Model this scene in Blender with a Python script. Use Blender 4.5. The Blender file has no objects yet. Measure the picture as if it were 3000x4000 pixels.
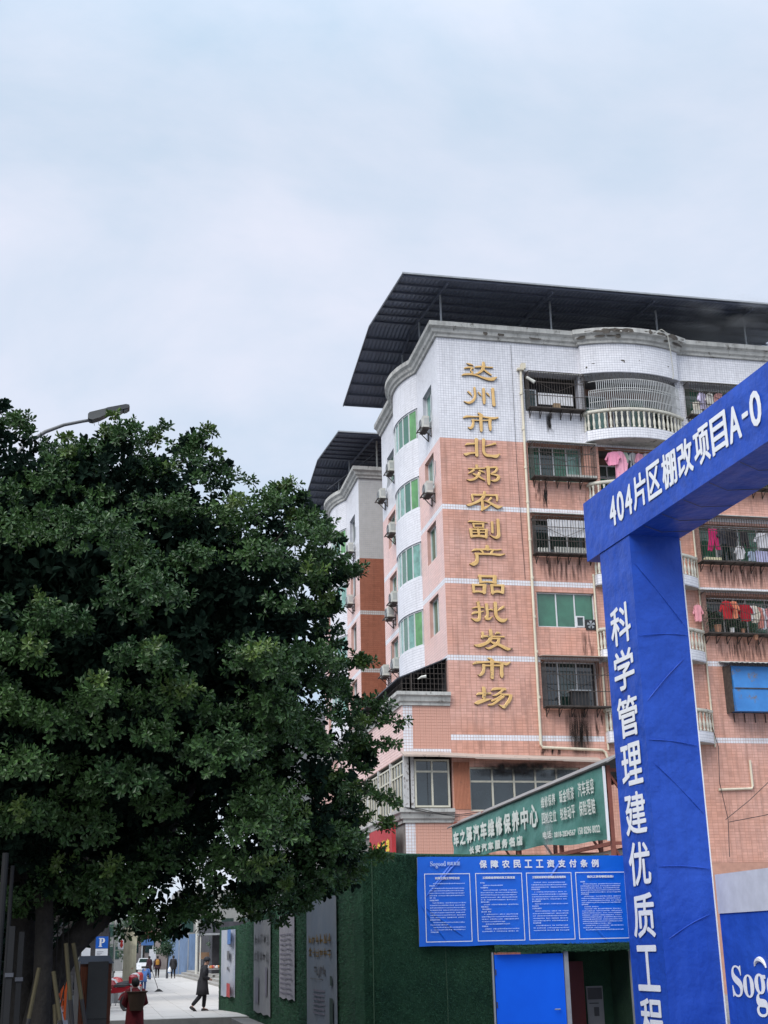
import bpy, bmesh, math, random
import numpy as np
from mathutils import Matrix, Vector
R = math.radians
rnd = random.Random(7)
sc = bpy.context.scene
col = sc.collection

# ------------------------------------------------------------------ camera
cam_d = bpy.data.cameras.new('camera')
cam_d.sensor_fit = 'VERTICAL'
cam_d.sensor_height = 36.0
cam_d.lens = 36.0 * 5101.0 / 4000.0
cam_d.clip_start = 0.1
cam_d.clip_end = 4000.0
cam = bpy.data.objects.new('camera', cam_d)
col.objects.link(cam)
_p, _y, _r = R(18.476), R(12.226), R(-1.246)
_right = Vector((math.cos(_y), -math.sin(_y), 0)); _f0 = Vector((math.sin(_y), math.cos(_y), 0)); _u0 = Vector((0, 0, 1))
_f = _f0 * math.cos(_p) + _u0 * math.sin(_p); _u = -_f0 * math.sin(_p) + _u0 * math.cos(_p)
_r2 = _right * math.cos(_r) + _u * math.sin(_r); _u2 = -_right * math.sin(_r) + _u * math.cos(_r)
m3 = Matrix((_r2, _u2, -_f)).transposed()
cam.matrix_world = Matrix.Translation((0, 0, 2.15)) @ m3.to_4x4()
sc.camera = cam

# ------------------------------------------------------------------ world: overcast sky
world = bpy.data.worlds.new('World'); sc.world = world
world.use_nodes = True
nt = world.node_tree; nt.nodes.clear()
def N(t, typ, **kw):
    n = t.nodes.new(typ)
    for k, v in kw.items(): setattr(n, k, v)
    return n
out = N(nt, 'ShaderNodeOutputWorld'); bg = N(nt, 'ShaderNodeBackground')
bg.inputs['Strength'].default_value = 0.1
nt.links.new(bg.outputs[0], out.inputs[0])
sky = N(nt, 'ShaderNodeTexSky', sky_type='NISHITA')
sky.sun_disc = False
SUN_EL, SUN_AZ = R(45), R(-48)            # azimuth from +Y towards +X
sky.sun_elevation = SUN_EL; sky.sun_rotation = SUN_AZ
tc = N(nt, 'ShaderNodeTexCoord')
mp = N(nt, 'ShaderNodeMapping'); mp.inputs['Scale'].default_value = (1, 1, 2.2)
mp.inputs['Location'].default_value = (0.35, 0.1, 0.2)
nt.links.new(tc.outputs['Generated'], mp.inputs[0])
nz = N(nt, 'ShaderNodeTexNoise'); nz.inputs['Scale'].default_value = 2.1; nz.inputs['Detail'].default_value = 7
nz.inputs['Roughness'].default_value = .56; nz.inputs['Distortion'].default_value = .25
nt.links.new(mp.outputs[0], nz.inputs['Vector'])
cr = N(nt, 'ShaderNodeValToRGB')
cr.color_ramp.elements[0].position = .38; cr.color_ramp.elements[0].color = (.272, .336, .410, 1)
cr.color_ramp.elements[1].position = .62; cr.color_ramp.elements[1].color = (.385, .402, .462, 1)
nt.links.new(nz.outputs['Fac'], cr.inputs[0])
# an overcast sky grows brighter towards the zenith
sep = N(nt, 'ShaderNodeSeparateXYZ'); nt.links.new(tc.outputs['Generated'], sep.inputs[0])
mr = N(nt, 'ShaderNodeMapRange'); mr.interpolation_type = 'SMOOTHSTEP'
mr.inputs['From Min'].default_value = 0.55; mr.inputs['From Max'].default_value = 1.0
mr.inputs['To Min'].default_value = 10.0; mr.inputs['To Max'].default_value = 22.0
nt.links.new(sep.outputs['Z'], mr.inputs[0])
vm = N(nt, 'ShaderNodeVectorMath', operation='SCALE')
nt.links.new(cr.outputs[0], vm.inputs[0]); nt.links.new(mr.outputs[0], vm.inputs['Scale'])
mx = N(nt, 'ShaderNodeMix', data_type='RGBA'); mx.inputs['Factor'].default_value = .93
nt.links.new(sky.outputs[0], mx.inputs['A']); nt.links.new(vm.outputs[0], mx.inputs['B'])
nt.links.new(mx.outputs['Result'], bg.inputs['Color'])

sun_d = bpy.data.lights.new('sun', 'SUN'); sun_d.energy = 1.5; sun_d.angle = R(40); sun_d.color = (1, .97, .93)
sun = bpy.data.objects.new('sun', sun_d); col.objects.link(sun)
_sd = Vector((math.sin(-SUN_AZ) * -1 * math.cos(SUN_EL), -abs(math.cos(SUN_AZ)) * math.cos(SUN_EL), math.sin(SUN_EL)))
sun.rotation_euler = _sd.to_track_quat('Z', 'Y').to_euler()
sky.sun_rotation = math.atan2(_sd.x, _sd.y)
sc.view_settings.view_transform = 'Standard'; sc.view_settings.look = 'None'
sc.view_settings.exposure = 1.10; sc.view_settings.gamma = 1.0
sc.view_settings.use_curve_mapping = False
sc.cycles.max_bounces = 6; sc.cycles.transparent_max_bounces = 12

G = 0.27          # ground level (the camera stands 1.88 m above it)

# ------------------------------------------------------------------ materials
def mat(name, c, rough=.7, metal=0., var=.12, scale=3., bump=0., bscale=20., streak=0., c2=None, spec=.5, island=0., dirt=None, emit=None, coat=0.):
    m = bpy.data.materials.new(name); m.use_nodes = True
    t = m.node_tree; b = t.nodes['Principled BSDF']
    b.inputs['Roughness'].default_value = rough; b.inputs['Metallic'].default_value = metal
    b.inputs['Specular IOR Level'].default_value = spec
    b.inputs['Coat Weight'].default_value = coat
    tcd = N(t, 'ShaderNodeTexCoord')
    n1 = N(t, 'ShaderNodeTexNoise'); n1.inputs['Scale'].default_value = scale; n1.inputs['Detail'].default_value = 6
    n1.inputs['Roughness'].default_value = .65
    t.links.new(tcd.outputs['Object'], n1.inputs['Vector'])
    r = N(t, 'ShaderNodeValToRGB'); e = r.color_ramp.elements
    if c2 is None: ca = tuple(v * (1 - var) for v in c); cb = tuple(min(1, v * (1 + var)) for v in c)
    else: ca, cb = c, c2
    e[0].position = .32; e[0].color = (*ca, 1); e[1].position = .68; e[1].color = (*cb, 1)
    t.links.new(n1.outputs['Fac'], r.inputs[0])
    last = r.outputs[0]
    def mul(last, fac_socket, lo, hi, fmin, fmax):
        q = N(t, 'ShaderNodeMapRange'); q.inputs['From Min'].default_value = fmin; q.inputs['From Max'].default_value = fmax
        q.inputs['To Min'].default_value = lo; q.inputs['To Max'].default_value = hi
        t.links.new(fac_socket, q.inputs[0])
        v = N(t, 'ShaderNodeVectorMath', operation='SCALE')
        t.links.new(last, v.inputs[0]); t.links.new(q.outputs[0], v.inputs['Scale'])
        return v.outputs[0]
    if streak:
        mpp = N(t, 'ShaderNodeMapping'); mpp.inputs['Scale'].default_value = (5, 5, .35)
        t.links.new(tcd.outputs['Object'], mpp.inputs[0])
        n3 = N(t, 'ShaderNodeTexNoise'); n3.inputs['Scale'].default_value = .9; n3.inputs['Detail'].default_value = 7
        n3.inputs['Roughness'].default_value = .7
        t.links.new(mpp.outputs[0], n3.inputs['Vector'])
        last = mul(last, n3.outputs['Fac'], 1 - streak, 1.0, .32, .5)
    if island:
        g = N(t, 'ShaderNodeNewGeometry')
        last = mul(last, g.outputs['Random Per Island'], 1 - island, 1 + island, 0, 1)
    if dirt:
        n4 = N(t, 'ShaderNodeTexNoise'); n4.inputs['Scale'].default_value = dirt[1]; n4.inputs['Detail'].default_value = 8
        n4.inputs['Roughness'].default_value = .75
        t.links.new(tcd.outputs['Object'], n4.inputs['Vector'])
        q = N(t, 'ShaderNodeMapRange'); q.inputs['From Min'].default_value = dirt[2]; q.inputs['From Max'].default_value = dirt[2] + .08
        t.links.new(n4.outputs['Fac'], q.inputs[0])
        k = N(t, 'ShaderNodeMix', data_type='RGBA'); k.inputs['B'].default_value = (*dirt[0], 1)
        t.links.new(q.outputs[0], k.inputs['Factor']); t.links.new(last, k.inputs['A'])
        last = k.outputs['Result']
    t.links.new(last, b.inputs['Base Color'])
    if emit:
        b.inputs['Emission Color'].default_value = (*c, 1); b.inputs['Emission Strength'].default_value = emit
    if bump:
        n2 = N(t, 'ShaderNodeTexNoise'); n2.inputs['Scale'].default_value = bscale; n2.inputs['Detail'].default_value = 5
        t.links.new(tcd.outputs['Object'], n2.inputs['Vector'])
        bp = N(t, 'ShaderNodeBump'); bp.inputs['Strength'].default_value = 1.; bp.inputs['Distance'].default_value = bump
        t.links.new(n2.outputs['Fac'], bp.inputs['Height']); t.links.new(bp.outputs[0], b.inputs['Normal'])
    return m
def L(r, g, b):      # sRGB 0-255 to linear
    f = lambda v: (v / 255 / 12.92) if v <= 10 else ((v / 255 + .055) / 1.055) ** 2.4
    return (f(r), f(g), f(b))
def decal(name, c, scale=(3, 3, .6), lo=.45, hi=.62):
    m = mat(name, c, .95, var=.3)
    t = m.node_tree; b = t.nodes['Principled BSDF']; o = t.nodes['Material Output']
    tcd = N(t, 'ShaderNodeTexCoord')
    mpp = N(t, 'ShaderNodeMapping'); mpp.inputs['Scale'].default_value = scale
    n = N(t, 'ShaderNodeTexNoise'); n.inputs['Scale'].default_value = 2.; n.inputs['Detail'].default_value = 5
    t.links.new(tcd.outputs['Object'], mpp.inputs[0]); t.links.new(mpp.outputs[0], n.inputs['Vector'])
    # fade to the edges of the patch (generated box coordinates)
    s = N(t, 'ShaderNodeSeparateXYZ'); t.links.new(tcd.outputs['Generated'], s.inputs[0])
    def para(sock, p):
        a = N(t, 'ShaderNodeMath', operation='SUBTRACT'); a.inputs[1].default_value = .5; t.links.new(sock, a.inputs[0])
        b2 = N(t, 'ShaderNodeMath', operation='ABSOLUTE'); t.links.new(a.outputs[0], b2.inputs[0])
        c3 = N(t, 'ShaderNodeMapRange'); c3.inputs['From Min'].default_value = .5; c3.inputs['From Max'].default_value = p
        t.links.new(b2.outputs[0], c3.inputs[0]); return c3.outputs[0]
    ex = para(s.outputs['X'], .2); ez = para(s.outputs['Z'], .15)
    q = N(t, 'ShaderNodeMapRange'); q.inputs['From Min'].default_value = lo; q.inputs['From Max'].default_value = hi
    q.inputs['To Max'].default_value = .93
    t.links.new(n.outputs['Fac'], q.inputs[0])
    k = N(t, 'ShaderNodeMath', operation='MULTIPLY'); t.links.new(ex, k.inputs[0]); t.links.new(ez, k.inputs[1])
    k2 = N(t, 'ShaderNodeMath', operation='MULTIPLY'); t.links.new(k.outputs[0], k2.inputs[0]); t.links.new(q.outputs[0], k2.inputs[1])
    tr = N(t, 'ShaderNodeBsdfTransparent'); ms = N(t, 'ShaderNodeMixShader')
    t.links.new(k2.outputs[0], ms.inputs[0]); t.links.new(tr.outputs[0], ms.inputs[1]); t.links.new(b.outputs[0], ms.inputs[2])
    t.links.new(ms.outputs[0], o.inputs['Surface'])
    return m

M = {}
M['white_tile'] = mat('white_tile', (.74, .74, .78), .28, var=.05, scale=.5, streak=.14, island=.05)
M['white_grout'] = mat('white_grout', (.43, .44, .49), .9, var=.15)
M['orange_tile'] = mat('orange_tile', (.60, .30, .215), .38, c2=(.68, .40, .33), scale=.45, streak=.34, island=.09)
M['orange_grout'] = mat('orange_grout', (.48, .265, .20), .9, var=.15)
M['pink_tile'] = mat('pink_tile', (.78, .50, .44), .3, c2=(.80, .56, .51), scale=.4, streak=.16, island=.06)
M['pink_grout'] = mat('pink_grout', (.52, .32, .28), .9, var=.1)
M['shade_red_tile'] = mat('shade_red_tile', (.29, .105, .062), .4, c2=(.34, .135, .085), scale=.4, streak=.2, island=.08)  # orange tile darkened for the shade in the gap between the wings
M['concrete'] = mat('concrete', (.46, .46, .44), .85, var=.2, scale=1.5, bump=.006, bscale=9, streak=.35, dirt=((.09, .08, .07), 1.7, .575))
M['dark_concrete'] = mat('dark_concrete', (.22, .21, .20), .9, var=.3, scale=2, streak=.4)
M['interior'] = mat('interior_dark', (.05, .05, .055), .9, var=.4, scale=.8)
M['ceiling_paint'] = mat('dark_ceiling', (.10, .10, .11), .9, var=.4, scale=1.2)  # mottled dark grey for loggia ceilings and floors
M['roof_under'] = mat('roof_sheet_navy', (.13, .15, .21), .5, var=.18, scale=.5)
M['purlin_navy'] = mat('purlin_navy', (.10, .115, .16), .6, var=.15)
M['steel_dark'] = mat('dark_steel', (.055, .06, .075), .6, var=.3)
M['steel_grey'] = mat('grey_steel', (.33, .35, .37), .5, metal=.2, var=.15)
M['stainless'] = mat('stainless_bar', (.62, .62, .60), .32, metal=.55, var=.15)
M['rust_black'] = mat('rusted_bar', (.055, .045, .04), .8, var=.5, scale=6)
M['alu'] = mat('white_frame', (.62, .64, .66), .45, var=.12)
M['cream_frame'] = mat('cream_frame', (.55, .53, .44), .6, var=.12, dirt=((.2, .18, .14), 4, .62))
M['green_glass'] = mat('green_glass', (.035, .14, .085), .06, var=.25, scale=1.2, spec=1.0)
M['mint_glass'] = mat('mint_glass', (.15, .32, .27), .05, var=.4, scale=2.6, spec=1.0)
M['lime_glass'] = mat('lime_curtain_glass', (.09, .27, .08), .12, var=.3, scale=2.0, spec=1.0)
M['dark_glass'] = mat('dark_glass', (.020, .045, .040), .05, var=.4, scale=1.3, spec=1.0)
M['smoke_glass'] = mat('smoky_glass', (.022, .030, .035), .06, var=.4, scale=1., spec=1.0)
M['gold'] = mat('gilded_metal', (.66, .40, .14), .40, metal=.15, c2=(.78, .52, .22), scale=4, dirt=((.20, .15, .09), 3.1, .68))
M['gold_worn'] = mat('gilded_metal_worn', (.66, .40, .14), .42, metal=.15, c2=(.78, .52, .22), scale=4, dirt=((.17, .14, .095), 2.8, .55))
M['gold_shadow'] = mat('gilded_edge_shadow', (.10, .06, .035), .6)  # dark brown stands in for the shadow along the letter sides
M['pipe'] = mat('cream_pipe', (.66, .60, .47), .5, var=.08, streak=.2)
M['baluster'] = mat('baluster_cement', (.60, .58, .50), .8, var=.15, scale=5, dirt=((.24, .22, .18), 3, .60))
M['ac_white'] = mat('ac_casing', (.54, .54, .50), .5, var=.1, streak=.2)
M['black'] = mat('black_plastic', (.02, .02, .022), .5, var=.2)
M['blue_cloth'] = mat('blue_banner_cloth', (.013, .062, .40), .5, c2=(.022, .088, .50), scale=.8, bump=.09, bscale=1.5, spec=.3, streak=.12)
M['blue_cloth_side'] = M['blue_cloth']
M['blue_board'] = mat('blue_board_print', (.002, .125, .68), .45, c2=(.003, .15, .76), scale=1.2, bump=.02, bscale=1.6)
M['blue_door'] = mat('blue_door_paint', (.001, .12, .85), .6, c2=(.002, .14, .92), spec=.25, scale=1.5)
M['print_white'] = mat('white_print', (.78, .80, .84), .6, var=.05)
M['print_pale'] = mat('pale_blue_print', (.45, .58, .92), .6, var=.12, scale=14)
M['turf'] = mat('turf_green', (.014, .055, .034), .95, c2=(.036, .105, .056), scale=1.3, streak=.25, bump=.03, bscale=55)
M['turf_blade'] = mat('turf_blade', (.018, .075, .042), .85, c2=(.036, .125, .064), scale=1.3, island=.45)
M['banner_green'] = mat('green_banner_cloth', (.045, .175, .145), .6, c2=(.085, .24, .21), scale=1.1, bump=.07, bscale=1.3)
M['red_steel'] = mat('red_oxide_steel', (.22, .07, .05), .7, var=.25, scale=3)
M['sheet_grey'] = mat('grey_roof_sheet', (.22, .21, .205), .75, var=.2, scale=2)
M['bark'] = mat('bark', (.016, .014, .013), .95, c2=(.038, .034, .030), scale=6, bump=.03, bscale=12)
M['paving'] = mat('paving_slab', (.56, .54, .51), .85, var=.08, scale=.9, island=.09, dirt=((.38, .36, .34), .8, .63))
M['asphalt'] = mat('asphalt', (.12, .12, .12), .95, var=.15, scale=3)
M['cement_step'] = mat('stone_step', (.30, .29, .27), .9, var=.2, scale=2)
M['stain'] = decal('soot_drip', (.018, .016, .015))
M['stain_heavy'] = decal('soot_drip_heavy', (.045, .036, .032), (7, 7, .5), .30, .66)
M['stain_soft'] = decal('water_stain', (.16, .095, .075), (5, 5, .5), .44, .80)
M['patch_dark'] = decal('dark_cloud', (.03, .028, .028), (1.2, 1.2, 1.2), .30, .60)
def simple(name, rgb, rough=.75, **kw):
    if name not in M: M[name] = mat(name, rgb, rough, **kw)
    return M[name]

# leaves: double sided with some light passing through
def leaf_mat(name, c1, c2, rough=.34, spec=.5):
    m = mat(name, c1, rough, c2=c2, scale=.9, island=.35, spec=spec)
    t = m.node_tree; b = t.nodes['Principled BSDF']
    tl = N(t, 'ShaderNodeBsdfTranslucent'); ms = N(t, 'ShaderNodeMixShader'); ms.inputs[0].default_value = .15
    src = b.inputs['Base Color'].links[0].from_socket
    t.links.new(src, tl.inputs['Color'])
    t.links.new(b.outputs[0], ms.inputs[1]); t.links.new(tl.outputs[0], ms.inputs[2])
    t.links.new(ms.outputs[0], t.nodes['Material Output'].inputs['Surface'])
    return m
M['leaf'] = leaf_mat('ficus_leaf', (.021, .057, .020), (.062, .125, .034), .40, .38)
M['leaf_young'] = leaf_mat('ficus_leaf_young', (.06, .115, .028), (.11, .17, .04))
M['leaf_far'] = leaf_mat('far_leaf', (.03, .07, .035), (.05, .10, .045))

# ------------------------------------------------------------------ mesh building
def tag(o, label=None, cat=None, group=None, kind=None):
    if label: o['label'] = label
    if cat: o['category'] = cat
    if group: o['group'] = group
    if kind: o['kind'] = kind
    return o
def thing(name, label, cat, loc=(0, 0, 0), rz=0, group=None):
    o = bpy.data.objects.new(name, None); col.objects.link(o)
    o.location = loc; o.rotation_euler = (0, 0, rz); o.empty_display_size = .2
    return tag(o, label, cat, group)
def world_offset(p):
    v = Vector((0, 0, 0))
    while p is not None: v += p.location; p = p.parent
    return v
class MB:
    def __init__(s): s.v = []; s.f = []; s.mi = []; s.cur = 0
    def add(s, vs, fs):
        n = len(s.v); s.v += [tuple(v) for v in vs]
        for f in fs: s.f.append(tuple(i + n for i in f)); s.mi.append(s.cur)
        return s
    def box(s, x0, x1, y0, y1, z0, z1):
        return s.add([(x0, y0, z0), (x1, y0, z0), (x1, y1, z0), (x0, y1, z0), (x0, y0, z1), (x1, y0, z1), (x1, y1, z1), (x0, y1, z1)],
                     [(0, 3, 2, 1), (4, 5, 6, 7), (0, 1, 5, 4), (1, 2, 6, 5), (2, 3, 7, 6), (3, 0, 4, 7)])
    def quad(s, a, b, c, d): return s.add([a, b, c, d], [(0, 1, 2, 3)])
    def frame(s, o, u, v, w, pts, d0, d1):
        """prism of a polygon pts (u,v) from depth d0 to d1 along w"""
        o = Vector(o); u = Vector(u); v = Vector(v); w = Vector(w); n = len(pts)
        vs = [o + u * a + v * b + w * d0 for a, b in pts] + [o + u * a + v * b + w * d1 for a, b in pts]
        fs = [tuple(range(n - 1, -1, -1)), tuple(range(n, 2 * n))] + [(i, (i + 1) % n, n + (i + 1) % n, n + i) for i in range(n)]
        return s.add(vs, fs)
    def bar(s, a, b, w=.03, h=None):
        a = Vector(a); b = Vector(b); d = (b - a).normalized(); h = h or w
        up = Vector((0, 0, 1)) if abs(d.z) < .9 else Vector((0, 1, 0))
        x = d.cross(up).normalized() * w / 2; y = x.cross(d).normalized() * h / 2
        vs = [a - x - y, a + x - y, a + x + y, a - x + y, b - x - y, b + x - y, b + x + y, b - x + y]
        return s.add(vs, [(0, 3, 2, 1), (4, 5, 6, 7), (0, 1, 5, 4), (1, 2, 6, 5), (2, 3, 7, 6), (3, 0, 4, 7)])
    def tube(s, pts, r, n=8, cap=True):
        pts = [Vector(p) for p in pts]; rs = r if isinstance(r, (list, tuple)) else [r] * len(pts)
        base = len(s.v); prev = None; vs = []
        for i, p in enumerate(pts):
            d = (pts[min(i + 1, len(pts) - 1)] - pts[max(i - 1, 0)]).normalized()
            if prev is None:
                up = Vector((0, 0, 1)) if abs(d.z) < .9 else Vector((1, 0, 0)); x = d.cross(up).normalized()
            else: x = (prev - d * prev.dot(d)).normalized()
            prev = x; y = d.cross(x)
            vs += [p + (x * math.cos(2 * math.pi * k / n) + y * math.sin(2 * math.pi * k / n)) * rs[i] for k in range(n)]
        fs = [(i * n + k, i * n + (k + 1) % n, (i + 1) * n + (k + 1) % n, (i + 1) * n + k) for i in range(len(pts) - 1) for k in range(n)]
        if cap: fs += [tuple(range(n - 1, -1, -1)), tuple(range((len(pts) - 1) * n, len(pts) * n))]
        return s.add(vs, fs)
    def lathe(s, prof, c=(0, 0, 0), n=8, sx=1, sy=1):
        vs = [(c[0] + r * math.cos(2 * math.pi * k / n) * sx, c[1] + r * math.sin(2 * math.pi * k / n) * sy, c[2] + z) for r, z in prof for k in range(n)]
        fs = [(i * n + k, i * n + (k + 1) % n, (i + 1) * n + (k + 1) % n, (i + 1) * n + k) for i in range(len(prof) - 1) for k in range(n)]
        fs += [tuple(range(n - 1, -1, -1)), tuple(range((len(prof) - 1) * n, len(prof) * n))]
        return s.add(vs, fs)
    def mesh(s, name, ms, off=Vector((0, 0, 0)), smooth=False):
        me = bpy.data.meshes.new(name)
        me.from_pydata([(v[0] - off.x, v[1] - off.y, v[2] - off.z) for v in s.v], [], s.f)
        for m in (ms if isinstance(ms, (list, tuple)) else [ms]): me.materials.append(m)
        if any(s.mi): me.polygons.foreach_set('material_index', s.mi)
        if smooth: me.polygons.foreach_set('use_smooth', [True] * len(me.polygons))
        me.update(); return me
    def build(s, name, ms, parent=None, ws=True, smooth=False, kind=None, label=None):
        """ws: vertices are world coordinates, whatever the parent's place"""
        off = world_offset(parent) if (ws and parent) else Vector((0, 0, 0))
        o = bpy.data.objects.new(name, s.mesh(name, ms, off, smooth)); col.objects.link(o)
        if parent: o.parent = parent
        if kind: o['kind'] = kind
        if label: o['label'] = label
        return o
def solo(name, ms, mb, label, cat, base, group=None, smooth=False, kind=None):
    """a top-level thing that is one mesh, origin at base"""
    o = bpy.data.objects.new(name, mb.mesh(name, ms, Vector(base), smooth)); col.objects.link(o); o.location = base
    return tag(o, label, cat, group, kind)
def np_mesh(name, V, F, m, parent=None, off=(0, 0, 0), kind=None, smooth=False):
    """V (n,3), F (m,k) numpy"""
    me = bpy.data.meshes.new(name); k = F.shape[1]
    me.vertices.add(len(V)); me.vertices.foreach_set('co', (V - np.array(off)).astype(np.float32).ravel())
    me.loops.add(F.size); me.loops.foreach_set('vertex_index', F.astype(np.int32).ravel())
    me.polygons.add(len(F)); me.polygons.foreach_set('loop_start', np.arange(0, F.size, k, dtype=np.int32))
    me.update(calc_edges=True); me.materials.append(m)
    me.polygons.foreach_set('use_smooth', np.full(len(F), bool(smooth)))
    o = bpy.data.objects.new(name, me); col.objects.link(o)
    if parent: o.parent = parent
    if kind: o['kind'] = kind
    return o

# text: a glyph outline as flat mesh, made bold by a few shifted layers
_tc = {}
def glyph(s):
    if s not in _tc:
        c = bpy.data.curves.new('t', 'FONT'); c.body = s; c.size = 1; c.resolution_u = 3
        o = bpy.data.objects.new('t', c); col.objects.link(o)
        dg = bpy.context.evaluated_depsgraph_get(); dg.update()
        me = bpy.data.meshes.new_from_object(o.evaluated_get(dg))
        vs = [tuple(v.co) for v in me.vertices]; fs = [tuple(p.vertices) for p in me.polygons]
        bpy.data.objects.remove(o); bpy.data.curves.remove(c); bpy.data.meshes.remove(me)
        _tc[s] = (vs, fs)
    return _tc[s]
def text(mb, s, o, u, v, w, h, bold=.0, n=None, depth=.0, wave=None):
    """text s fitted in a w x h box whose lower left corner is o, along u and v (unit), lifted along n"""
    vs, fs = glyph(s)
    if not vs: return
    u = Vector(u); v = Vector(v); n = Vector(n) if n else u.cross(v); o = Vector(o)
    x0 = min(p[0] for p in vs); x1 = max(p[0] for p in vs); y0 = min(p[1] for p in vs); y1 = max(p[1] for p in vs)
    sx = (w - 2 * bold) / max(1e-6, x1 - x0); sy = (h - 2 * bold) / max(1e-6, y1 - y0)
    offs = [(0, 0)] if not bold else [(-1, 0), (1, 0), (0, -1), (0, 1), (-.7, -.7), (.7, .7), (-.7, .7), (.7, -.7)]
    for k, (a, b) in enumerate(offs):
        P = [o + u * (bold + (p[0] - x0) * sx + a * bold) + v * (bold + (p[1] - y0) * sy + b * bold) + n * (depth + k * .0006) for p in vs]
        mb.add(P, fs)

# tiled surfaces ----------------------------------------------------
def cut_rects(x0, x1, z0, z1, holes):
    xs = sorted({x0, x1, *[min(max(h[0], x0), x1) for h in holes], *[min(max(h[1], x0), x1) for h in holes]})
    zs = sorted({z0, z1, *[min(max(h[2], z0), z1) for h in holes], *[min(max(h[3], z0), z1) for h in holes]})
    out = []
    for j in range(len(zs) - 1):
        run = None
        for i in range(len(xs) - 1):
            cx, cz = (xs[i] + xs[i + 1]) / 2, (zs[j] + zs[j + 1]) / 2
            solid = not any(h[0] < cx < h[1] and h[2] < cz < h[3] for h in holes)
            if solid: run = [run[0], xs[i + 1]] if run else [xs[i], xs[i + 1]]
            if (not solid or i == len(xs) - 2) and run:
                out.append((run[0], run[1], zs[j], zs[j + 1])); run = None
    return out
def sn(v, base, step): return base + round((v - base) / step) * step
TH = .11
def snap_holes(holes, ax): return [(sn(h[0], ax, .22), sn(h[1], ax, .22), sn(h[2], 0, TH), sn(h[3], 0, TH)) for h in holes]
def tile_boxes(a0, a1, z0, z1, tw, th, holes, gap=.010, base=None):
    base = a0 if base is None else base
    i0 = int(math.floor((a0 - base) / tw + 1e-6)); i1 = int(math.ceil((a1 - base) / tw - 1e-6))
    j0 = int(math.floor(z0 / th + 1e-6)); j1 = int(math.ceil(z1 / th - 1e-6))
    AA, ZZ = np.meshgrid(base + np.arange(i0, i1) * tw, np.arange(j0, j1) * th); AA = AA.ravel(); ZZ = ZZ.ravel()
    B0 = np.maximum(AA, a0) + gap / 2; B1 = np.minimum(AA + tw, a1) - gap / 2; C0 = np.maximum(ZZ, z0) + gap / 2; C1 = np.minimum(ZZ + th, z1) - gap / 2
    ok = (B1 - B0 > .015) & (C1 - C0 > .015)
    for h in holes: ok &= ~(((B0 + B1) / 2 > h[0]) & ((B0 + B1) / 2 < h[1]) & ((C0 + C1) / 2 > h[2]) & ((C0 + C1) / 2 < h[3]))
    return np.stack([B0[ok], B1[ok], C0[ok], C1[ok]], 1)
_bf = np.array([[4, 5, 6, 7], [0, 1, 5, 4], [1, 2, 6, 5], [2, 3, 7, 6], [3, 0, 4, 7]])
def tiles_to_mesh(T, surf):
    """surf(a, z, d): arrays -> xyz, d = distance proud of the wall"""
    a0, a1, z0, z1 = T.T; n = len(T)
    dj = .006 + np.random.default_rng(3).random(n) * .0015
    V = np.empty((n, 8, 3)); b = .002
    for k, (a, z) in enumerate(((a0, z0), (a1, z0), (a1, z1), (a0, z1))): V[:, k] = surf(a, z, np.zeros(n) - .001)
    for k, (a, z) in enumerate(((a0 + b, z0 + b), (a1 - b, z0 + b), (a1 - b, z1 - b), (a0 + b, z1 - b))): V[:, 4 + k] = surf(a, z, dj)
    F = (_bf[None] + (np.arange(n) * 8)[:, None, None]).reshape(-1, 4)
    return V.reshape(-1, 3), F
def front_surf(Y): return lambda a, z, d: np.stack([a, Y - d, z], -1)
def side_surf(X): return lambda a, z, d: np.stack([X - d, a, z], -1)      # faces -X, a runs along Y
# ------------------------------------------------------------------ ground
mb = MB(); mb.quad((-600, -300, .12), (600, -300, .12), (600, 1500, .12), (-600, 1500, .12))
tag(mb.build('ground', M['asphalt']), kind='structure')
mb = MB(); mb.box(4.05, 60, -20, 130, .10, G); tag(mb.build('yard_pavement', mat('worn_yard', (.24, .23, .22), .95, var=.2, scale=.6)), kind='structure')
mb = MB(); mb.box(-60, -.05, -20, 41.7, .10, G); tag(mb.build('verge', mat('verge_paving', (.16, .15, .14), .95, var=.25, scale=1.)), kind='structure')

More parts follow.
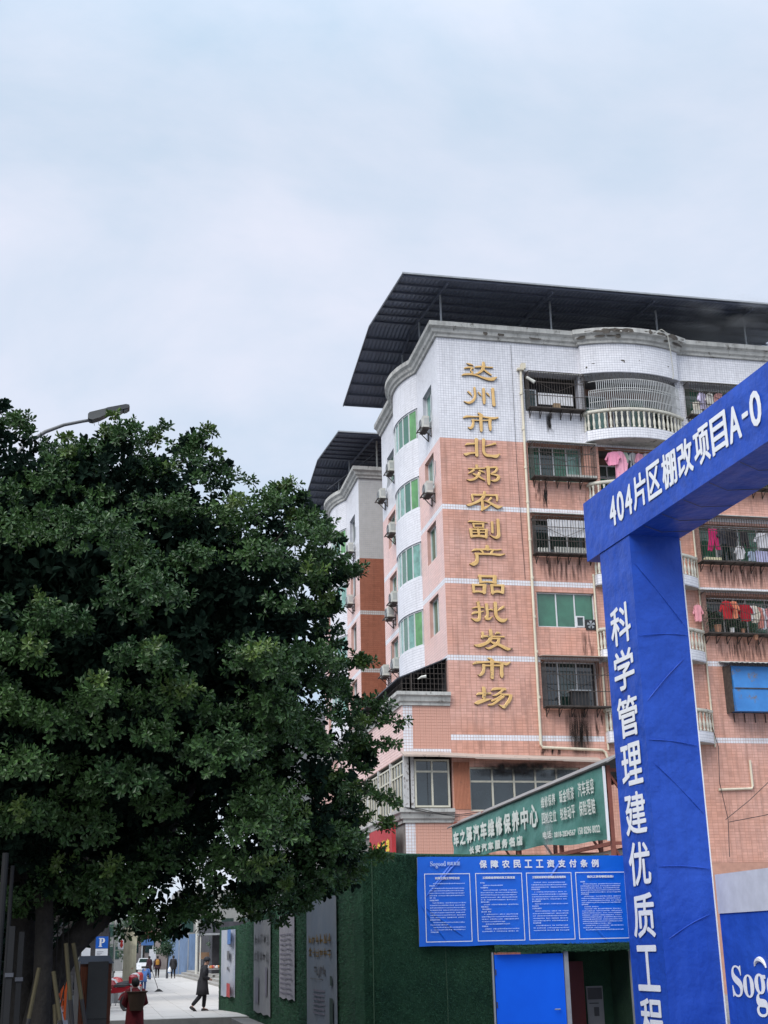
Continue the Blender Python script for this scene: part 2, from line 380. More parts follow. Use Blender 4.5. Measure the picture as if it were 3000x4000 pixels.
# ------------------------------------------------------------------ apartment building, main wing
YF, XS = 48.0, 12.8            # planes of the front wall and of the left side wall
ZW = 21.89                    # white tiles above, orange tiles below
ZC = 26.42                     # underside of the cornice
BANDS = [18.81, 15.73, 12.65, 9.57]        # white string courses (0.22 high)
def arc(p0, p1, sag, n, out):
    """points from p0 to p1 bulging by sag towards out (unit 2D)"""
    p0 = np.array(p0, float); p1 = np.array(p1, float); c = (p0 + p1) / 2; h = np.linalg.norm(p1 - p0) / 2
    rad = (h * h + sag * sag) / (2 * sag); o = np.array(out, float); cen = c - o * (rad - sag)
    half = math.asin(min(1, h / rad)); d = (p1 - p0) / (2 * h)
    return [tuple(cen + rad * (math.sin(t) * d + math.cos(t) * o)) for t in np.linspace(-half, half, n)]
class Curve:
    """arc-length surface over a 2D polyline, extruded in z; d is measured to the outer (left hand) side"""
    def __init__(s, pts):
        s.p = np.array(pts, float); e = np.diff(s.p, axis=0); s.l = np.linalg.norm(e, axis=1)
        s.c = np.concatenate([[0], np.cumsum(s.l)]); s.t = e / s.l[:, None]
        n = np.stack([s.t[:, 1], -s.t[:, 0]], 1)           # right hand normal
        vn = np.vstack([n[:1], (n[:-1] + n[1:]), n[-1:]]); s.vn = vn / np.linalg.norm(vn, axis=1)[:, None]
        s.L = s.c[-1]
    def at(s, a, z, d):
        a = np.asarray(a, float)
        x = np.interp(a, s.c, s.p[:, 0]); y = np.interp(a, s.c, s.p[:, 1])
        nx = np.interp(a, s.c, s.vn[:, 0]); ny = np.interp(a, s.c, s.vn[:, 1])
        return np.stack([x + nx * d, y + ny * d, z], -1)
def sweep(mb, pts, prof, close=False):
    """profile (out, z) swept along a polyline with mitred corners; out = right hand side of the path"""
    P = [np.array(p, float) for p in pts]; n = len(P); rings = []
    for i in range(n):
        ta = (P[i] - P[i - 1]) if i > 0 else (P[1] - P[0]); tb = (P[i + 1] - P[i]) if i < n - 1 else (P[i] - P[i - 1])
        ta /= np.linalg.norm(ta); tb /= np.linalg.norm(tb)
        na = np.array([ta[1], -ta[0]]); nb = np.array([tb[1], -tb[0]]); m_ = na + nb; m_ /= np.linalg.norm(m_)
        m_ /= max(.35, m_.dot(na)); rings.append([(P[i][0] + m_[0] * o, P[i][1] + m_[1] * o, z) for o, z in prof])
    k = len(prof); vs = [v for r in rings for v in r]
    fs = [(i * k + j, i * k + (j + 1) % k, (i + 1) * k + (j + 1) % k, (i + 1) * k + j) for i in range(n - 1) for j in range(k)]
    fs += [tuple(range(k)), tuple(range((n - 1) * k, n * k))[::-1]]
    mb.add(vs, fs)
CORN = [(0, ZC), (.10, ZC), (.12, ZC + .10), (.20, ZC + .16), (.24, ZC + .30), (.36, ZC + .38), (.36, ZC + .58), (0, ZC + .58)]

def wall_with_holes(mb, plane, c, a0, a1, z0, z1, holes, depth):
    for r in cut_rects(a0, a1, z0, z1, holes):
        if plane == 'y': mb.quad((r[0], c, r[2]), (r[1], c, r[2]), (r[1], c, r[3]), (r[0], c, r[3]))
        else: mb.quad((c, r[1], r[2]), (c, r[0], r[2]), (c, r[0], r[3]), (c, r[1], r[3]))
    for h in holes:                      # reveals
        f = (lambda a, d, z: (a, c + d, z)) if plane == 'y' else (lambda a, d, z: (c + d, a, z))
        A, B, C0, C1 = h
        mb.quad(f(A, 0, C0), f(A, depth, C0), f(A, depth, C1), f(A, 0, C1)); mb.quad(f(B, 0, C1), f(B, depth, C1), f(B, depth, C0), f(B, 0, C0))
        mb.quad(f(A, 0, C1), f(A, depth, C1), f(B, depth, C1), f(B, 0, C1)); mb.quad(f(A, 0, C0), f(B, 0, C0), f(B, depth, C0), f(A, depth, C0))

def window(parent, plane, c, a0, a1, z0, z1, fm, panes, depth=.25, tr=None, fw=.05, bulge=None):
    """sliding window set back by depth; panes = list of (width share, glass material); one object per pane"""
    f = (lambda a, d, z: (a, c + depth + d, z)) if plane == 'y' else (lambda a, d, z: (c + depth + d, a, z))
    fr = MB()
    def bx(mb, A, B, d0, d1, Z0, Z1):
        p = f(A, d0, Z0); q = f(B, d1, Z1)
        mb.box(min(p[0], q[0]), max(p[0], q[0]), min(p[1], q[1]), max(p[1], q[1]), Z0, Z1)
    bx(fr, a0, a1, -.03, .04, z0, z0 + fw); bx(fr, a0, a1, -.03, .04, z1 - fw, z1)
    bx(fr, a0, a0 + fw, -.029, .039, z0 + fw, z1 - fw); bx(fr, a1 - fw, a1, -.029, .039, z0 + fw, z1 - fw)
    zt = z1 - fw
    if tr: zt = z1 - tr; bx(fr, a0 + fw, a1 - fw, -.027, .037, zt - fw, zt)
    tot = sum(p[0] for p in panes); x = a0 + fw; W = a1 - a0 - 2 * fw; cuts = []
    for i, p in enumerate(panes):
        x2 = x + W * p[0] / tot; cuts.append((x, x2, p[1]))
        if i < len(panes) - 1: bx(fr, x2 - fw * .5, x2 + fw * .5, -.025, .035, z0 + fw, z1 - fw)
        x = x2
    w = fr.build('window', fm, parent)
    for i, (A, B, gm) in enumerate(cuts):
        g = MB(); dd = .004 * (i % 2)
        bx(g, A + .012, B - .012, .012 + dd, .018 + dd, z0 + fw, (zt - fw) if tr else zt); g.build('pane', gm, w)
        if tr: g = MB(); bx(g, A + .012, B - .012, .010 + dd, .016 + dd, zt, z1 - fw); g.build('pane', M['smoke_glass'] if gm in (M['smoke_glass'],) else M['dark_glass'], w)
    return w

main_b = thing('apartment_building', 'pink and white tiled apartment block with gilded writing down its corner wall', 'building', (20.4, 53.7, G))
# openings ------------------------------------------------------------
FH_L = [(16.55, 19.02, 23.3, 25.1), (16.55, 19.02, 20.28, 21.9), (16.55, 19.02, 17.05, 18.72), (16.55, 18.95, 14.03, 15.55), (16.55, 19.02, 10.9, 12.72)]
FH_B = [(19.22, 23.3, 22.5, 25.13)] + [(19.72, 22.9, b, t) for b, t in ((19.3, 21.9), (16.25, 18.75), (13.15, 15.7), (9.95, 12.6), (6.85, 9.5))]
FH_R = [(23.7, 27.5, 23.4, 25.1), (23.7, 27.5, 20.28, 21.9), (23.7, 27.5, 17.0, 18.72), (23.7, 27.5, 13.95, 15.65), (24.2, 27.5, 10.8, 12.6)]
FH_P = [(13.5, 17.9, 6.88, 8.62)]
FH = snap_holes(FH_L + FH_B + FH_R + FH_P, XS)
SH_N = [(49.0, 50.65, z, z + 1.56) for z in (23.2, 20.15, 17.13, 14.06)]
SH_F = [(56.48, 58.1, z, z + 1.56) for z in (23.2, 20.15, 17.13, 14.06)]
SH = snap_holes(SH_N + SH_F, YF)
Y_END, X_END = 59.35, 30.0
YB0, YB1 = 51.7, 55.8          # rounded bay on the side wall
mb = MB()
mb.cur = 0; wall_with_holes(mb, 'y', YF, XS, X_END, ZW, ZC + .3, [h for h in FH if h[2] > ZW], .45)
mb.cur = 1; wall_with_holes(mb, 'y', YF, XS, X_END, G, ZW, [h for h in FH if h[2] < ZW], .45)
mb.cur = 0; wall_with_holes(mb, 'x', XS, YF, YB0, ZW, ZC + .3, [h for h in SH if h[2] > ZW and h[1] < YB0], .4)
wall_with_holes(mb, 'x', XS, YB1, Y_END, ZW, ZC + .3, [h for h in SH if h[2] > ZW and h[0] > YB1], .4)
mb.cur = 2; wall_with_holes(mb, 'x', XS, YF, YB0, G, ZW, [h for h in SH if h[2] < ZW and h[1] < YB0], .4)
wall_with_holes(mb, 'x', XS, YB1, Y_END, G, ZW, [h for h in SH if h[2] < ZW and h[0] > YB1], .4)
mb.cur = 1; mb.quad((XS, Y_END, G), (X_END, Y_END, G), (X_END, Y_END, ZC + .3), (XS, Y_END, ZC + .3)); mb.quad((X_END, YF, G), (X_END, Y_END, G), (X_END, Y_END, ZC + .3), (X_END, YF, ZC + .3))
mb.cur = 3; mb.quad((XS + .05, YF + .05, ZC + .25), (X_END, YF + .05, ZC + .25), (X_END, Y_END - .05, ZC + .25), (XS + .05, Y_END - .05, ZC + .25))
mb.build('wall', [M['white_grout'], M['orange_grout'], M['pink_grout'], M['concrete']], main_b)

# interior backdrops behind the openings
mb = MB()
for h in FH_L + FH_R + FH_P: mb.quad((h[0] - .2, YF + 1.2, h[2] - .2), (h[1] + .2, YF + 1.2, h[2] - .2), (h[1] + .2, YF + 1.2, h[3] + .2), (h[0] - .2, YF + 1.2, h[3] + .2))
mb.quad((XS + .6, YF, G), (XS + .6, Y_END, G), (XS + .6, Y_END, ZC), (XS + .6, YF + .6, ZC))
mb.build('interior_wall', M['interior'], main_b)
# loggias: back wall, side walls, ceiling and floor of each balcony
mb = MB()
for i, h in enumerate(FH_B):
    a0, a1, b, t = snap_holes([h], XS)[0]
    mb.cur = 1; mb.quad((a0, YF + 1.3, b), (a1, YF + 1.3, b), (a1, YF + 1.3, t), (a0, YF + 1.3, t))
    mb.cur = 0 if i == 0 else 1
    mb.quad((a0, YF + .45, b), (a0, YF + 1.3, b), (a0, YF + 1.3, t), (a0, YF + .45, t)); mb.quad((a1, YF + .45, b), (a1, YF + .45, t), (a1, YF + 1.3, t), (a1, YF + 1.3, b))
    mb.cur = 2; mb.quad((a0, YF + .45, t), (a0, YF + 1.3, t), (a1, YF + 1.3, t), (a1, YF + .45, t)); mb.quad((a0, YF + .45, b), (a1, YF + .45, b), (a1, YF + 1.3, b), (a0, YF + 1.3, b))
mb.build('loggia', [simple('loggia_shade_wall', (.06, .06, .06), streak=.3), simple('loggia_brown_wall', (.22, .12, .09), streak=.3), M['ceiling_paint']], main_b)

# bay on the side, in plan
bay_pts = arc((XS, YB1), (XS, YB0), .52, 25, (-1, 0)); bay_pts = [(x, y) for x, y in bay_pts]
BAY_W = [(23.28, 24.75), (20.14, 21.6), (17.1, 18.6), (14.08, 15.6)]
BAY_W = [(sn(a, 0, TH), sn(b, 0, TH)) for a, b in BAY_W]
bc = Curve([(x, y) for x, y in bay_pts])          # runs from far to near: right hand = -X side?
tst = bc.at([bc.L / 2], [0.], [.5])[0]
if tst[0] > XS - .6: bc.vn = -bc.vn
def bay_wall(parent, curve, zs, m, dY=0):
    mb = MB(); z_lo = 12.8; prev = z_lo
    def band(z0, z1):
        for i in range(len(curve.p) - 1):
            a, b = curve.p[i], curve.p[i + 1]; mb.quad((a[0], a[1], z0), (b[0], b[1], z0), (b[0], b[1], z1), (a[0], a[1], z1))
    for z0, z1 in sorted(zs): band(prev, z0); prev = z1
    band(prev, ZC + .3)
    for z in [z_lo] + [q for w_ in zs for q in w_]:
        mb.add([(x, y, z) for x, y in curve.p], [tuple(range(len(curve.p)))])
    mb.build('bay_wall', m, parent)
bay_wall(main_b, bc, BAY_W, M['white_grout'])

def bay_windows(parent, curve, zs, seed):
    r = random.Random(seed)
    for z0, z1 in zs:
        fr = MB(); np_ = 7; inset = -.06
        A = np.linspace(.12, curve.L - .12, np_ + 1)
        def pnt(a, z, d): return tuple(curve.at([a], [z], [d])[0])
        for k in range(np_ + 1): fr.bar(pnt(A[k], z0, inset), pnt(A[k], z1, inset), .06, .06)
        for k in range(np_):
            for z in (z0 + .03, z1 - .03): fr.bar(pnt(A[k], z, inset), pnt(A[k + 1], z, inset), .05, .06)
        w = fr.build('bay_window', M['alu'], parent)
        for k in range(np_):
            g = MB(); g.quad(pnt(A[k], z0, inset), pnt(A[k + 1], z0, inset), pnt(A[k + 1], z1, inset), pnt(A[k], z1, inset))
            gm = M['mint_glass'] if k < np_ - 3 or r.random() > .6 else M['lime_glass'] if k == np_ - 1 and r.random() > .5 else M['green_glass']
            g.build('pane', gm, w)
bay_windows(main_b, bc, BAY_W, 3)

# cornice with front bay bump and side bay
FB0, FB1 = 19.05, 23.5
fb_pts = [(FB0, YF), (FB0, YF - .22)] + arc((FB0, YF - .22), (FB1, YF - .22), .5, 17, (0, -1))[1:-1] + [(FB1, YF - .22), (FB1, YF)]
path = [(XS, Y_END)] + [tuple(p) for p in bc.p] + [(XS, YF)] + fb_pts + [(X_END, YF)]
mb = MB(); sweep(mb, path, [(-o, z) if False else (o, z) for o, z in CORN])
cn = mb.build('cornice', M['concrete'], main_b)
# upper bay of the front: tiled parapet
fbc = Curve(fb_pts)
if fbc.at([fbc.L / 2], [0.], [.5])[0][1] > YF - .7: fbc.vn = -fbc.vn
def curve_band(mb, c, z0, z1, d=0.):
    q = c.at(c.c, np.full(len(c.c), z0), np.full(len(c.c), d)); q2 = q.copy(); q2[:, 2] = z1
    for i in range(len(q) - 1): mb.quad(tuple(q[i]), tuple(q[i + 1]), tuple(q2[i + 1]), tuple(q2[i]))
ZB = 25.08
mb = MB(); curve_band(mb, fbc, ZB, ZC + .1)
pl = [tuple(p) for p in fbc.p]
mb.add([(x, y, ZB) for x, y in pl], [tuple(range(len(pl)))])
mb.build('front_bay', M['white_grout'], main_b)

# weathered, broken patches of render along the cornice
rp_ = random.Random(17); chipm = simple('broken_render', (.085, .075, .065), .95, var=.4, scale=6)
_c = Curve([(XS, YF)] + fb_pts + [(X_END, YF)])
if _c.at([1.], [0.], [.5])[0][1] > YF: _c.vn = -_c.vn
for k in range(34):
    a = rp_.uniform(.3, 16) if k < 14 else rp_.uniform(6.4, 11.4); w = rp_.uniform(.08, .34); hh = rp_.uniform(.05, .17); z = rp_.choice((26.83, 26.88, 26.86, 26.66)); d_ = .364 if z > 26.8 else .262
    n_ = 9; pts = [tuple(_c.at([a + w * math.cos(t) * rp_.uniform(.6, 1.1)], [z + hh * math.sin(t) * rp_.uniform(.5, 1.)], [d_ + .002 * (k % 3)])[0]) for t in np.linspace(0, 2 * math.pi, n_, endpoint=False)]
    q = MB(); q.add(pts, [tuple(range(n_))]); q.build('broken_render', chipm, cn)
for a, z, w, hh in ((5.2 - 4.75, 25.35, .05, .05), (2.0, 25.62, .11, .05), (2.06, 25.56, .04, .06), (2.75, 25.66, .03, .03), (.75, 25.5, .10, .02), (4.2, 25.6, .05, .03)):
    pts = [tuple(fbc.at([a + w * math.cos(t) * rp_.uniform(.6, 1.1)], [z + hh * math.sin(t) * rp_.uniform(.5, 1.)], [.012])[0]) for t in np.linspace(0, 2 * math.pi, 7, endpoint=False)]
    q = MB(); q.add(pts, [tuple(range(7))]); q.build('missing_tile', chipm, main_b)
# tiles ------------------------------------------------------------------
def put_tiles(parent, T, surf, m, name='tiling'):
    V, F = tiles_to_mesh(T, surf); np_mesh(name, V, F, m, parent, world_offset(parent), 'stuff')
band_holes = [(XS - 1, X_END, b, b + .22) for b in BANDS]
BH2 = [(19.05, 23.5, b, b + .22) for b in BANDS]
frontW = tile_boxes(XS + .0, X_END - 2, ZW, ZC, TH, TH, [h for h in FH if h[2] > ZW] + [(19.05, 23.5, 25.0, 26.6)], base=XS)
bandT = np.vstack([tile_boxes(XS, X_END - 2, b, b + .22, TH, TH, FH, base=XS) for b in BANDS])
bandT = bandT[~((bandT[:, 0] > 19.0) & (bandT[:, 0] < 23.5))]
put_tiles(main_b, np.vstack([frontW, bandT]), front_surf(YF), M['white_tile'])
frontO = tile_boxes(XS, X_END - 2, 5.0, ZW, .22, TH, FH + [(XS - 1, 19.05, b, b + .22) for b in BANDS] + [(23.5, X_END, b, b + .22) for b in BANDS], base=XS)
put_tiles(main_b, frontO, front_surf(YF), M['orange_tile'])
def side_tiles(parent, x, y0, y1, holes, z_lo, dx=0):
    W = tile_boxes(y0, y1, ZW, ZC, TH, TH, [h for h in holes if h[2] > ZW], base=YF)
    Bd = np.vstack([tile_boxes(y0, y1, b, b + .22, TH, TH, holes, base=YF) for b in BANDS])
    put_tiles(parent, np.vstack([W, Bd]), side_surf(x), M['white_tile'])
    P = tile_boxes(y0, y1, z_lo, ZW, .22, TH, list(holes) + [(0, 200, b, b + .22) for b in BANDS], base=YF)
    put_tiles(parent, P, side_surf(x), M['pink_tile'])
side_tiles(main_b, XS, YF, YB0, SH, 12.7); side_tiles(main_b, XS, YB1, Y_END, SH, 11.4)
bayT = tile_boxes(0, bc.L, 12.85, ZC, TH, TH, [(0, 99, a, b) for a, b in BAY_W])
put_tiles(main_b, bayT, bc.at, M['white_tile'])
fbT = tile_boxes(0, fbc.L, ZB + .02, ZC, TH, TH, [])
put_tiles(main_b, fbT, fbc.at, M['white_tile'])

# podium -----------------------------------------------------------------
PX = 10.95; PZ1, PZ0 = 10.9, 6.55
mb = MB(); mb.cur = 0
mb.quad((PX, YF, 9.0), (XS, YF, 9.0), (XS, YF, PZ1), (PX, YF, PZ1)); mb.quad((PX, YF, G), (XS, YF, G), (XS, YF, PZ0), (PX, YF, PZ0))
mb.cur = 1; mb.quad((PX, 70, 9.0), (PX, YF, 9.0), (PX, YF, PZ1), (PX, 70, PZ1))
mb.cur = 2; mb.quad((PX, 70, G), (PX, YF, G), (PX, YF, PZ0), (PX, 70, PZ0))
mb.cur = 2; mb.quad((PX - .1, 70, PZ1 + .48), (PX - .1, YF - .1, PZ1 + .48), (XS, YF - .1, PZ1 + .48), (XS, 70, PZ1 + .48))
mb.quad((PX, YF + .02, 9.0), (XS, YF + .02, 9.0), (XS, 70, 9.0), (PX, 70, 9.0)); mb.quad((PX, YF + .02, 7.03), (XS, YF + .02, 7.03), (XS, 70, 7.03), (PX, 70, 7.03))
mb.cur = 3; mb.quad((PX + .9, YF + .02, 7.0), (PX + .9, 70, 7.0), (PX + .9, 70, 9.0), (PX + .9, YF + .02, 9.0))
mb.build('podium_wall', [M['orange_grout'], M['pink_grout'], M['dark_concrete'], M['interior']], main_b)
PC = [(0, -.03), (.07, -.03), (.07, .07), (.14, .12), (.17, .28), (.25, .34), (.25, .47), (0, .47)]
for zb in (PZ1, PZ0):
    mb = MB(); sweep(mb, [(PX, 70), (PX, YF), (XS, YF), (XS, YF + .3)][:3], [(o, z + zb) for o, z in PC])
    mb.build('cornice', M['concrete'], main_b)
pil_holes = []
TP = tile_boxes(PX, PX + .38, 9.03, PZ1 - .03, TH, TH, [], base=PX); TB = tile_boxes(PX + .38, XS, 9.02, 9.24, TH, TH, [], base=PX)
TPb = tile_boxes(PX, PX + .38, 3.0, PZ0 - .03, TH, TH, [], base=PX)
put_tiles(main_b, np.vstack([TP, TB, TPb]), front_surf(YF), M['white_tile'])
TO = tile_boxes(PX + .38, XS, 9.24, PZ1 - .03, .22, TH, [], base=PX)
# the nearest tiles are separate pieces
tsrc = {}
def single_tiles(parent, T, y, m):
    for a0, a1, z0, z1 in T:
        key = (round(a1 - a0, 3), round(z1 - z0, 3), m.name)
        if key not in tsrc:
            t = MB(); w, h = a1 - a0, z1 - z0
            t.add([(0, .001, 0), (w, .001, 0), (w, .001, h), (0, .001, h), (.002, -.007, .002), (w - .002, -.007, .002), (w - .002, -.007, h - .002), (.002, -.007, h - .002)],
                  [(4, 5, 6, 7), (0, 1, 5, 4), (1, 2, 6, 5), (2, 3, 7, 6), (3, 0, 4, 7)])
            tsrc[key] = t.mesh('tile', m)
        o = bpy.data.objects.new('tile', tsrc[key]); col.objects.link(o); o.parent = parent
        o.location = Vector((a0, y, z0)) - world_offset(parent)
TOb = tile_boxes(PX + .38, XS, 4.3, PZ0 - .03, .22, TH, [], base=PX)
single_tiles(main_b, TO, YF, M['orange_tile']); single_tiles(main_b, TOb[-(300 - len(TO)):] if len(TOb) > 300 - len(TO) else TOb, YF, M['orange_tile'])
rest = TOb[:-(300 - len(TO))] if len(TOb) > 300 - len(TO) else TOb[:0]
if len(rest): put_tiles(main_b, rest, front_surf(YF), M['orange_tile'])
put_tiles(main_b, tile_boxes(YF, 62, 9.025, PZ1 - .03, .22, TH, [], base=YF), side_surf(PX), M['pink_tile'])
# podium windows, front and side
window(main_b, 'y', YF, 11.35, 12.70, 7.08, 8.85, M['cream_frame'], [(1, M['smoke_glass']), (1, M['smoke_glass'])], .05, tr=.42, fw=.07)
mb = MB(); mb.box(PX, PX + .18, YF, YF + .18, 7.03, 9.0); mb.box(PX + .26, PX + .38, YF + .01, YF + .13, 7.03, 9.0)
mb.build('pillar', M['dark_concrete'] if False else simple('peeling_white', (.5, .5, .5), dirt=((.14, .12, .11), 6, .52)), main_b)
for k in range(5):
    y0 = YF + .25 + k * 2.3
    window(main_b, 'x', PX, y0, y0 + 2.1, 7.08, 8.85, M['cream_frame'], [(1, M['smoke_glass'])] * 4, .05, tr=.5, fw=.06)
    mb = MB(); mb.box(PX - .02, PX + .16, y0 + 2.1, y0 + 2.3, 7.03, 9.0); mb.build('pillar', M['white_grout'] if False else M['peeling_white'], main_b)
# right podium window, corrugated wall panel between
window(main_b, 'y', YF, FH[-1][0], FH[-1][1], FH[-1][2], FH[-1][3], M['cream_frame'], [(1, M['smoke_glass'])] * 5, .12, tr=.5, fw=.07)
mb = MB(); nx = 24
for i in range(nx):
    x0 = 12.84 + i * .64 / nx; x1 = 12.84 + (i + 1) * .64 / nx; d0 = .02 + .02 * (i % 2); d1 = .02 + .02 * ((i + 1) % 2)
    mb.quad((x0, YF - d0, 7.0), (x1, YF - d1, 7.0), (x1, YF - d1, 8.75), (x0, YF - d0, 8.75))
mb.build('corrugated_panel', simple('orange_sheet', (.42, .17, .10), dirt=((.15, .08, .06), 5, .6)), main_b)
# long brown awning over the podium windows
mb = MB()
segs = [(10.82, 8.99), (12.2, 8.99), (13.55, 8.93), (15.2, 8.90), (17.0, 8.86), (18.6, 8.83)]
for i in range(len(segs) - 1):
    (x0, z0), (x1, z1) = segs[i], segs[i + 1]
    mb.add([(x0, YF - .01, z0 + .14), (x1, YF - .01, z1 + .14), (x1, YF - .62, z1 - .06), (x0, YF - .62, z0 - .06), (x0, YF - .01, z0 + .12), (x1, YF - .01, z1 + .12), (x1, YF - .62, z1 - .13 + .02 * (i % 2)), (x0, YF - .62, z0 - .13)],
           [(0, 1, 2, 3), (7, 6, 5, 4), (3, 2, 6, 7), (0, 3, 7, 4), (1, 5, 6, 2)])
mb.build('awning', simple('tan_sheet', (.42, .34, .29), dirt=((.12, .09, .07), 3, .58)), main_b)

# caged terrace on the podium, below the side wall
mb = MB()
mb.cur = 0; mb.add([(XS, YF + .15, 12.78), (XS, 59.4, 12.78), (PX - .15, 59.4, 11.95), (PX - .15, YF + .15, 11.95), (XS, YF + .15, 12.74), (XS, 59.4, 12.74), (PX - .15, 59.4, 11.90), (PX - .15, YF + .15, 11.90)],
                    [(0, 3, 2, 1), (4, 5, 6, 7), (0, 4, 7, 3), (3, 7, 6, 2)])
mb.build('terrace_roof', M['steel_dark'], main_b)
mb = MB()
def zr(x): return 11.92 + (x - PX + .15) / (XS - PX + .15) * .84
for i in range(12):
    x = PX + .05 + i * (XS - PX - .1) / 11; mb.bar((x, YF + .2, 11.37), (x, YF + .2, zr(x)), .018)
for z in (11.55, 11.75, 11.95, 12.15, 12.35, 12.55):
    xa = max(PX + .05, PX - .15 + (z - 11.92) / .84 * (XS - PX + .15)); mb.bar((xa, YF + .2, z), (XS - .05, YF + .2, z), .016)
for i in range(45):
    y = YF + .25 + i * .25; mb.bar((PX + .02, y, 11.37), (PX + .02, y, 11.93), .018)
for z in (11.5, 11.75): mb.bar((PX + .02, YF + .2, z), (PX + .02, 59.3, z), .016)
mb.bar((11.35, YF + .12, 11.3), (11.35, YF + .12, 12.15), .04)
mb.build('terrace_cage', M['rust_black'], main_b)
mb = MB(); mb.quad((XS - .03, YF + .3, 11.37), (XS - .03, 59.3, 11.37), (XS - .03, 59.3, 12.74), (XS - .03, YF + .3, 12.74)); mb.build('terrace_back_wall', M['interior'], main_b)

# side wall windows
gl = [M['green_glass'], M['dark_glass'], M['lime_glass'], M['mint_glass']]
for i, h in enumerate(h for h in SH if h[1] < YB0):
    window(main_b, 'x', XS, h[0], h[1], h[2], h[3], M['alu'], [(1, M['green_glass']), (1, M['mint_glass' if i in (0, 1) else 'green_glass'])], .17)
for i, h in enumerate(h for h in SH if h[0] > YB1):
    window(main_b, 'x', XS, h[0], h[1], h[2], h[3], M['alu'], [(1, M['dark_glass'] if i != 3 else M['mint_glass']), (1, M['green_glass'] if i != 3 else M['mint_glass'])], .17)

# front windows in the left column
HL = snap_holes(FH_L, XS)
def mid_window(h, gm, dep=.32, n=3, **k): return window(main_b, 'y', YF, h[0], h[1], h[2], h[3], M['alu'], [(1, g) for g in gm], dep, **k)
window(main_b, 'y', YF, HL[0][0] + .05, HL[0][0] + .65, HL[0][2] + .1, HL[0][3] - .6, M['alu'], [(1, M['dark_glass'])], .42)
mid_window(HL[1], [M['green_glass'], M['dark_glass'], M['green_glass'], M['mint_glass']], .42)
w5 = mid_window(HL[3], [M['green_glass'], M['green_glass'], M['green_glass']], .12)
window(main_b, 'y', YF, HL[3][1] - .8, HL[3][1] - .45, HL[3][2] + .05, HL[3][2] + .5, M['alu'], [(1, M['dark_glass'])], .10)
mid_window(HL[4], [M['smoke_glass'], M['dark_glass'], M['smoke_glass']], .42)
mid_window(HL[2], [M['dark_glass'], M['dark_glass'], M['dark_glass']], .44)
# white open shutter seen through the top cage
mb = MB(); mb.box(17.25, 18.8, YF + .30, YF + .33, 23.80, 24.32)
mb.build('bright_opening', simple('white_sheet_panel', (.80, .80, .82)), main_b)
# right column windows
for i, h in enumerate(snap_holes(FH_R, XS)):
    window(main_b, 'y', YF, h[0], h[1], h[2], h[3], M['alu'], [(1, M['green_glass' if i in (0, 2) else 'dark_glass']), (1.2, M['dark_glass']), (1, M['green_glass']), (1, M['dark_glass'])], .43)

# cages ----------------------------------------------------------------
def cage(parent, x0, x1, z0, z1, m, dep=.5, pitch=.11, shelf=True, name='window_cage', br=6, braces=True):
    mb = MB(); Y = YF - dep; n = int((x1 - x0) / pitch)
    for i in range(n + 1):
        x = x0 + (x1 - x0) * i / n; mb.bar((x, Y, z0), (x, Y, z1), .016)
    for z in (z0, z0 + (z1 - z0) * .33, z0 + (z1 - z0) * .7, z1): mb.bar((x0, Y, z), (x1, Y, z), .026)
    for x in (x0, x1):
        for i in range(5): y = YF - dep * i / 5; mb.bar((x, y, z0), (x, y, z1), .016)
        for z in (z0, z1): mb.bar((x, YF, z), (x, Y, z), .03)
    if braces: mb.bar((x0, Y + .02, z1 - .3), ((x0 + x1) / 2, Y + .02, z0 + (z1 - z0) * .45), .016); mb.bar((x1, Y + .02, z1 - .3), ((x0 + x1) / 2, Y + .02, z0 + (z1 - z0) * .45), .016)
    c = mb.build(name, m, parent)
    if shelf:
        s = MB()
        for i in range(7): y = YF - .04 - i * (dep - .04) / 6.5; s.box(x0, x1, y - .05, y, z0 - .035, z0 - .01)
        s.build('shelf', M['rust_black'], c)
        for i in range(br):
            b = MB(); x = x0 + .1 + (x1 - x0 - .2) * i / (br - 1); b.bar((x, YF, z0 - .05), (x, Y + .05, z0 - .05), .03); b.bar((x, YF - .02, z0 - .35), (x, YF - .02, z0 - .05), .03); b.bar((x, YF - .02, z0 - .33), (x, Y + .08, z0 - .06), .022); b.build('bracket', M['rust_black'], c)
    return c
cage(main_b, 16.6, 19.05, 23.34, 24.95, M['rust_black'], .45)
cage(main_b, 16.6, 19.3, 20.28, 21.75, M['rust_black'], .5)
cage(main_b, 16.5, 19.0, 17.02, 18.55, M['rust_black'], .5, braces=True)
cage(main_b, 16.55, 19.35, 10.86, 12.6, M['rust_black'], .55, pitch=.14)
cage(main_b, 23.75, 27.4, 23.45, 24.95, M['rust_black'], .5, br=9)
cage(main_b, 23.75, 27.4, 20.28, 21.75, M['rust_black'], .5, br=9)
cage(main_b, 23.6, 27.4, 16.95, 18.8, M['rust_black'], .55, br=9)
cage(main_b, 23.52, 27.4, 13.92, 15.62, M['rust_black'], .6, br=9)
# hoods over the cages
for (x0, x1, z, d) in ((16.5, 19.45, 21.92, .35), (16.45, 19.1, 18.80, .35), (16.45, 19.55, 12.86, .62), (23.6, 27.8, 19.03, .45), (23.45, 27.8, 15.78, .5), (23.6, 27.8, 25.12, .3), (16.5, 19.4, 25.1, .2)):
    mb = MB(); mb.add([(x0, YF, z + .05), (x1, YF, z + .05), (x1, YF - d, z - .04), (x0, YF - d, z - .04), (x0, YF, z + .03), (x1, YF, z + .03), (x1, YF - d, z - .07), (x0, YF - d, z - .07)],
                      [(0, 1, 2, 3), (7, 6, 5, 4), (3, 2, 6, 7), (0, 3, 7, 4), (1, 5, 6, 2)])
    mb.build('hood', M['concrete'] if z > 13 else M['tan_sheet'], main_b)

